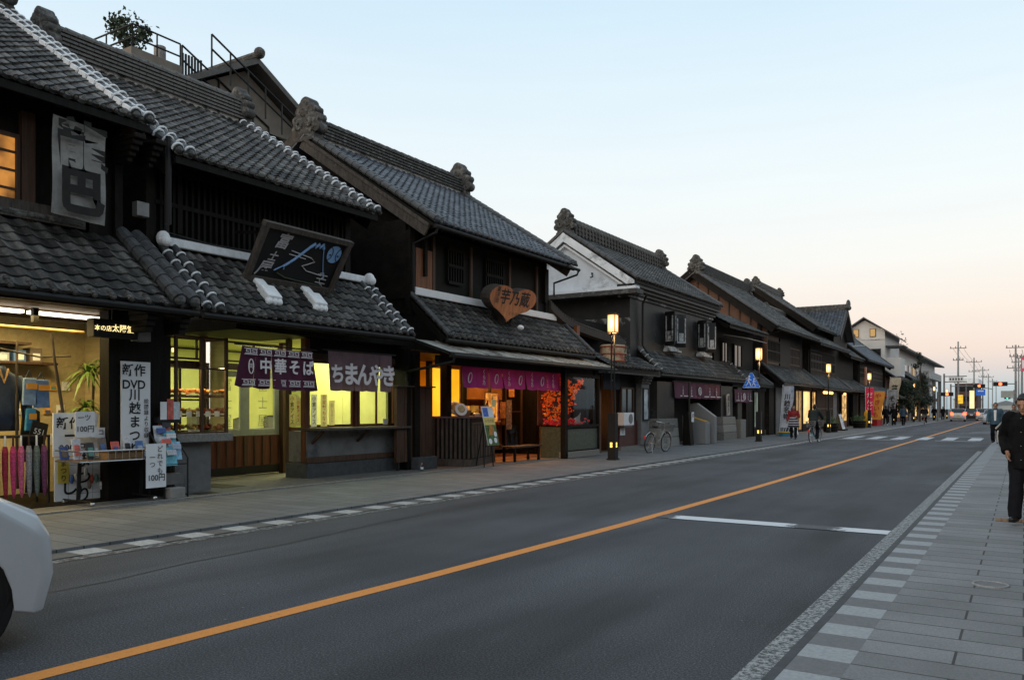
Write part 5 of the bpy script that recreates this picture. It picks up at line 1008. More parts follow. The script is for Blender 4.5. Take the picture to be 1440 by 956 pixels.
def kura_window(y):
    fr = box(B4, 'window_opening', BLACK, 12.6, 12.64, y-.42, y+.42, 4.2, 5.5); lattice(fr, 12.58, y-.36, y+.36, 4.22, 5.45, WOOD_BLACK, .14, .05)
    for s_ in (-1,1):
        ang = 1.15 if s_ < 0 else .75; d = Vector((math.sin(ang), s_*math.cos(ang), 0)); n_ = d.cross(Vector((0,0,1))); p = V(12.6,y+s_*.5,4.14)
        b = MB()
        for k in range(3): b.obox(p+d*.27+Vector((0,0,.7))+n_*(s_*.05*k), d*(.27-.04*k), n_*.03, (0,0,.7-.05*k))
        sh = b.build('shutter', PLASTER_BLACK, B4, bevel=.012); b = MB()
        for off in (-.04,.14):
            q = p+d*.27+Vector((0,0,.7))+n_*s_*off
            for dx in (-.18,.18): b.obox(q+d*dx, d*.025, n_*.012, (0,0,.52))
            b.obox(q-Vector((0,0,.5)), d*.2, n_*.012, (0,0,.03)); b.obox(q-Vector((0,0,.28)), d*.1, n_*.01, (0,0,.17))
        b.build('worn_panel', mat('scuffed_white',(.4,.41,.42),.7,.4,9,dirt=(.05,.05,.05),dirt_at=.58), sh)
    b = MB()
    for k in range(3): b.box(12.3+k*.1,12.65,y-.62+k*.06,y+.62-k*.06,3.9+k*.08,3.975+k*.08)
    b.build('window_sill', MORTAR_OLD, B4, bevel=.01)
kura_window(32.6); kura_window(36.6)
MB().path([V(12.3,29.4,5.9),V(12.5,29.5,5.6),V(12.55,29.6,4.0),V(12.2,29.6,3.5)],.045,7).build('downpipe', METAL_DARK, B4)
for (y0, y1) in ((29.6,31.4),(37.4,39.2)): box(B4, 'pier', PLASTER_BLACK, 11.95, 13.2, y0, y1, 1.1, 2.9); [MB().loft([[V(a,y,z) for a, y in ((11.75+k*.08,y0-.12+k*.06),(13.2,y0-.12+k*.06),(13.2,y1+.12-k*.06),(11.75+k*.08,y1+.12-k*.06))] for k, z in ((c/3,.06+.367*c),((c+.97)/3,.06+.367*(c+.97)))]).build('pier_base', [STONE, mat('granite_dark',(.15,.145,.135),.8,.35,18,bump=.35), mat('granite_pale',(.23,.225,.21),.8,.3,26,bump=.35)][(c+int(y0)) % 3], B4, bevel=.02) for c in range(3)]
box(B4, 'pier', PLASTER_BLACK, 12.0, 13.2, 40.2, 40.9, .06, 2.9); box(B4, 'pier_base', STONE, 11.8, 13.2, 40.1, 40.95, .06, 1.0, .02); box(B4, 'inner_wall', BLACK, 13.2, 13.3, 29.6, 41, .05, 3.0); box(B4, 'lintel', WOOD_BLACK, 11.95, 12.2, 29.6, 41, 2.6, 2.9); boards(B4, 13.1, 31.4, 37.4, .06, 2.3, WOOD_BLACK, .25, 'door_board')
def kura_noren(label, y0, y1, z0, z1, n, seed):
    t = noren('shop_curtain', label, 11.9, y0, y1, z0, z1, n, mat('wine_cloth',(.105,.035,.06),.9,.25,3,bump=.15,bscale=60), group='wine curtains of the storehouse', seed=seed); w = (y1-y0)/n; b = MB()
    for i in range(n):
        if i != n//2: b.box(11.835,11.838,y0+w*(i+.2),y0+w*(i+.98),z0+.06,z0+.1)
    b.build('hem_line', CLOTH_WHITE, t); yc = (y0+y1)/2; b = MB(); b.path([V(11.83,yc+.16*math.cos(q),(z0+z1)/2-.02+.16*math.sin(q)) for q in [2*PI*i/18 for i in range(18)]],.025,5,True); b.build('crest', CLOTH_WHITE, t); text(t, 'lettering', '白', .18, V(11.825,yc,(z0+z1)/2-.02), CLOTH_WHITE, bold=.02)
    for f in (.15,.32,.72,.88): text(t, 'lettering', '川越蔵', .12, V(11.825,y0+(y1-y0)*f,(z0+z1)/2-.02), CLOTH_WHITE, vertical=True, bold=.01)
kura_noren('longer wine red curtain with a white crest between the storehouse piers', 31.2, 37.1, 1.98, 2.62, 7, 6); kura_noren('shorter wine red curtain behind the blue crossing sign', 39.3, 42.2, 1.85, 2.45, 4, 7)
t = thing('wooden_name_plate', 'weathered white plank with dark characters hung on the middle pier', 'sign', V(11.8,38.2,1.25)); MB().obox(V(11.85,38.15,1.72),(.02,0,0),(0,.22,.02),(0,-.06,.5)).build('plank', mat('weathered_white',(.34,.33,.31),.85,.35,7), t); text(t, 'lettering', '蔵造り', .26, V(11.82,38.15,1.72), INK, vertical=True, bold=.015)
t = thing('stone_marker', 'wedge shaped grey stone guide marker with a brass plaque before the storehouse', 'monument', V(11.6,33.5,.06)); GM = mat('cut_granite',(.2,.205,.21),.6,.15,30)
MB().prism([V(11.3,33.3,.06),V(12.3,33.3,.06),V(12.3,33.3,1.25),V(11.3,33.3,.95)],(0,.6,0)).build('plinth', GM, t, bevel=.01); MB().prism([V(11.2,34.2,.06),V(12.3,34.2,.06),V(12.3,34.2,1.75),V(12.0,34.2,1.78),V(11.2,34.2,1.2)],(0,.3,0)).build('upright_slab', GM, t, bevel=.01); MB().prism([V(11.35,33.35,.985),V(12.1,33.35,1.21),V(12.1,33.85,1.21),V(11.35,33.85,.985)],(0,0,.02)).build('plaque', mat('brass_plaque',(.6,.35,.06),.35,.2,7,metal=.3), t)
t = thing('wooden_post', 'dark wooden post with a white notice beside the stone marker', 'post', V(11.5,31.9,.06)); MB().prism([V(11.4,31.8,.06),V(11.75,31.8,.06),V(11.72,31.8,1.3),V(11.5,31.8,1.4)],(0,.4,0)).build('board', WOOD_BLACK, t); box(t, 'pole', METAL_DARK, 11.52, 11.58, 32.0, 32.06, .06, 2.6); box(t, 'notice', PAPER, 11.37, 11.385, 31.85, 32.1, 1.0, 1.4); text(t, 'lettering', '蔵', .16, V(11.365,31.97,1.25), INK)
# ================================================================== the row further along
def machiya(name, label, y0, y1, ae, ze, ar, zr, tm, wall_a, wm, low=None, edge=(True,False), rk=None, rb=None, loc_y=None):
    B = thing(name, label, 'building', V(wall_a,(y0+y1)/2,0))
    main_roof(B, ae, ze, ar, zr, y0, y1, tm, edge=edge, rk=rk or dict(h=.4, fin=.8, seeds=(int(y0),int(y1))), gm=rb or wm, gzb=3.5, barge_m=WOOD_DARK)
    box(B, 'upper_wall', wm, wall_a, wall_a+.2, y0+.4, y1-.2, 3.0, ze-.05+.3*(wall_a-ae)); box(B, 'side_wall', wm, wall_a+.2, 2*ar-wall_a, y0+.45, y0+.6, .05, ze)
    lattice(B, wall_a-.04, y0+1.2, y0+(y1-y0)*.45, 4.3, ze-.6, WOOD_BLACK, .16, .06, name='upper_lattice'); window(B, wall_a-.03, y0+(y1-y0)*.55, y1-1, 4.3, ze-.7, WOOD_BROWN, DARK_GLASS, 4, 1, name='upper_window')
    gutter(B, ae, ze, y0, y1, down=(y0+.5, wall_a-.08, 3.2))
    if low: pent(B, low[0], low[1], low[2], low[3], low[4] if len(low) > 4 else y0+.2, low[5] if len(low) > 5 else y1-.1, TILE_OLD, tw=.29, white=low[6] if len(low) > 6 else None)
    return B
LITW = emis('lit_shop_window', (1.,.6,.2), 1.1, 2.6, (.2,.09,.02)); LIT_PALE = emis('lit_white_room', (1.,.7,.3), 1.25, 1.1, (.75,.36,.1)); TEAL = emis('teal_lit_pane', (.32,.42,.34), .55, 1.5, (.1,.13,.1)); CURT = emis('lit_curtain', (.62,.38,.13), .6, 5, (.2,.1,.03))
def front(B, a, y0, y1, specs, z1=2.75):
    """a row of shop-front bays: (width share, kind)"""
    tot = sum(s[0] for s in specs); y = y0; box(B, 'lintel', WOOD_BLACK, a-.06, a+.2, y0, y1, z1, z1+.35)
    for wd, kind in specs:
        ya, yb = y, y+(y1-y0)*wd/tot; y = yb
        if kind == 'lattice': lattice(B, a, ya+.08, yb-.08, .3, z1, WOOD_BROWN, .16, .06); box(B, 'dark_wall', WOOD_BLACK, a+.08, a+.14, ya, yb, .05, z1)
        elif kind == 'boards': boards(B, a, ya+.06, yb-.06, .06, z1, WOOD_DARK, .24)
        elif kind == 'plaster': box(B, 'plaster_wall', PLASTER_GREY, a, a+.12, ya+.05, yb-.05, .06, z1)
        elif kind == 'open': box(B, 'dark_opening', BLACK, a+.9, a+1.0, ya, yb, .05, z1); box(B, 'shelf', WOOD_BROWN, a+.3, a+.8, ya+.2, yb-.2, .06, .8)
        else:
            pm = {'lit':LITW,'pale':LIT_PALE,'teal':TEAL,'curtain':CURT,'glass':DARK_GLASS}[kind]
            window(B, a, ya+.08, yb-.08, .5 if kind != 'curtain' else .15, z1-.05, WOOD_BROWN, pm, 2 if kind != 'pale' else 1, 1 if kind == 'lit' else 0); box(B, 'dado', WOOD_RED if kind == 'lit' else WOOD_DARK, a+.01, a+.1, ya+.08, yb-.08, .06, .497 if kind != 'curtain' else .147)
        box(B, 'post', WOOD_DARK, a-.04, a+.14, ya-.07, ya+.07, .05, z1-.004)
# a low annex with a thin metal awning, then the tall brown gabled shop
A1 = thing('annex', 'low dark annex with thin metal awning squeezed behind the storehouse', 'building', V(12.8,43,0))
tile_roof(A1, 'upper_roof', 12.0, 5.6, 14.0, 6.7, 38.9, 45.6, TILE_OLD); soffit(A1, 12.0, 5.57, 14, 6.67, 38.9, 45.6); box(A1, 'wall', WOOD_DARK, 12.8, 15, 39.0, 45.7, 2.6, 5.9); MB().obox(V(11.9,41.2,5.05),(.6,0,-.12),(0,1.7,0),(0,0,.015)).build('awning', METAL_GREY, A1); window(A1, 12.7, 40.0, 41.0, 3.7, 4.9, WOOD_DARK, DARK_GLASS, 2); window(A1, 12.7, 42.0, 43.4, 3.7, 4.9, WOOD_DARK, DARK_GLASS, 2)
pent(A1, 11.8, 2.8, 12.8, 3.6, 41.0, 45.9, TILE_OLD); front(A1, 12.2, 42.3, 46, [(1,'boards'),(.8,'teal'),(.8,'boards')], 2.5)
GB = mat('brown_siding', (.115,.05,.026), .6,.4,3,(1,1,9),bump=.2)
B5 = machiya('gabled_shop', 'tall shop with brown sided gable and pale round ridge ornaments behind the storehouse', 46.2, 57, 11.6, 6.1, 16.3, 9.55, TILE, 12.6, WOOD_DARK, (11.35,3.0,12.6,4.1), rk=dict(h=.55, fin=.95, m=RIDGE_STONE, seeds=(21,22)), rb=GB)
b = MB()
for k in range(7): b.box(12.6+k*.62,12.66+k*.62,46.74,46.8,4.6,min(6.45+k*.45,9.0))
b.build('gable_batten', WOOD_BROWN, B5); front(B5, 12.1, 46.4, 57, [(1,'boards'),(1.5,'plaster'),(1.2,'teal'),(1.,'boards'),(1.5,'curtain'),(1.8,'pale')])
box(B5, 'upper_window_band', WOOD_BLACK, 12.52, 12.6, 50.6, 53.2, 4.1, 5.8); boards(B5, 12.55, 47, 50.4, 4.15, 5.8, WOOD_BROWN, .3); area(B5, 12.0, 56, 2.75, .8, 1.6, 22, (1,.6,.22))
B5b = machiya('timber_shop', 'dark timber shop with lanterns glowing over its latticed front', 57.3, 68, 11.6, 5.95, 15.2, 8.3, TILE, 12.5, WOOD_DARK, (11.4,2.95,12.5,3.9), rk=dict(h=.35, fin=.6, seeds=(31,32))); front(B5b, 12.1, 57.3, 68, [(.8,'lit'),(1.6,'lattice'),(1.5,'lattice'),(1,'plaster'),(1,'open')])
lattice(B5b, 12.45, 58, 67, 4.2, 5.6, WOOD_BLACK, .2, .08)
for k, y in enumerate((57.9,58.6,59.7,60.4,65.3)):
    t = thing('bulb_lamp', 'warm bulb under the lattice shop eaves, %s along' % ['first','second','third','fourth','last'][k], 'lamp', V(11.4,y,2.6), 'bulbs under the lattice shop eaves'); MB().ball(V(11.4,y,2.62),.1).build('bulb', GLOW_WARM, t); MB().tube(V(11.4,y,2.7),V(11.4,y,2.95),.03,n=6).build('socket', METAL_DARK, t)
B6 = machiya('tall_shop', 'taller dark roof with a long sloping edge rising behind the lantern shop', 62, 69.5, 12.7, 7.45, 17.2, 10.75, TILE, 13.4, WOOD_DARK, None, rk=dict(h=.4, fin=.75, seeds=(41,42)))
# cross-gabled roof facing the street
B7 = thing('cross_gabled_shop', 'shop with blue grey gable turned to the street in the middle of the row', 'building', V(13,72,0))
rz, ez_, yr, hw_ = 9.75, 7.3, 72.0, 3.2
tile_roof(B7, 'upper_roof', 0,0,0,0,0,0, TILE_BLUE, frame=(V(19,yr-hw_,ez_), Vector((1,0,0)), V(19,yr,rz)-V(19,yr-hw_,ez_), 6.7), caps=False); b = MB(); b.prism([V(19,yr,rz-.04),V(19,yr+hw_,ez_),V(12.3,yr+hw_,ez_),V(12.3,yr,rz-.04)],(0,0,-.1)); b.build('rear_roof', TILE_BLUE, B7)
b = MB(); b.prism([V(12.3,yr-hw_,ez_-.06),V(12.3,yr,rz-.06),V(12.3,yr,rz-.4),V(12.3,yr-hw_+.2,ez_-.35)],(-.08,0,0)); b.prism([V(12.3,yr+hw_,ez_-.06),V(12.3,yr,rz-.06),V(12.3,yr,rz-.4),V(12.3,yr+hw_-.2,ez_-.35)],(-.08,0,0)); b.build('bargeboard', WOOD_GREY, B7); MB().prism([V(12.9,yr-hw_+.3,3),V(12.9,yr+hw_-.3,3),V(12.9,yr+hw_-.3,ez_),V(12.9,yr,rz-.3),V(12.9,yr-hw_+.3,ez_)],(-5,0,0)).build('wall', WOOD_BLACK, B7)
b = MB()
for k in range(18):
    b.tube(V(19-k*.37,yr,rz+.3),V(19-k*.37-.36,yr,rz+.3),.13,.115,8)
b.box(12.4,19,yr-.16,yr+.16,rz-.1,rz+.26); b.build('ridge_tiles', RIDGE_STONE, B7); b = MB(); b.ball(V(12.3,yr,rz+.35),.36,(.5,1,1.2)); b.ball(V(12.3,yr-.3,rz+.1),.2); b.ball(V(12.3,yr+.3,rz+.1),.2); b.build('ridge_end_tile', RIDGE_STONE, B7, remesh=.03)
barrels(B7, V(12.4,yr-hw_,ez_+.08), V(12.4,yr,rz+.06), .085, .3, TILE, nrm=Vector((1,0,0)))
tile_roof(B7, 'middle_roof', 11.7, 5.7, 13.0, 6.7, 69.6, 76, TILE); soffit(B7, 11.7, 5.67, 13.0, 6.67, 69.6, 76); pent(B7, 11.5, 3.0, 12.6, 3.9, 68.3, 76, TILE_OLD); box(B7, 'front_wall', WOOD_DARK, 12.6, 12.8, 68.3, 76, 3.0, 6.2); front(B7, 12.2, 68.4, 76, [(1,'lit'),(1,'open'),(1,'boards')])
box(B7, 'hanging_plank', mat('carved_wood',(1,1,1)), 11.2, 11.3, 73.6, 74.1, 3.5, 5.0)
B8 = machiya('long_roof_shop', 'long low shop with pale edged grey roof before the white gabled house', 76.3, 93, 11.5, 5.8, 15.4, 9.0, TILE_BLUE, 12.4, WOOD_DARK, (11.2,2.85,12.4,3.7), edge=(True,True), rk=dict(h=.35, fin=.5, seeds=(51,52))); front(B8, 12.1, 76.4, 93, [(1.5,'open'),(1,'lit'),(1.5,'open'),(1,'boards'),(1,'lit'),(1,'plaster')])
MB().bar(V(12.9,76.6,7.0),V(14.2,92,8.1),.25,.12).build('plaster_line', MORTAR_OLD, B8); box(B8, 'red_awning', mat('red_awning_cloth',(.4,.05,.04),.7,.2,5,glow=((1,.1,.05),.12)), 10.9, 11.5, 84, 90, 2.7, 2.78)  # faint self-glow is put into the red awning cloth
B9 = machiya('brown_walled_shop', 'shop with reddish brown gable wall and tiled roof beyond the long low shop', 93.4, 106, 11.3, 4.7, 15.0, 7.2, TILE, 12.2, mat('red_plaster',(.13,.075,.06),.8,.2,2), (11.0,2.7,12.2,3.4), rk=dict(h=.35, fin=.6, seeds=(61,62))); front(B9, 12, 93.6, 106, [(1,'plaster'),(1,'open'),(1,'lit'),(1,'lattice')])
B10 = machiya('grey_tiled_shop', 'tiled shop with a pale stepped ridge past the brown walled shop', 106.4, 119, 11.2, 5.0, 14.6, 7.4, TILE, 12.0, WOOD_DARK, (10.9,2.7,12.0,3.4), rk=dict(h=.5, fin=.8, m=RIDGE_STONE, seeds=(71,72))); front(B10, 11.9, 106.5, 119, [(1,'lit'),(1,'plaster'),(1,'boards'),(1,'pale')])
B11 = machiya('far_tiled_shop', 'far tiled shop under the long white building', 119.4, 136, 11.0, 4.6, 14.4, 6.8, TILE, 12.0, WOOD_DARK, (10.8,2.7,12.0,3.4)); front(B11, 11.9, 119.5, 136, [(1,'plaster'),(1,'lit'),(1,'boards'),(1,'lit')])
def white_house(name, label, y0, y1, a0, a1, ze, zr, zl=None):
    t = thing(name, label, 'building', V((a0+a1)/2,(y0+y1)/2,0)); am = (a0+a1)/2
    WP = mat('cream_render',(.5,.49,.475),.85,.08,1,dirt=(.3,.29,.27),dirt_at=.68)
    MB().prism([V(a0,y0,0),V(a1,y0,0),V(a1,y0,ze),V(am,y0,zr-.15),V(a0,y0,ze)],(0,y1-y0,0)).build('wall', WP, t); k = (zr-ze)/(am-a0); b = MB()
    for s_ in (-1,1):
        o = am+s_*(a1-a0)*.5+s_*.7; b.prism([V(am,y0-.6,zr),V(o,y0-.6,ze-k*.7),V(o,y0-.6,ze-k*.7+.16),V(am,y0-.6,zr+.16)],(0,y1-y0+1.2,0))
    b.build('roof', mat('dark_slate',(.05,.05,.05),.6,.3,4), t); return t
W1 = white_house('white_gabled_house', 'tall cream house with two small amber windows under its gable', 96, 108, 12.7, 16.8, 9.9, 11.3); WW = emis('amber_pane',(1.,.6,.2),.3)
for a in (13.9,15.6): f = box(W1, 'window_frame', WOOD_BROWN, a-.3, a+.3, 95.93, 96, 9.3, 10.2); box(f, 'pane', WW, a-.24, a+.24, 95.9, 95.93, 9.36, 10.14)
box(W1, 'band', MORTAR_OLD, 12.68, 16.8, 95.95, 96, 8.95, 9.05); f = box(W1, 'window_frame', METAL_DARK, 13.1, 14.6, 95.94, 96, 6.9, 8.0); box(f, 'pane', DARK_GLASS, 13.2, 14.2, 95.91, 95.94, 7.0, 7.9); box(W1, 'balcony_roof', mat('dark_slate',(1,1,1)), 10.9, 12.7, 96.5, 100, 8.2, 8.35); box(W1, 'balcony', mat('cream_render',(1,1,1)), 11.2, 12.7, 96.5, 100, 5.0, 7.0)
W2 = thing('long_white_building', 'long cream building with dark overhanging roof beyond the tiled shops', 'building', V(13,130,0)); b = MB(); b.box(13.2,19,108.3,160,0,8.9); b.build('wall', mat('cream_render',(1,1,1)), W2); b = MB(); b.prism([V(12.0,108.1,8.7),V(19.5,108.1,9.6),V(19.5,108.1,9.9),V(12.0,108.1,8.95)],(0,56,0)); b.build('roof', mat('dark_slate',(1,1,1)), W2); box(W2, 'balcony', MORTAR_OLD, 12.3, 13.2, 140, 162, 6.2, 7.3); posts(W2, PLASTER_GREY, 12.3, (140.5,151,161.5), 0, 6.2, .5, .5)
for k in range(6): f = box(W2, 'window_frame', METAL_GREY, 13.13, 13.2, 112+k*4.6, 114.4+k*4.6, 6.0, 7.3); box(f, 'pane', DARK_GLASS if k % 3 else WW, 13.1, 13.13, 112.1+k*4.6, 114.3+k*4.6, 6.1, 7.2)
W3 = thing('brick_tower_block', 'dark red block with a white parapet beyond the traffic lights', 'building', V(8,190,0)); box(W3, 'wall', mat('dark_brick',(.07,.04,.038),.85,.3,8), 7.9, 12, 190, 205, 0, 6.6); box(W3, 'parapet', PLASTER_WHITE, 7.8, 12.1, 189.9, 205.1, 6.6, 7.6); 
for k in range(3): box(W3, 'window_band', DARK_GLASS, 8.2, 11.7, 189.93, 190, 1+k*2., 2.0+k*2.)
for k in range(9):
    a = -60+k*17+random.uniform(-4,4); y = 420+random.uniform(-30,60); h = random.uniform(3,6)
    t = thing('distant_house', ['hazy house at the far end of the street','hazy block behind the tall signal pole','low hazy house behind the traffic','flat roofed hazy building behind the brake lights','pale hazy house near the signals','small hazy house beyond the red block','hazy gabled house at the street end','wide hazy house over the car roofs','hazy house tucked behind the white building'][k], 'building', V(a,y,0), 'hazy houses on the horizon'); HZ = mat('hazy_wall_%d' % (k % 3),[(.42,.47,.49),(.36,.4,.42),(.47,.49,.49)][k % 3],.9,.1,.3); box(t, 'wall', HZ, a-6, a+6, y, y+9, 0, h); MB().prism([V(a-6.5,y-.5,h),V(a+6.5,y-.5,h),V(a,y-.5,h+2)],(0,10,0)).build('roof', mat('hazy_roof',(.17,.2,.22),.9,.1,.3), t)  # distance haze is painted into these wall and roof colours
# concrete house with roof terrace behind the soba shop
T = thing('terrace_house', 'concrete house with railed roof terrace and stairs rising behind the soba shop', 'building', V(21,14,0)); CB = mat('tan_concrete',(.17,.145,.12),.85,.2,2)
box(T, 'wall', CB, 20, 26, 13, 14.5, 0, 10.9); b = MB(); b.box(19.95,26,12.95,13.1,10.85,11.1).box(19.95,20.1,13.1,14.5,10.85,11.1); b.build('parapet', CB, T)
b = MB()
for p, q in ((V(20.05,13.05,0),V(26,13.05,0)),(V(20.05,13.05,0),V(20.05,14.5,0))):
    for z in (11.4,11.75): b.tube(p+Vector((0,0,z)),q+Vector((0,0,z)),.026,n=6)
    n = max(2, int((q-p).length/1.0))
    for k in range(n+1): c = p.lerp(q,k/n); b.tube(c+Vector((0,0,11.05)),c+Vector((0,0,11.75)),.022,n=6)
b.build('railing', METAL_DARK, T); MB().prism([V(20,14.5,0),V(20,17.6,0),V(20,17.6,9.4),V(20,14.5,10.8)],(-1.4,0,0)).build('stair_wall', CB, T); b = MB()
for a in (19.97,18.7):
    for dz in (.5,.9): b.tube(V(a,14.5,10.8+dz),V(a,17.6,9.4+dz),.028,n=6)
    for k in range(6): f = k/5; b.tube(V(a,14.5+3.1*f,10.8-1.4*f),V(a,14.5+3.1*f,11.7-1.4*f),.024,n=6)
b.build('stair_railing', METAL_DARK, T); b = MB()
for k in range(7): b.box(19.96,20.0,14.5+k*.1,14.55+k*.1,10.3,11.5)
b.build('slat_gate', METAL_DARK, T); MB().tube(V(20.4,14.1,10.9),V(20.4,14.1,11.6),.16,n=14).build('water_tank', CONCRETE, T)
G = thing('tan_house', 'tan house with a tiled gable peeping over the soba shop ridge', 'building', V(20,16.7,0)); MB().prism([V(20,14.8,0),V(20,18.6,0),V(20,18.6,10.7),V(20,16.7,11.75),V(20,14.8,10.7)],(-6,0,0)).build('wall', CB, G); b = MB()
for s_ in (-1,1): b.prism([V(19.4,16.7,11.85),V(19.4,16.7+s_*2.4,10.5),V(19.4,16.7+s_*2.4,10.68),V(19.4,16.7,12.03)],(-7,0,0))
b.build('roof', TILE_OLD, G); b = MB(); b.tube(V(19.35,16.7,12.1),V(26,16.7,12.1),.12,n=8); b.ball(V(19.35,16.7,12.15),.17); b.build('ridge_tiles', RIDGE_STONE, G)
lr = tile_roof(G, 'lower_roof', 18.6, 9.3, 20.0, 10.1, 17.6, 21.0, TILE_OLD)
# ------------------------------------------------------------------ trees and shrubs
def tree(name, label, a, y, z, h, r_, n, m, seed, trunk=True, shape=(1,1,1), ls=.09, clumps=9, cat='tree', group=None):
    t = thing(name, label, cat, V(a,y,z), group); r = random.Random(seed); b = MB(); bs = [MB(),MB()]
    b.path([V(a,y,z),V(a+.05*h*.3,y,z+h*.35),V(a-.02*h,y+.02*h,z+h*.9)],[.05*h*.35,.04*h*.3,.012*h*.3],7)
    for k in range(clumps):
        q = 2*PI*k/clumps*1.7; f = r.uniform(.35,1); c = V(a,y,z+h*f)+Vector((math.cos(q)*r_*shape[0],math.sin(q)*r_*shape[1],0))*r.uniform(.25,.9)*(1.15-.55*f)
        b.path([V(a,y,z+h*f*.6),c],[.02*h*.3,.006*h*.3],5)
        cr = r_*r.uniform(.28,.5)
        for j in range(n//clumps):
            p = c+Vector([r.gauss(0,.5) for _ in range(3)])*cr; u = Vector([r.gauss(0,1) for _ in range(3)]).normalized(); v = u.orthogonal().normalized(); s_ = ls*r.uniform(.6,1.3); bs[k % 2].quad(p-u*s_,p-v*s_*.5,p+u*s_,p+v*s_*.5)
    b.build('trunk', BARK, t); bs[0].build('crown', m, t, fix=False); bs[1].build('crown', LEAF_DARK, t, fix=False); return t
tree('roof_tree', 'small leafy tree growing on the roof terrace against the sky', 21.5, 13.8, 10.95, 1.75, .72, 1000, mat('terrace_leaf',(.035,.05,.025),.6,.5,6), 4, ls=.07)
tree('roof_shrub', 'low shrub on the terrace next to the small roof tree', 23.0, 13.5, 10.9, .75, .7, 450, mat('terrace_leaf',(1,1,1)), 8, ls=.06, cat='plant')
tree('pine_tree', 'tall thin dark pine rising over the far street lamps', 10.0, 103, .05, 7.6, .85, 1500, mat('pine_needle',(.02,.028,.016),.7,.4,4), 12, ls=.13, clumps=16)
tree('round_tree', 'rounded dark clipped tree hiding the far shop fronts', 11.0, 99, .05, 4.0, 1.45, 2400, mat('pine_needle',(1,1,1)), 15, ls=.14, clumps=14)
tree('round_tree', 'second rounded dark tree further along near the white building', 10.6, 110, .05, 3.8, 1.3, 1600, mat('pine_needle',(1,1,1)), 17, ls=.14, clumps=12)
tree('far_tree', 'faint tree showing above the long white building roof', 16, 124, 8, 3.0, 2.2, 700, mat('hazy_leaf',(.12,.13,.12),.8,.3,3), 23, ls=.16)  # pale leaf colour carries painted distance haze
for k, (a, y) in enumerate(((10.4,54.7),(10.6,66.6))):
    t = thing('planter', ['dark wooden tub with shrubs beside the third lamp','dark wooden tub with shrubs beside the fourth lamp'][k], 'planter', V(a,y,.05)); MB().loft([[V(a+r_*math.cos(q),y+r_*1.2*math.sin(q),z) for q in [2*PI*i/18 for i in range(18)]] for r_, z in ((.42,.05),(.52,.6),(.46,.6),(.44,.5))]).build('tub', WOOD_DARK, t); b = MB(); b.path([V(a+.5*math.cos(q),y+.6*math.sin(q),.45) for q in [2*PI*i/18 for i in range(18)]],.02,5,True); b.build('hoop', METAL_DARK, t); b = MB(); r = random.Random(k)
    for j in range(260): p = V(a,y,.75)+Vector((r.gauss(0,.22),r.gauss(0,.26),r.gauss(0,.16))); u = Vector([r.gauss(0,1) for _ in range(3)]).normalized(); v = u.orthogonal().normalized(); b.quad(p-u*.07,p-v*.03,p+u*.07,p+v*.03)
    b.build('foliage', LEAF, t, fix=False)
# ------------------------------------------------------------------ street lamps
def lamp():
    a, y = 10.15, 21.75; t = thing('street_lamp', 'largest glowing lantern post, before the narrow curved eave shop', 'street lamp', V(a,y,.05), 'lantern posts along the kerb')
    box(t, 'base', METAL_DARK, a-.115, a+.115, y-.115, y+.115, .05, 1.4, .008); box(t, 'foot_plate', METAL_DARK, a-.14, a+.14, y-.14, y+.14, .045, .09)
    for s_ in (-1,1):
        o = MB().tube(V(a+s_*.0,y+s_*.1,1.35),V(a,y+s_*.1,3.74),.024,n=8).build('pole', METAL_DARK, t)
    for bx in ((a-.119,a-.1145,y-.035,y+.035),(a+.1145,a+.119,y-.035,y+.035),(a-.035,a+.035,y-.119,y-.1145)):
        fl_ = MB().box(*bx,.42,.56).build('foot_light', GLOW_FOOT, t); b = MB(); b.box(bx[0]-.002,bx[1]+.002,bx[2]-.002,bx[3]+.002,.485,.495); b.build('bar', METAL_DARK, fl_)
    pl = bpy.data.lights.new('lantern_light', 'POINT'); pl.energy = 55; pl.color = (1,.6,.25); pl.shadow_soft_size = .13; po = bpy.data.objects.new('lantern_light', pl); C.objects.link(po); po.parent = t; po.location = (0,0,3.55)
    box(t, 'shade', LANTERN, a-.115, a+.115, y-.115, y+.115, 3.78, 4.26)
    b = MB()
    for i in (-1,1):
        for j in (-1,1): b.box(a+i*.12-.009,a+i*.12+.009,y+j*.12-.009,y+j*.12+.009,3.76,4.28)
    b.box(a-.14,a+.14,y-.14,y+.14,3.735,3.765).box(a-.14,a+.14,y-.14,y+.14,4.275,4.3).box(a-.09,a+.09,y-.09,y+.09,4.3,4.325); b.build('lantern_frame', COPPER, t); return t
L0 = lamp()
for k, lb in enumerate(['second lantern post along the kerb, carrying the blue crossing sign','third lantern post along the kerb, just beyond the cyclist','fourth lantern post along the kerb, beside the red banner','fifth lantern post along the kerb, near the distant walkers','sixth lantern post along the kerb, before the rounded tree','seventh lantern post along the kerb, by the far tiled shops','faintest lantern post along the kerb, near the low red signal']):
    y = [37.4,53.0,68.7,84.4,100,115.8,131.5][k]; dup(L0, V([10.2,10.2,10.2,10.35,10.3,9.6,9.3][k],y,.05), lb)
dup(L0, V(.22,118,.05), 'lantern post behind the head of the man in black')
t = thing('crossing_sign', 'blue triangular crossing sign with two white walkers on the second lamp', 'road sign', V(10.55,37.3,2.5)); sy = 37.25; ac = 10.5
def tri(h0, k, y): return [V(ac+.37*k,y,h0-.31*k+.02),V(ac-.37*k,y,h0-.31*k+.02),V(ac-.4*k,y,h0-.25*k),V(ac-.05*k,y,h0+.41*k),V(ac+.05*k,y,h0+.41*k),V(ac+.4*k,y,h0-.25*k)]
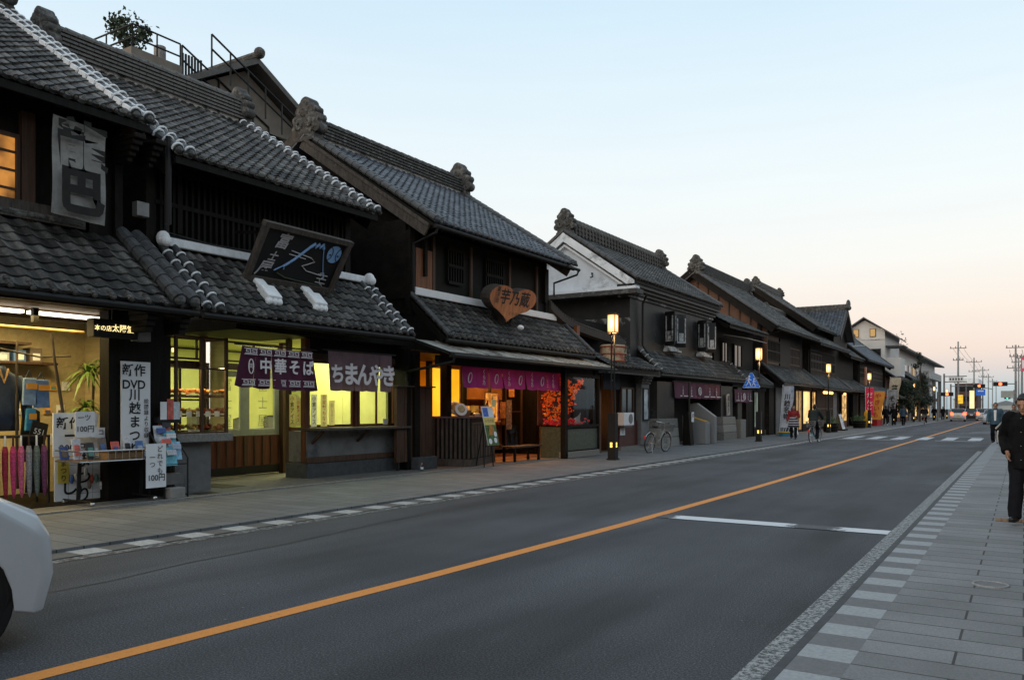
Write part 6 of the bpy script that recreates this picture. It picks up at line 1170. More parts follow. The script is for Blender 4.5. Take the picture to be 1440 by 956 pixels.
MB().prism(tri(2.76,1,sy),(0,.02,0)).build('plate', mat('pale_blue_edge',(.3,.42,.6),.4,.1,4), t); MB().prism(tri(2.76,.93,sy-.004),(0,.003,0)).build('blue_face', mat('sign_blue',(.015,.1,.42),.4,.15,4,glow=((.02,.16,.7),.25)), t)
b = MB(); yy = sy-.012
def fig(cx, z, s):
    f = lambda x, zz: V(cx-x*s, yy, z+zz*s)
    b.ball(f(.02,.42),.062*s,(1,.1,1)); b.path([f(0,.34),f(-.02,.12)],[.05*s,.045*s],6); b.path([f(-.02,.12),f(.08,-.02),f(.1,-.16)],.03*s,5); b.path([f(-.02,.12),f(-.09,-.02),f(-.17,-.14)],.03*s,5); b.path([f(.0,.32),f(.1,.2),f(.16,.22)],.022*s,5); b.path([f(.0,.32),f(-.1,.18)],.022*s,5)
fig(10.6,2.68,.75); fig(10.38,2.64,.58); b.build('walker_symbol', WHITE, t); b = MB(); b.box(10.22,10.78,yy-.004,yy,2.49,2.515).box(10.74,10.8,yy-.004,yy,2.6,2.615).box(10.2,10.27,yy-.004,yy,2.6,2.615); b.build('ground_line', WHITE, t); b = MB(); b.box(10.16,10.5,sy+.02,sy+.05,2.7,2.74).box(10.16,10.5,sy+.02,sy+.05,2.9,2.94); b.build('bracket', METAL_GREY, t)
def nobori(label, a, y, z0, z1, w_, m, s, ink, lean=0., sz=.3):      # the flag hangs from its pole towards the road
    t = thing('banner_flag', label, 'banner', V(a,y,.05)); MB().tube(V(a,y,.06),V(a-lean,y,z1+.1),.014,n=6).build('pole', WHITE, t); MB().tube(V(a-lean,y,z1+.04),V(a-lean-w_,y,z1+.02),.01,n=5).build('arm', WHITE, t); MB().tube(V(a,y,.06),V(a,y,.16),.16,.12,12).build('base', CONCRETE, t); b = MB(); nu, nv = 6, 14
    b.add([V(a-lean*(1-.8*j/nv)-.03-w_*k/nu-.05*math.sin(j*.5)*k/nu,y-.02+.05*math.sin(j*.7+k*.5),z1-(z1-z0)*j/nv) for j in range(nv+1) for k in range(nu+1)],[(j*(nu+1)+k,j*(nu+1)+k+1,(j+1)*(nu+1)+k+1,(j+1)*(nu+1)+k) for j in range(nv) for k in range(nu)]); b.build('flag', m, t, smooth=True, fix=False); text(t, 'lettering', s, sz, V(a-lean*.6-w_*.55,y-.09,(z0+z1)/2), ink, right=(1,0,0), up=(lean*.35,0,1), vertical=True, bold=.02)
nobori('white and blue upright banner flag outside the brown gabled shop', 11.4, 45.9, .5, 2.75, .55, mat('white_flag',(.5,.53,.6),.8,.3,2,dirt=(.15,.22,.4),dirt_at=.6), '川越名物', INK, .2, .34)
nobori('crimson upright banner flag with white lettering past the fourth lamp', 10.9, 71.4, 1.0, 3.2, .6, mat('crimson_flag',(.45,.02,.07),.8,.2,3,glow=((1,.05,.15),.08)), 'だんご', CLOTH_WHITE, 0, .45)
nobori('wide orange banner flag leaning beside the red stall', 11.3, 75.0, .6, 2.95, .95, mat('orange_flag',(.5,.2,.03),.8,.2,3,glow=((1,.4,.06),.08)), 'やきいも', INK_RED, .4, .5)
nobori('grey patterned banner flag near the group of walkers', 10.7, 80.5, .9, 3.2, .8, mat('grey_flag',(.25,.25,.26),.8,.5,3), 'そば', INK, .3, .6)
# opposite row
nobori('tall pale banner flag rising above the fifth lamp base', 10.9, 83.6, 2.4, 4.4, .9, mat('pale_flag',(.45,.38,.28),.8,.3,3), '祭', INK, .3, .6)
t = thing('menu_board', 'white lettered board on wooden feet in front of the lattice shop', 'sign', V(10.4,58.8,.05)); MB().prism([V(10.35,58.6,.15),V(10.35,59.5,.15),V(10.6,59.5,1.15),V(10.6,58.6,1.15)],(-.04,0,0)).build('panel', PAPER, t); box(t, 'foot', WOOD_DARK, 10.2, 10.8, 58.5, 59.6, .05, .149); MB().prism([V(10.42,58.5,.1),V(10.9,58.5,.1),V(10.7,58.5,1.3)],(0,.05,0)).build('side', WOOD_BROWN, t); MB().prism([V(10.42,59.6,.1),V(10.9,59.6,.1),V(10.7,59.6,1.3)],(0,.05,0)).build('side', WOOD_BROWN, t); text(t, 'lettering', 'お茶', .42, V(10.42,59.05,.65), INK, right=(0,1,0), up=(-.25,0,1), vertical=True)
t = thing('yellow_figure', 'small yellow hooded signboard figure beside the crimson banner', 'sign', V(10.5,69.6,.05)); MB().loft([[V(10.5+r_*math.cos(q),69.6+r_*math.sin(q),z) for q in [2*PI*i/14 for i in range(14)]] for r_, z in ((.3,.05),(.33,.5),(.24,.95),(.22,1.1),(.19,1.3),(.08,1.42))]).build('body', mat('yellow_plastic',(.6,.33,.02),.5,.15,4), t, smooth=True); box(t, 'placard', PAPER, 10.17, 10.2, 69.4, 69.8, .35, .8)
t = thing('market_stall', 'red draped stall heaped with goods under the orange banner', 'stall', V(11,77,.05)); box(t, 'table', mat('red_drape',(.4,.02,.02),.8,.2,4), 10.6, 11.4, 75.6, 78.4, .05, .8); b = MB(); r = random.Random(2)
for k in range(40): b.ball(V(r.uniform(10.65,11.35),r.uniform(75.7,78.3),.86),.12,(1,1,.8),6,4)
b.build('goods', FOOD[0], t)
for y in (75.7,78.3): MB().tube(V(11.4,y,.05),V(11.4,y,2.4),.03,n=6).build('pole', METAL_DARK, t)
box(t, 'awning', PLASTER_GREY, 10.4, 11.7, 75.4, 78.6, 2.4, 2.45)
t = thing('waste_bin', 'low blue and yellow tub beside the white banner flag', 'tub', V(11.0,45.4,.05)); MB().loft([[V(11+r_*math.cos(q),45.4+r_*math.sin(q),z) for q in [2*PI*i/16 for i in range(16)]] for r_, z in ((.26,.05),(.33,.26),(.28,.26))]).build('tub', mat('blue_tub',(.06,.25,.4),.4,.2,4), t); MB().path([V(11+.335*math.cos(q),45.4+.335*math.sin(q),.26) for q in [2*PI*i/18 for i in range(18)]],.03,6,True).build('rim', mat('yellow_plastic',(1,1,1)), t)
t = thing('folding_stand', 'white trestle stand with rolled goods behind the woman', 'stand', V(11.2,47.5,.05)); b = MB()
for y in (46.9,47.4,48.1): b.bar(V(10.9,y,.06),V(11.3,y+.25,1.3),.06,.04); b.bar(V(11.5,y,.06),V(11.2,y+.2,1.3),.06,.04)
b.build('trestle', WHITE, t); b = MB(); r = random.Random(6)
for k in range(9): b.tube(V(11.2,46.9+k*.17,.9),V(11.25,46.95+k*.17,1.35),.07,n=7)
b.build('rolled_goods', bm_[0], t)
# ------------------------------------------------------------------ poles, wires, traffic lights
def pole(label, a, y, h, arms, r=.16, group='utility poles along the far street'):
    t = thing('utility_pole', label, 'utility pole', V(a,y,0), group); MB().tube(V(a,y,0),V(a,y,h),r,r*.65,10).build('shaft', mat('concrete_pole',(.23,.24,.24),.8,.15,4), t); b = MB(); ins = MB()
    for z, w_ in arms:
        b.box(a-w_,a+w_,y-.06,y+.06,h-z-.06,h-z+.06)
        for k in range(4): x = a-w_*.9+w_*1.8*k/3; ins.tube(V(x,y,h-z+.06),V(x,y,h-z+.3),.06,n=6)
    b.build('cross_arm', METAL_GREY, t); ins.build('insulator', PLASTER_GREY, t); return t
PL = [('tallest pole at the street end, by the overhead frame',8.4,140,11.6,((1.0,1.1),(2.8,.7))),('next pole beyond the tallest one, over the red block',7.9,175,11.0,((.8,1.3),(2.6,.9))),('thinner pole third after the overhead frame',7.6,205,10.6,((.8,1.2),(2.2,.8))),('hazy pole fourth after the overhead frame',7.6,238,10.2,((.8,1.2),)),('faint pole fifth after the overhead frame',7.6,270,10.,((.8,1.2),)),('barely visible pole at the end of the row',7.6,305,10.,((.8,1.2),)),
      ('tall three armed pole beside the larger overhead signal',.92,125,9.8,((.35,1.1),(1.5,.7),(3.0,1.0))),('shorter pole by the red and white vertical sign',.2,112,7.6,((.2,.5),(1.2,.4))),('distant pole just behind the tall three armed one',.8,170,10.4,((.7,1.1),(2.2,.8)))]
for p in PL: pole(*p)
def wires(label, pts, sag=.5, r=.018):
    t = thing('power_line', label, 'cable', Vector(pts[0]));
    for p, q in zip(pts, pts[1:]):
        for o in (-.7,0,.7): MB().path([Vector(p).lerp(Vector(q),k/8)+Vector((o,0,-sag*4*(k/8)*(1-k/8))) for k in range(9)],r,4).build('wire', METAL_DARK, t)
wires('overhead wires strung between the row of receding poles', [V(a,y,h-1) for _,a,y,h,_2 in PL[:5]]); wires('overhead wires strung past the signal pole', [V(.2,112,7.0),V(.92,125,9.2),V(.8,170,9.5),V(.9,240,9.5)])
t = thing('gantry', 'grey overhead road frame with white boards at the street end', 'gantry', V(10,135,0)); b = MB(); b.tube(V(9.9,135,0),V(9.9,135,6.6),.12,n=8); b.tube(V(9.9,135,6.2),V(7.0,135,6.2),.07,n=6); b.tube(V(9.9,135,5.4),V(7.0,135,5.4),.07,n=6); b.build('frame', METAL_GREY, t); box(t, 'board', WHITE, 7.4, 9.3, 134.9, 134.95, 5.5, 6.1); b = MB()
for k in range(5): b.box(7.55+k*.36,7.75+k*.36,134.87,134.9,5.65,5.95)
b.build('board_marks', STONE_DARK, t)
RED = emis('red_signal',(1.,.10,.03),6.); GRN = emis('green_signal',(.05,.9,.55),2.5)
def signal(label, a, y, z, pole_a, lit=0, m=RED):
    t = thing('traffic_light', label, 'traffic light', V(pole_a,y,0)); MB().tube(V(pole_a,y,0),V(pole_a,y,z+.3),.09,n=8).build('pole', METAL_GREY, t); MB().tube(V(pole_a,y,z),V(a,y,z+.02),.05,n=6).build('arm', METAL_GREY, t); hs = box(t, 'housing', METAL_DARK, a-.65, a+.65, y-.35, y-.1, z-.22, z+.22, .04)
    for k in range(3):
        c = V(a-.42+.42*k,y-.36,z); MB().tube(c,c+Vector((0,-.02,0)),.16,n=16).build('lens', m if k == lit else BLACK, hs); MB().path([c+Vector((.18*math.cos(q),-.1,.18*math.sin(q))) for q in [PI*i/8 for i in range(9)]],.02,5).build('visor', METAL_DARK, hs)
    return t
signal('overhead traffic light showing red above the brake lights', 4.75, 118, 4.35, 7.9, 1); signal('larger overhead traffic light showing red beside the tall signal pole', 2.1, 100, 4.1, .7, 1); signal('low red signal by the far pavement, beside the white hatchback', 7.6, 108, 3.2, 8.6, 1); signal('far green signal low over the distant road', 3.4, 230, 4.0, 1.2, 1, GRN)
t = thing('road_sign', 'blue rectangular direction sign hung over the far road', 'road sign', V(5,150,0)); box(t, 'plate', mat('sign_blue',(1,1,1)), 5.2, 6.5, 149.9, 150, 3.6, 4.6); MB().tube(V(7.9,150.1,5.2),V(4.2,150.1,4.6),.06,n=6).build('arm', METAL_GREY, t); MB().tube(V(7.9,150.1,0),V(7.9,150.1,5.4),.1,n=8).build('pole', METAL_GREY, t); box(t, 'place_name', WHITE, 5.45, 6.25, 149.87, 149.9, 4.2, 4.4)
t = thing('road_sign', 'grey rear face of a sign panel by the signal pole', 'road sign', V(1.4,112,0)); box(t, 'plate', mat('sign_back',(.28,.3,.28),.6,.15,3), 1.0, 2.3, 111.9, 112, 2.8, 3.6); MB().tube(V(1.0,112.1,0),V(1.0,112.1,3.7),.06,n=8).build('pole', METAL_GREY, t)
t = thing('lit_sign', 'tall glowing cream shop sign over the braking cars', 'sign', V(6.9,150,0)); box(t, 'panel', emis('cream_sign_glow',(1,.85,.45),1.4,2,(.8,.55,.2)), 6.3, 6.9, 140, 140.3, 1.4, 4.2); box(t, 'frame', METAL_DARK, 6.25, 6.95, 140.31, 140.5, 0, 4.25)
t = thing('lit_sign', 'small yellow glowing sign beside the tall cream one', 'sign', V(8.2,135,0)); box(t, 'panel', emis('yellow_sign_glow',(1,.62,.05),1.0,3,(.5,.3,.02)), 7.1, 7.7, 128, 128.2, 2.2, 3.4); box(t, 'post', METAL_DARK, 7.35, 7.45, 128.21, 128.3, 0, 3.4)
t = thing('shop_banner', 'red and white vertical sign above the man in black', 'sign', V(-.2,95,0)); box(t, 'panel', mat('pink_sign',(.6,.08,.14),.5,.2,3), -.1, .25, 95, 95.1, 5.2, 6.6); box(t, 'post', METAL_DARK, -.35, -.25, 95.02, 95.12, 0, 6.7); box(t, 'white_mark', WHITE, 0, .15, 94.97, 95, 5.5, 6.3)

# ------------------------------------------------------------------ the shops on the near side of the street, behind the camera's shoulder
for k, (y0, y1, h, wm) in enumerate(((-14,-3,6.2,WOOD_DARK),(-2.6,8,5.6,PLASTER_GREY),(8.4,21,6.6,WOOD_BROWN),(21.5,36,5.4,PLASTER_BLACK),(36.5,52,6.4,WOOD_DARK))):
    t = thing('near_side_shop', ['dark timber shop on the near pavement, opposite the umbrellas','grey plastered shop across the street from the book shop','brown timber shop across the street from the sweet shop','black plastered shop across the street from the storehouse','dark timber shop on the near pavement beside the crossing'][k], 'building', V(-5,(y0+y1)/2,0))
    box(t, 'wall', wm, -12, -4.2, y0, y1, .05, h); b = MB(); b.prism([V(-3.2,y0,h-.1),V(-8,y0,h+2.8),V(-12.9,y0,h-.1),V(-12.9,y0,h+.1),V(-8,y0,h+3.05),V(-3.2,y0,h+.1)],(0,y1-y0,0)); b.build('roof', TILE_OLD, t)
    MB().prism([V(-3.2,y0+.1,2.9),V(-4.2,y0+.1,3.6),V(-4.2,y0+.1,3.75),V(-3.2,y0+.1,3.05)],(0,y1-y0-.2,0)).build('pent_roof', TILE_OLD, t)
    for j in range(3): window(t, -4.19, y0+1+j*3.2, y0+3.4+j*3.2, .4, 2.5, WOOD_BROWN, LITW if (j+k) % 3 == 0 else DARK_GLASS, 3, 1); window(t, -4.19, y0+1+j*3.2, y0+3+j*3.2, 4.0, 5.0, WOOD_BROWN, DARK_GLASS, 3)
# ================================================================== people
SKIN = mat('skin', (.36,.2,.135), .55, .1, 12); HAIR = mat('black_hair', (.012,.011,.011), .5, .3, 40, (1,1,6)); SHOE = mat('dark_shoe', (.012,.012,.013), .4, .2, 6)
COAT_BLACK = mat('black_coat_cloth', (.006,.006,.007), .85, .3, 6, bump=.3, bscale=20, spec=.12); TROUSER = mat('dark_trousers', (.008,.0085,.012), .85, .25, 6, bump=.2, spec=.12); BLUE_JKT = mat('blue_jacket_cloth', (.04,.085,.125), .8, .25, 7, bump=.2); GREEN_JKT = mat('dark_green_jacket', (.012,.02,.018), .8, .25, 7, bump=.2); RED_JKT = mat('red_jacket_cloth', (.24,.016,.02), .7, .2, 7, bump=.2); GREY_JKT = mat('grey_patterned_jacket', (.1,.085,.075), .85, .5, 16)
def stripe_mat():
    m, nt, b = nodes('striped_cloth'); tc = N(nt, 'ShaderNodeTexCoord'); sx = N(nt, 'ShaderNodeSeparateXYZ'); L(nt, tc.outputs['Object'], sx.inputs[0])
    q = N(nt, 'ShaderNodeMath', operation='MULTIPLY'); L(nt, sx.outputs[2], q.inputs[0]); q.inputs[1].default_value = 8.5; f = N(nt, 'ShaderNodeMath', operation='FRACT'); L(nt, q.outputs[0], f.inputs[0])
    L(nt, ramp(nt, f.outputs[0], [(.0,(.02,.022,.04)),(.62,(.02,.022,.04)),(.64,(.5,.5,.55)),(.98,(.5,.5,.55))]), b.inputs['Base Color']); b.inputs['Roughness'].default_value = .85; return m
STRIPED = stripe_mat()
STAND = dict(pelvis=(0,0,.93), chest=(0,0,1.28), neck=(0,0,1.44), head=(0,.02,1.575), hip=.095, sh=.19,
    kL=(-.1,.03,.5), aL=(-.1,0,.09), kR=(.1,.03,.5), aR=(.1,0,.09), eL=(-.25,-.02,1.12), wL=(-.27,.06,.88), eR=(.25,-.02,1.12), wR=(.27,.06,.88), look=0., toe=.0)
def person(name, label, loc, face, H=1.7, pose=None, top=COAT_BLACK, bottom=TROUSER, coat_z=.8, flare=1.0, fine=.016, bulk=1., hair_long=False, skirt=None, open_front=None, cat='person', group=None, shoes=SHOE, buttons=False):
    P = dict(STAND); P.update(pose or {}); k = H/1.7
    t = thing(name, label, cat, V(*loc), group)
    M = Matrix.Translation(V(*loc)) @ Matrix.Rotation(math.radians(face), 4, 'Z') @ Matrix.Scale(k, 4)
    p = lambda n: Vector(P[n])
    def fin(mb, nm, m, par=t, rem=fine, sm=2, smooth=True):
        mb.xf(M); return mb.build(nm, m, par, smooth=smooth, remesh=rem*k if rem else 0, sm=sm)
    pel, ch, ne, hd = p('pelvis'), p('chest'), p('neck'), p('head')
    hips = [pel+Vector((s*P['hip'],0,-.03)) for s in (-1,1)]; shs = [ch+Vector((s*P['sh'],0,.1)) for s in (-1,1)]
    kn = [p('kL'), p('kR')]; an = [p('aL'), p('aR')]; el = [p('eL'), p('eR')]; wr = [p('wL'), p('wR')]
    b = MB(); R = Matrix.Rotation(P['look'], 4, 'X')
    for i in (0,1):
        b.path([hips[i]+Vector((0,0,.05)),hips[i],kn[i],an[i]],[.085,.085,.055,.04],9); b.ball(kn[i],.056); b.ball(an[i],.042); b.path([an[i]+Vector((0,-.05,-.05)),an[i]+Vector((0,.15,-.06))],[.035,.03],7)
        b.path([ch+Vector((0,0,.08)),shs[i],el[i],wr[i]],[.06,.055,.042,.03],9); b.ball(shs[i],.058); b.ball(el[i],.043)
        d = (wr[i]-el[i]).normalized(); sd = d.cross(Vector((0,1,0))).normalized() if abs(d.y) < .9 else Vector((1,0,0)); fw = sd.cross(d)
        b.ball(wr[i]+d*.055,.042,(.75,.95,1.2))
        for j in range(4):
            q = wr[i]+d*.09+fw*(.03-.02*j); ln = (.075,.085,.08,.06)[j]; b.path([q-d*.03,q+d*ln*.55,q+d*ln*.9+sd*.02*(1 if i == 0 else -1)],[.0105,.0095,.008],6)
        b.path([wr[i]+d*.03+fw*.02,wr[i]+d*.06+fw*.052,wr[i]+d*.09+fw*.055],[.012,.011,.009],6)
    b.loft([[c+Vector((rx*math.cos(q),ry*math.sin(q),0)) for q in [2*PI*j/14 for j in range(14)]] for c, rx, ry in ((pel+Vector((0,0,-.08)),.12,.09),(pel+Vector((0,0,.05)),.16,.11),(pel.lerp(ch,.45),.13,.095),(ch,.17,.11),(ch+Vector((0,0,.1)),.15,.09),(ne,.06,.06))])
    b.path([ne-Vector((0,0,.04)),hd-Vector((0,.01,.05))],[.058,.053],9)
    hb = MB(); hb.ball((0,0,.015),.1,(.77,.98,1.1),14,10); hb.ball((0,.035,-.06),.062,(.86,.85,.9),10,7); hb.path([(0,.088,.015),(0,.112,-.022)],[.011,.017],6); hb.ball((0,.085,-.055),.02,(1.3,.6,.5)); hb.ball((0,.078,-.095),.022)
    for s in (-1,1): hb.ball((s*.078,-.005,-.005),.024,(.4,.8,1.3),7,5); hb.ball((s*.033,.083,.035),.018,(1.4,.5,.5))
    T = Matrix.Translation(hd) @ R; hb.xf(T); b.add(hb.v, hb.f); fin(b, 'body', SKIN, t, min(fine,.0125), 1)
    e = MB()
    for s in (-1,1): e.ball((s*.033,.0915,.012),.0105,(1.5,.5,.7),7,5); e.bar((s*.018,.095,.036),(s*.05,.086,.038),.006,.007)
    e.bar((-.02,.097,-.056),(.02,.097,-.056),.004,.005); e.xf(T); fin(e, 'eyes', INK, t, 0)
    h = MB(); h.ball((0,-.03,.05),.098,(.8,.93,1.0),14,9); h.ball((0,-.05,-.01),.085,(.92,.75,1.0)); h.path([(-.05,.055,.1),(0,.06,.108),(.05,.055,.1)],.022,6)
    for s in (-1,1): h.path([(s*.07,.03,.07),(s*.078,.02,.02)],.018,6)
    if hair_long:
        for s in (-1,1): h.path([(s*.06,.0,.06),(s*.085,.01,-.03),(s*.085,.02,-.16),(s*.08,.05,-.26)],[.035,.035,.04,.02],7)
        h.path([(0,-.07,.05),(0,-.09,-.1),(0,-.08,-.22)],[.06,.08,.05],8)
    h.xf(T); fin(h, 'hair', HAIR, t, .011, 1)
    # trousers
    b = MB()
    for i in (0,1):
        b.path([hips[i]+Vector((0,0,.06)),hips[i],kn[i],an[i]-(kn[i]-an[i]).normalized()*.045],[.1*bulk,.1*bulk,.078*bulk,.07*bulk],10); b.ball(kn[i],.076*bulk)
    b.ball(pel,.16*bulk,(1,.72,.62)); wrinkle(fin(b, 'trousers' if not skirt else 'leggings', bottom, t, fine, 3), .012*k, 11)
    for i in (0,1):
        b = MB(); a = an[i]; b.ball(a+Vector((0,-.02,-.03)),.064,(.85,1.1,.9)); b.ball(a+Vector((0,.075,-.05)),.062,(.85,1.6,.66)); b.box(-.042+(-a.x),.042+(-a.x),a.y-.07,a.y+.15,a.z-.09,a.z-.07); fin(b, 'shoe', shoes, t, .012, 1)
    # coat
    b = MB(); lo = pel.copy(); lo.z = coat_z
    rings = [(lo,.2*flare,.145*flare),(pel.lerp(lo,.5) if coat_z < pel.z else lo+Vector((0,0,.05)),.192*(1+flare)/2,.14*(1+flare)/2)]
    if coat_z < pel.z: rings.append((pel+Vector((0,0,.04)),.185,.135))
    rings += [(pel.lerp(ch,.5),.175,.125),(ch,.2,.135),(ch+Vector((0,0,.09)),.19,.115),(ch+Vector((0,0,.14)),.13,.09),(ne+Vector((0,0,.005)),.075,.075)]
    b.loft([[c+Vector((bulk*rx*math.cos(q),bulk*ry*math.sin(q),.0)) for q in [2*PI*j/18 for j in range(18)]] for c, rx, ry in rings])
    for i in (0,1): b.path([ch+Vector((0,0,.07)),shs[i],el[i],wr[i]-(wr[i]-el[i]).normalized()*.01],[.08*bulk,.078*bulk,.066*bulk,.055*bulk],10); b.ball(shs[i],.08*bulk); b.ball(el[i],.066*bulk)
    wrinkle(fin(b, 'coat', top, t, fine, 3), .014*k)
    b = MB(); b.path([ne+Vector((.07*math.cos(q),.07*math.sin(q)-.005,.01+.012*math.sin(q))) for q in [2*PI*j/14 for j in range(14)]],.02*bulk,6,True); fin(b, 'collar', top, t, 0)
    if open_front: b = MB(); b.add([ch+Vector((x,.135*bulk+.03-(abs(x)*.3),z)) for x, z in ((-.05,.12),(.05,.12),(.035,-.32),(-.035,-.32))],[(0,1,2,3)]); fin(b, 'shirt_front', open_front, t, 0)
    if buttons:
        b = MB()
        for z in (.1,-.08,-.26,-.44): b.ball(ch+Vector((.03,.143*bulk-.0,z)),.006)
        fin(b, 'buttons', CHROME, t, 0)
    if skirt:
        b = MB(); b.loft([[Vector((pel.x+rx*math.cos(q)*(1+.04*math.sin(5*q)),pel.y+ry*math.sin(q)*(1+.04*math.sin(5*q)),z)) for q in [2*PI*j/30 for j in range(30)]] for rx, ry, z in ((.29,.22,.6),(.25,.19,.78),(.21,.16,1.0),(.17,.135,1.15))]); fin(b, 'skirt', skirt, t, 0)
    return t, M
def walk(s, **k):
    d = dict(kL=(-.1,.14*s+.03,.5), aL=(-.1,.2*s,.1), kR=(.1,-.02*s+.06,.5), aR=(.1,-.22*s,.13), eL=(-.26,-.07*s,1.13), wL=(-.28,-.1*s+.06,.9), eR=(.26,.05*s,1.13), wR=(.28,.16*s+.05,.91)); d.update(k); return d
person('person', 'man in a long black buttoned coat looking down as he walks on the near pavement', (-.03,12.45,.06), 168, 1.68, walk(-.75, look=-.38, head=(.02,.07,1.555), eR=(.285,-.09,1.12), wR=(.2,.1,.93), eL=(-.25,.0,1.13), wL=(-.14,.2,1.0)), coat_z=.72, fine=.0125, bulk=1.14, buttons=True)
person('person', 'man in an open blue jacket and pale shirt walking beyond the black coat', (1.02,40.2,.06), 176, 1.72, walk(.4), top=BLUE_JKT, coat_z=.8, open_front=PAPER, bulk=1.08)
person('person', 'person in a mottled grey jacket half hidden behind the black coat', (.42,45.8,.06), 185, 1.66, walk(.5), top=GREY_JKT, coat_z=.8, bulk=1.05)
t = thing('shoulder_bag', 'pale bag hanging behind the arm of the man in black', 'bag', V(.3,12.75,.9)); box(t, 'bag', mat('pale_bag',(.4,.39,.38),.7,.2,6), .2, .31, 12.62, 12.74, 1.08, 1.26, .03); MB().path([V(.24,12.69,1.28),V(.2,12.62,1.42),V(.32,12.69,1.28)],.012,6).build('strap', MATS['pale_bag'], t)
person('person', 'long haired woman in a red jacket and striped skirt on the far pavement', (9.55,41.2,.05), 190, 1.64, walk(.35, eL=(-.25,.0,1.12), wL=(-.16,.17,1.12), eR=(.26,.0,1.12), wR=(.3,.1,.9)), top=RED_JKT, coat_z=1.0, skirt=STRIPED, hair_long=True)
for k, (a, y, f, lb, tp) in enumerate(((10.2,77.6,20,'dark walker in pale shoes by the orange banner',COAT_BLACK),(9.65,78.3,5,'dark walker in black shoes between the pale shoed and bluish walkers',COAT_BLACK),(8.95,78.8,-10,'walker in a bluish jacket beside the two dark walkers',mat('slate_blue_cloth',(.03,.06,.1),.8,.2,6)))):
    person('person', lb, (a,y,.05), f, 1.72, walk([.5,-.4,.45][k]), top=tp, coat_z=.78, fine=.02, group='walkers on the far pavement', shoes=PAPER if k == 0 else SHOE)
for k, (a, y, lb) in enumerate(((9.3,112,'tiny walker in dark clothes before the far tiled shops'),(8.8,118,'tiny walker near the eighth lamp'),(10.2,90,'dark figure standing in front of the rounded tree'))): person('person', lb, (a,y,.05), 10*k, 1.7, walk(.4), fine=.026, coat_z=.8)
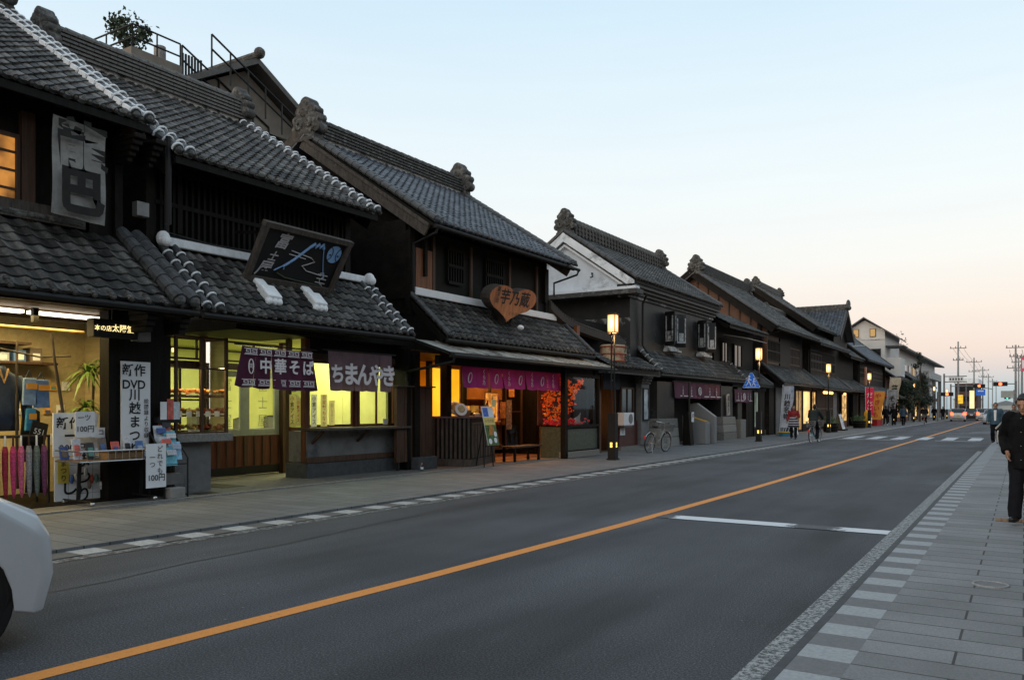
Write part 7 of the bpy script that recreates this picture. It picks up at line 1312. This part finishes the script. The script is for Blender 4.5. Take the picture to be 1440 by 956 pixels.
# ================================================================== bicycles
def bicycle(label, loc, ang, fm, basket='front', lean=0., steer=0., group=None):
    t = thing('bicycle', label, 'bicycle', V(*loc), group); M = Matrix.Translation(V(*loc)) @ Matrix.Rotation(math.radians(ang), 4, 'Z') @ Matrix.Rotation(lean, 4, 'Y')
    def fin(mb, nm, m, par=t): mb.xf(M); return mb.build(nm, m, par, smooth=False)
    r = .33; wy = (.55,-.53)
    for y in wy:
        b = MB(); b.path([(0,y+r*math.cos(q),r+.005+r*math.sin(q)) for q in [2*PI*i/28 for i in range(28)]],.019,6,True); w_ = fin(b, 'wheel', RUBBER); b = MB(); b.path([(0,y+(r-.028)*math.cos(q),r+(r-.028)*math.sin(q)) for q in [2*PI*i/28 for i in range(28)]],.012,5,True)
        for i in range(16): q = 2*PI*i/16; b.tube((.02*(-1)**i,y,r),(0,y+(r-.03)*math.cos(q),r+(r-.03)*math.sin(q)),.0025,n=4,cap=False)
        b.tube((-.05,y,r),(.05,y,r),.02,n=8); fin(b, 'rim', CHROME, w_)
        b = MB(); b.path([(0,y+(r+.035)*math.cos(q),r+(r+.035)*math.sin(q)) for q in [.15+2.6*i/12 for i in range(13)]],.016,6); fin(b, 'mudguard', CHROME)
    bb, seat, head = (0,-.08,.29), (0,-.22,.78), (0,.38,.78); b = MB()
    b.path([head,(0,.12,.42),bb],.018,8); b.path([(0,.39,.7),(0,.16,.5),(0,-.17,.55)],.014,7); b.tube(bb,(0,-.25,.86),.016,n=8)
    for s in (-1,1): b.tube((s*.05,-.53,.33),(s*.03,-.08,.29),.011,n=6); b.tube((s*.05,-.53,.33),(s*.02,-.2,.68),.009,n=6); b.path([(s*.03,.4,.66),(s*.05,.48,.5),(s*.05,.55,.33)],.012,6)
    b.tube((0,.4,.62),(0,.36,.98),.016,n=8); fin(b, 'frame', fm)
    b = MB(); b.path([(-.28,.12,1.02),(-.25,.24,1.03),(-.1,.37,1.0),(0,.38,.99),(.1,.37,1.0),(.25,.24,1.03),(.28,.12,1.02)],.012,7); hb = fin(b, 'handlebar', CHROME); b = MB()
    for s in (-1,1): b.tube((s*.28,.1,1.02),(s*.26,.21,1.03),.018,n=8)
    fin(b, 'grip', RUBBER, hb); b = MB(); b.ball((0,-.27,.885),.1,(.95,1.2,.4)); b.ball((0,-.16,.885),.05,(.8,1.5,.5)); fin(b, 'saddle', RUBBER)
    b = MB(); b.path([(.06+.0*i,-.08+.085*math.cos(q),.29+.085*math.sin(q)) for i, q in enumerate([2*PI*i/16 for i in range(16)])],.01,5,True); b.tube((-.09,-.08,.29),(.09,-.08,.29),.018,n=7); b.tube((.09,-.08,.29),(.09,-.2,.17),.01,n=6); b.tube((-.09,-.08,.29),(-.09,.04,.41),.01,n=6); b.box(-.19,-.1,-.24,-.16,.155,.18); b.box(.1,.19,.0,.08,.4,.425); fin(b, 'pedals', METAL_GREY)
    for nm, y0 in ((('front_basket',.46),) if basket == 'front' else (('front_basket',.46),('rear_basket',-.72)) if basket == 'both' else (('rear_basket',-.72),)):
        b = MB(); z0 = .72; z1 = .97; n = 9
        for zz in (z0,(z0*2+z1)/3,(z0+2*z1)/3,z1):
            f = .82+.18*(zz-z0)/(z1-z0); b.path([(-.19*f,y0,zz),(.19*f,y0,zz),(.19*f,y0+.28*f,zz),(-.19*f,y0+.28*f,zz)],.007,4,True)
        for k in range(n):
            x = -.19+.38*k/(n-1); b.tube((x*.82,y0,z0),(x,y0,z1),.005,n=4); b.tube((x*.82,y0+.23,z0),(x,y0+.28,z1),.005,n=4)
            yy = y0+.28*k/(n-1); b.tube((-.156,y0+(yy-y0)*.82,z0),(-.19,yy,z1),.005,n=4); b.tube((.156,y0+(yy-y0)*.82,z0),(.19,yy,z1),.005,n=4)
        b.box(-.155,.155,y0,y0+.23,z0-.005,z0+.005); fin(b, nm, METAL_GREY)
    b = MB(); b.tube((.06,-.5,.33),(.14,-.56,.0),.012,n=6); fin(b, 'kickstand', CHROME); b = MB(); b.box(-.03,.03,-.9,-.87,.5,.58); fin(b, 'reflector', mat('red_reflector',(.5,.02,.02),.3,.1,4,glow=((1,.05,.03),.2))); return t
bicycle('silver bicycle with a front basket parked before the storehouse pier', (10.62,26.3,.05), -8, mat('silver_paint',(.3,.29,.27),.35,.1,5,metal=.6), 'front', .09)
RIDE = dict(pelvis=(0,-.26,.98), chest=(0,-.1,1.3), neck=(0,-.04,1.46), head=(0,-.01,1.595), kL=(-.11,.1,.72), aL=(-.15,.0,.5), kR=(.11,.07,.6), aR=(.15,-.2,.26), eL=(-.29,.1,1.16), wL=(-.27,.24,1.07), eR=(.29,.1,1.16), wR=(.27,.24,1.07))
bicycle('pale blue bicycle with two wire baskets ridden away along the far kerb', (8.05,38.8,.0), -6, mat('pale_blue_paint',(.2,.34,.45),.35,.1,5), 'both'); person('person', 'rider in a dark green jacket seen from behind on the blue bicycle', (8.05,38.8,.0), -6, 1.7, RIDE, top=GREEN_JKT, coat_z=.95, bulk=1.12)
bicycle('small distant bicycle ridden past the fifth lamp', (8.0,86.4,0), 4, METAL_DARK, 'rear'); person('person', 'distant rider in black on the small bicycle', (8.0,86.4,0), 4, 1.72, RIDE, coat_z=.95, bulk=1.15, fine=.02)
# ================================================================== cars
def car(label, loc, ang, body, kind='hatch', tail=True, head=False, group=None, cat='car', name='parked_car', hz=1., wf=1.22):
    """length along +y (front), origin on the ground under the centre"""
    t = thing(name, label, cat, V(*loc), group); M = Matrix.Translation(V(*loc)) @ Matrix.Rotation(math.radians(ang), 4, 'Z') @ Matrix.Diagonal((1,1,hz,1))
    def fin(mb, nm, m, par=t, bev=0., sm=False): mb.xf(M); o = mb.build(nm, m, par, bevel=bev, smooth=sm); return o
    hw = .84; yf, yr = 1.95, -1.9; wr_, R = -1.2, .36
    arc = lambda c: [(c-R*math.cos(q), .22+(R+.06)*math.sin(q)) for q in [PI*i/10 for i in range(11)]]
    prof = [(yr+.02,.22)]+[(y,z) for y,z in arc(wr_)]+[(y,z) for y,z in arc(wf)]+[(yf-.05,.19),(yf+.02,.4),(yf,.62),(yf-.08,.76),(yf-.35,.87),(.95,.98),(.85,1.0),(-1.65,1.02),(yr+.02,.98),(yr-.04,.7),(yr,.5)]
    def section(x, ins, dz): return [Vector((x, y*(1-ins*.04)-(math.copysign(ins*.08,y) if abs(y) > 1.7 else 0), z-dz*(1.6 if z > .7 else 0))) for y, z in prof]
    n = len(prof); xs = [(-hw,1.,.05),(-hw+.04,.45,.015),(-hw+.2,.1,0),(0,0,-.01),(hw-.2,.1,0),(hw-.04,.45,.015),(hw,1.,.05)]; b = MB(); vs = [p for x, i, d in xs for p in section(x, i, d)]
    fs = [(j*n+i, j*n+(i+1)%n, (j+1)*n+(i+1)%n, (j+1)*n+i) for j in range(len(xs)-1) for i in range(n)]+[tuple(range(n)), tuple(reversed([(len(xs)-1)*n+i for i in range(n)]))]; b.add(vs, fs); ob = fin(b, 'body', body); q_ = ob.modifiers.new('b','BEVEL'); q_.width = .07; q_.segments = 4; q_.limit_method = 'ANGLE'; q_.angle_limit = .35; ob.data.polygons.foreach_set('use_smooth',[True]*len(ob.data.polygons)); ob.modifiers.new('w','WEIGHTED_NORMAL'); bake(ob)
    gl = [(1.0,.99),(.25,1.46),(-1.35,1.5),(-1.8,1.02)] if kind != 'sedan' else [(.85,.99),(.1,1.4),(-.8,1.4),(-1.5,1.02)]
    b = MB(); rr = []
    for x, ins in ((-.79,0),(.79,0)): rr.append([Vector((x*(1 if z < 1.2 else .82), y, z)) for y, z in gl])
    b.loft(rr); fin(b, 'windows', DARK_GLASS); b = MB(); b.prism([Vector((-.66,gl[1][0]+.02,gl[1][1]-.02)),Vector((.66,gl[1][0]+.02,gl[1][1]-.02)),Vector((.66,gl[2][0]-.03,gl[2][1]-.01)),Vector((-.66,gl[2][0]-.03,gl[2][1]-.01))],(0,0,.05)); fin(b, 'roof', body, bev=.02)
    for s in (-1,1):
        b = MB()
        for (y0,z0),(y1,z1) in (((gl[0]),(gl[1])),((gl[2]),(gl[3])),((-.2,1.0),(-.25,gl[1][1]))): b.bar((s*.795,y0,z0),(s*.66,y1,z1),.06,.05,(1,0,0))
        fin(b, 'window_pillar', body); b = MB(); b.ball((s*.92,.78,1.02),.1,(1,.6,.75)); b.tube((s*.8,.8,1.0),(s*.9,.78,1.0),.025,n=6); fin(b, 'mirror', body)
        b = MB(); b.ball((s*.64,yf-.24,.7),.15,(1.0,1.15,.45)); fin(b, 'headlight', GLOW_WARM if head else mat('headlight_lens',(.6,.62,.65),.1,.1,4), t, sm=True); b = MB(); b.box(-s*.66-.14,-s*.66+.14,yr-.06,yr+.02,.72,1.08); fin(b, 'tail_light', emis('tail_glow',(1.,.07,.025),7.) if tail else mat('tail_lens',(.3,.01,.01),.2,.1,4), t, .02)
        b = MB(); b.box(-s*.62-.12,-s*.62+.12,.28,.34,.86,.89); fin(b, 'door_handle', body)
        for y in (wf, wr_):
            b = MB(); x0, x1 = s*.62, s*.82; b.tube((x0,y,.31),(x1,y,.31),.31,.31,22); b.path([(x1-s*.03,y+.28*math.cos(q),.31+.28*math.sin(q)) for q in [2*PI*i/22 for i in range(22)]],.04,6,True); w_ = fin(b, 'wheel', RUBBER); b = MB(); b.tube((x1-s*.02,y,.31),(x1+s*.012,y,.31),.2,.19,18)
            for q in range(7): a_ = 2*PI*q/7; b.bar((x1+s*.014,y,.31),(x1+s*.014,y+.19*math.cos(a_),.31+.19*math.sin(a_)),.035,.03,(1,0,0))
            fin(b, 'rim', mat('alloy',(.28,.28,.29),.35,.1,5,metal=.7), w_)
    b = MB(); b.box(-.5,.5,yf-.02,yf+.028,.3,.42); fin(b, 'grille', BLACK); b = MB(); b.box(-.17,.17,yr-.06,yr-.03,.62,.78); fin(b, 'number_plate', mat('yellow_plate',(.6,.45,.05),.5,.1,4) if kind == 'kei' else PAPER); b = MB(); b.box(-.7,.7,yr-.05,yr+.0,.32,.4); fin(b, 'bumper_strip', METAL_DARK)
    return t
CARW = mat('white_car_paint', (.52,.55,.58), .25, .04, 4, spec=.6); CARS = mat('silver_car_paint', (.3,.33,.36), .3, .05, 4, spec=.6); CARD = mat('dark_car_paint', (.05,.03,.03), .3, .1, 4, spec=.6)
car('white car of which only the front corner and wheel show', (6.28,1.1,0), 0, CARW, tail=False, name='white_car', hz=1.14, wf=1.33)
Q = 'cars queueing with brake lights on'
car('white hatchback with glowing brake lights and yellow plate on the far lane', (6.75,112,0), 4, CARW, 'kei', group=Q, name='queued_car'); car('dark car with bright red brake lights just beyond the white hatchback', (5.9,123,0), 4, CARD, group=Q, name='queued_car'); car('second dark braking car deeper in the queue', (6.2,132,0), 4, CARD, group=Q, name='queued_car'); car('pale van like car braking near the middle of the street end', (4.3,118,0), 4, CARW, 'kei', group=Q, name='queued_car')
car('silver car at the far end of the braking queue', (5.2,143,0), 4, CARS, group=Q, name='queued_car'); car('silver sedan coming towards the camera with dipped lamp on the near lane', (2.55,93,0), 180, CARS, 'sedan', tail=False, head=True, name='oncoming_car'); car('taxi coloured car following the oncoming silver sedan', (2.2,108,0), 180, mat('amber_car_paint',(.4,.2,.06),.3,.1,4), 'sedan', tail=False, head=True, name='oncoming_car')
# ================================================================== sky, sun, camera
w = bpy.data.worlds.new('World'); S.world = w; w.use_nodes = True; nt = w.node_tree; bg = nt.nodes['Background']
SUN_EL, SUN_AZ = math.radians(3.), math.radians(200.)      # the sun is setting behind the camera
sky = N(nt, 'ShaderNodeTexSky'); sky.sky_type = 'NISHITA'; sky.sun_disc = False; sky.sun_elevation = SUN_EL; sky.sun_rotation = SUN_AZ; sky.air_density = 1.; sky.dust_density = 1.2
tc = N(nt, 'ShaderNodeTexCoord'); sx = N(nt, 'ShaderNodeSeparateXYZ'); L(nt, tc.outputs['Generated'], sx.inputs[0])
def lin(h): 
    c = [int(h[i:i+2],16)/255 for i in (0,2,4)]; return [x/12.92 if x <= .04045 else ((x+.055)/1.055)**2.4 for x in c]
# colours of the dusk sky by height of the view direction (twilight belt over a blue-grey horizon)
belt = ramp(nt, sx.outputs[2], [(0,lin('a9bcc6')),(.022,lin('b7c9d0')),(.042,lin('d6cfd0')),(.062,lin('ead8d1')),(.11,lin('f2e5dc')),(.17,lin('f0efec')),(.26,lin('e9f1f4')),(.36,lin('dcecf5')),(.46,lin('cbe4f4')),(.62,lin('cddfec')),(1,lin('b4cde2'))])
# towards the set sun the low sky is brighter and warmer
cm = N(nt, 'ShaderNodeMapping'); cm.inputs['Scale'].default_value = (2.2,2.2,22.); L(nt, tc.outputs['Generated'], cm.inputs['Vector'])
cn = N(nt, 'ShaderNodeTexNoise', Scale=1.6, Detail=6., Roughness=.6); L(nt, cm.outputs[0], cn.inputs['Vector'])
cw = N(nt, 'ShaderNodeMix', data_type='RGBA', blend_type='MULTIPLY'); cw.inputs['Factor'].default_value = 1; L(nt, belt, cw.inputs['A']); L(nt, ramp(nt, cn.outputs['Fac'], [(.35,(.982,.986,.993)),(.65,(1.01,1.006,1.0))]), cw.inputs['B']); belt = cw.outputs['Result']
dt = N(nt, 'ShaderNodeVectorMath', operation='DOT_PRODUCT'); L(nt, tc.outputs['Generated'], dt.inputs[0]); dt.inputs[1].default_value = (math.sin(SUN_AZ)*.97, math.cos(SUN_AZ)*.97, .22)
gl = ramp(nt, dt.outputs['Value'], [(0,(0,0,0)),(.55,(.06,.055,.05)),(1.,(1.2,.95,.68))])
ad = N(nt, 'ShaderNodeMix', data_type='RGBA', blend_type='ADD'); ad.inputs['Factor'].default_value = 1; L(nt, belt, ad.inputs['A']); L(nt, gl, ad.inputs['B'])
sk = N(nt, 'ShaderNodeVectorMath', operation='SCALE'); L(nt, sky.outputs[0], sk.inputs[0]); sk.inputs['Scale'].default_value = .03
mx = N(nt, 'ShaderNodeMix', data_type='RGBA', blend_type='ADD'); mx.inputs['Factor'].default_value = 1; L(nt, ad.outputs['Result'], mx.inputs['A']); L(nt, sk.outputs[0], mx.inputs['B'])
L(nt, mx.outputs['Result'], bg.inputs['Color']); bg.inputs['Strength'].default_value = 1.04
sl = bpy.data.lights.new('sun', 'SUN'); sl.energy = .3; sl.angle = math.radians(14); sl.color = (1,.86,.7)
so = bpy.data.objects.new('sun', sl); C.objects.link(so)
dirv = Vector((math.sin(SUN_AZ)*math.cos(math.radians(10)), math.cos(SUN_AZ)*math.cos(math.radians(10)), math.sin(math.radians(10))))
so.rotation_euler = dirv.to_track_quat('Z','Y').to_euler()
cd = bpy.data.cameras.new('camera'); co = bpy.data.objects.new('camera', cd); C.objects.link(co)
co.location = (0,0,1.55); co.rotation_euler = (PI/2, 0, math.radians(32.05)); cd.lens = 28.75; cd.sensor_width = 36; cd.shift_y = .0667; cd.clip_end = 4000; cd.clip_start = .05
S.camera = co
S.view_settings.view_transform = 'Standard'; S.view_settings.look = 'None'; S.view_settings.exposure = 0
S.cycles.max_bounces = 6; S.cycles.transparent_max_bounces = 12; S.cycles.sample_clamp_indirect = 4
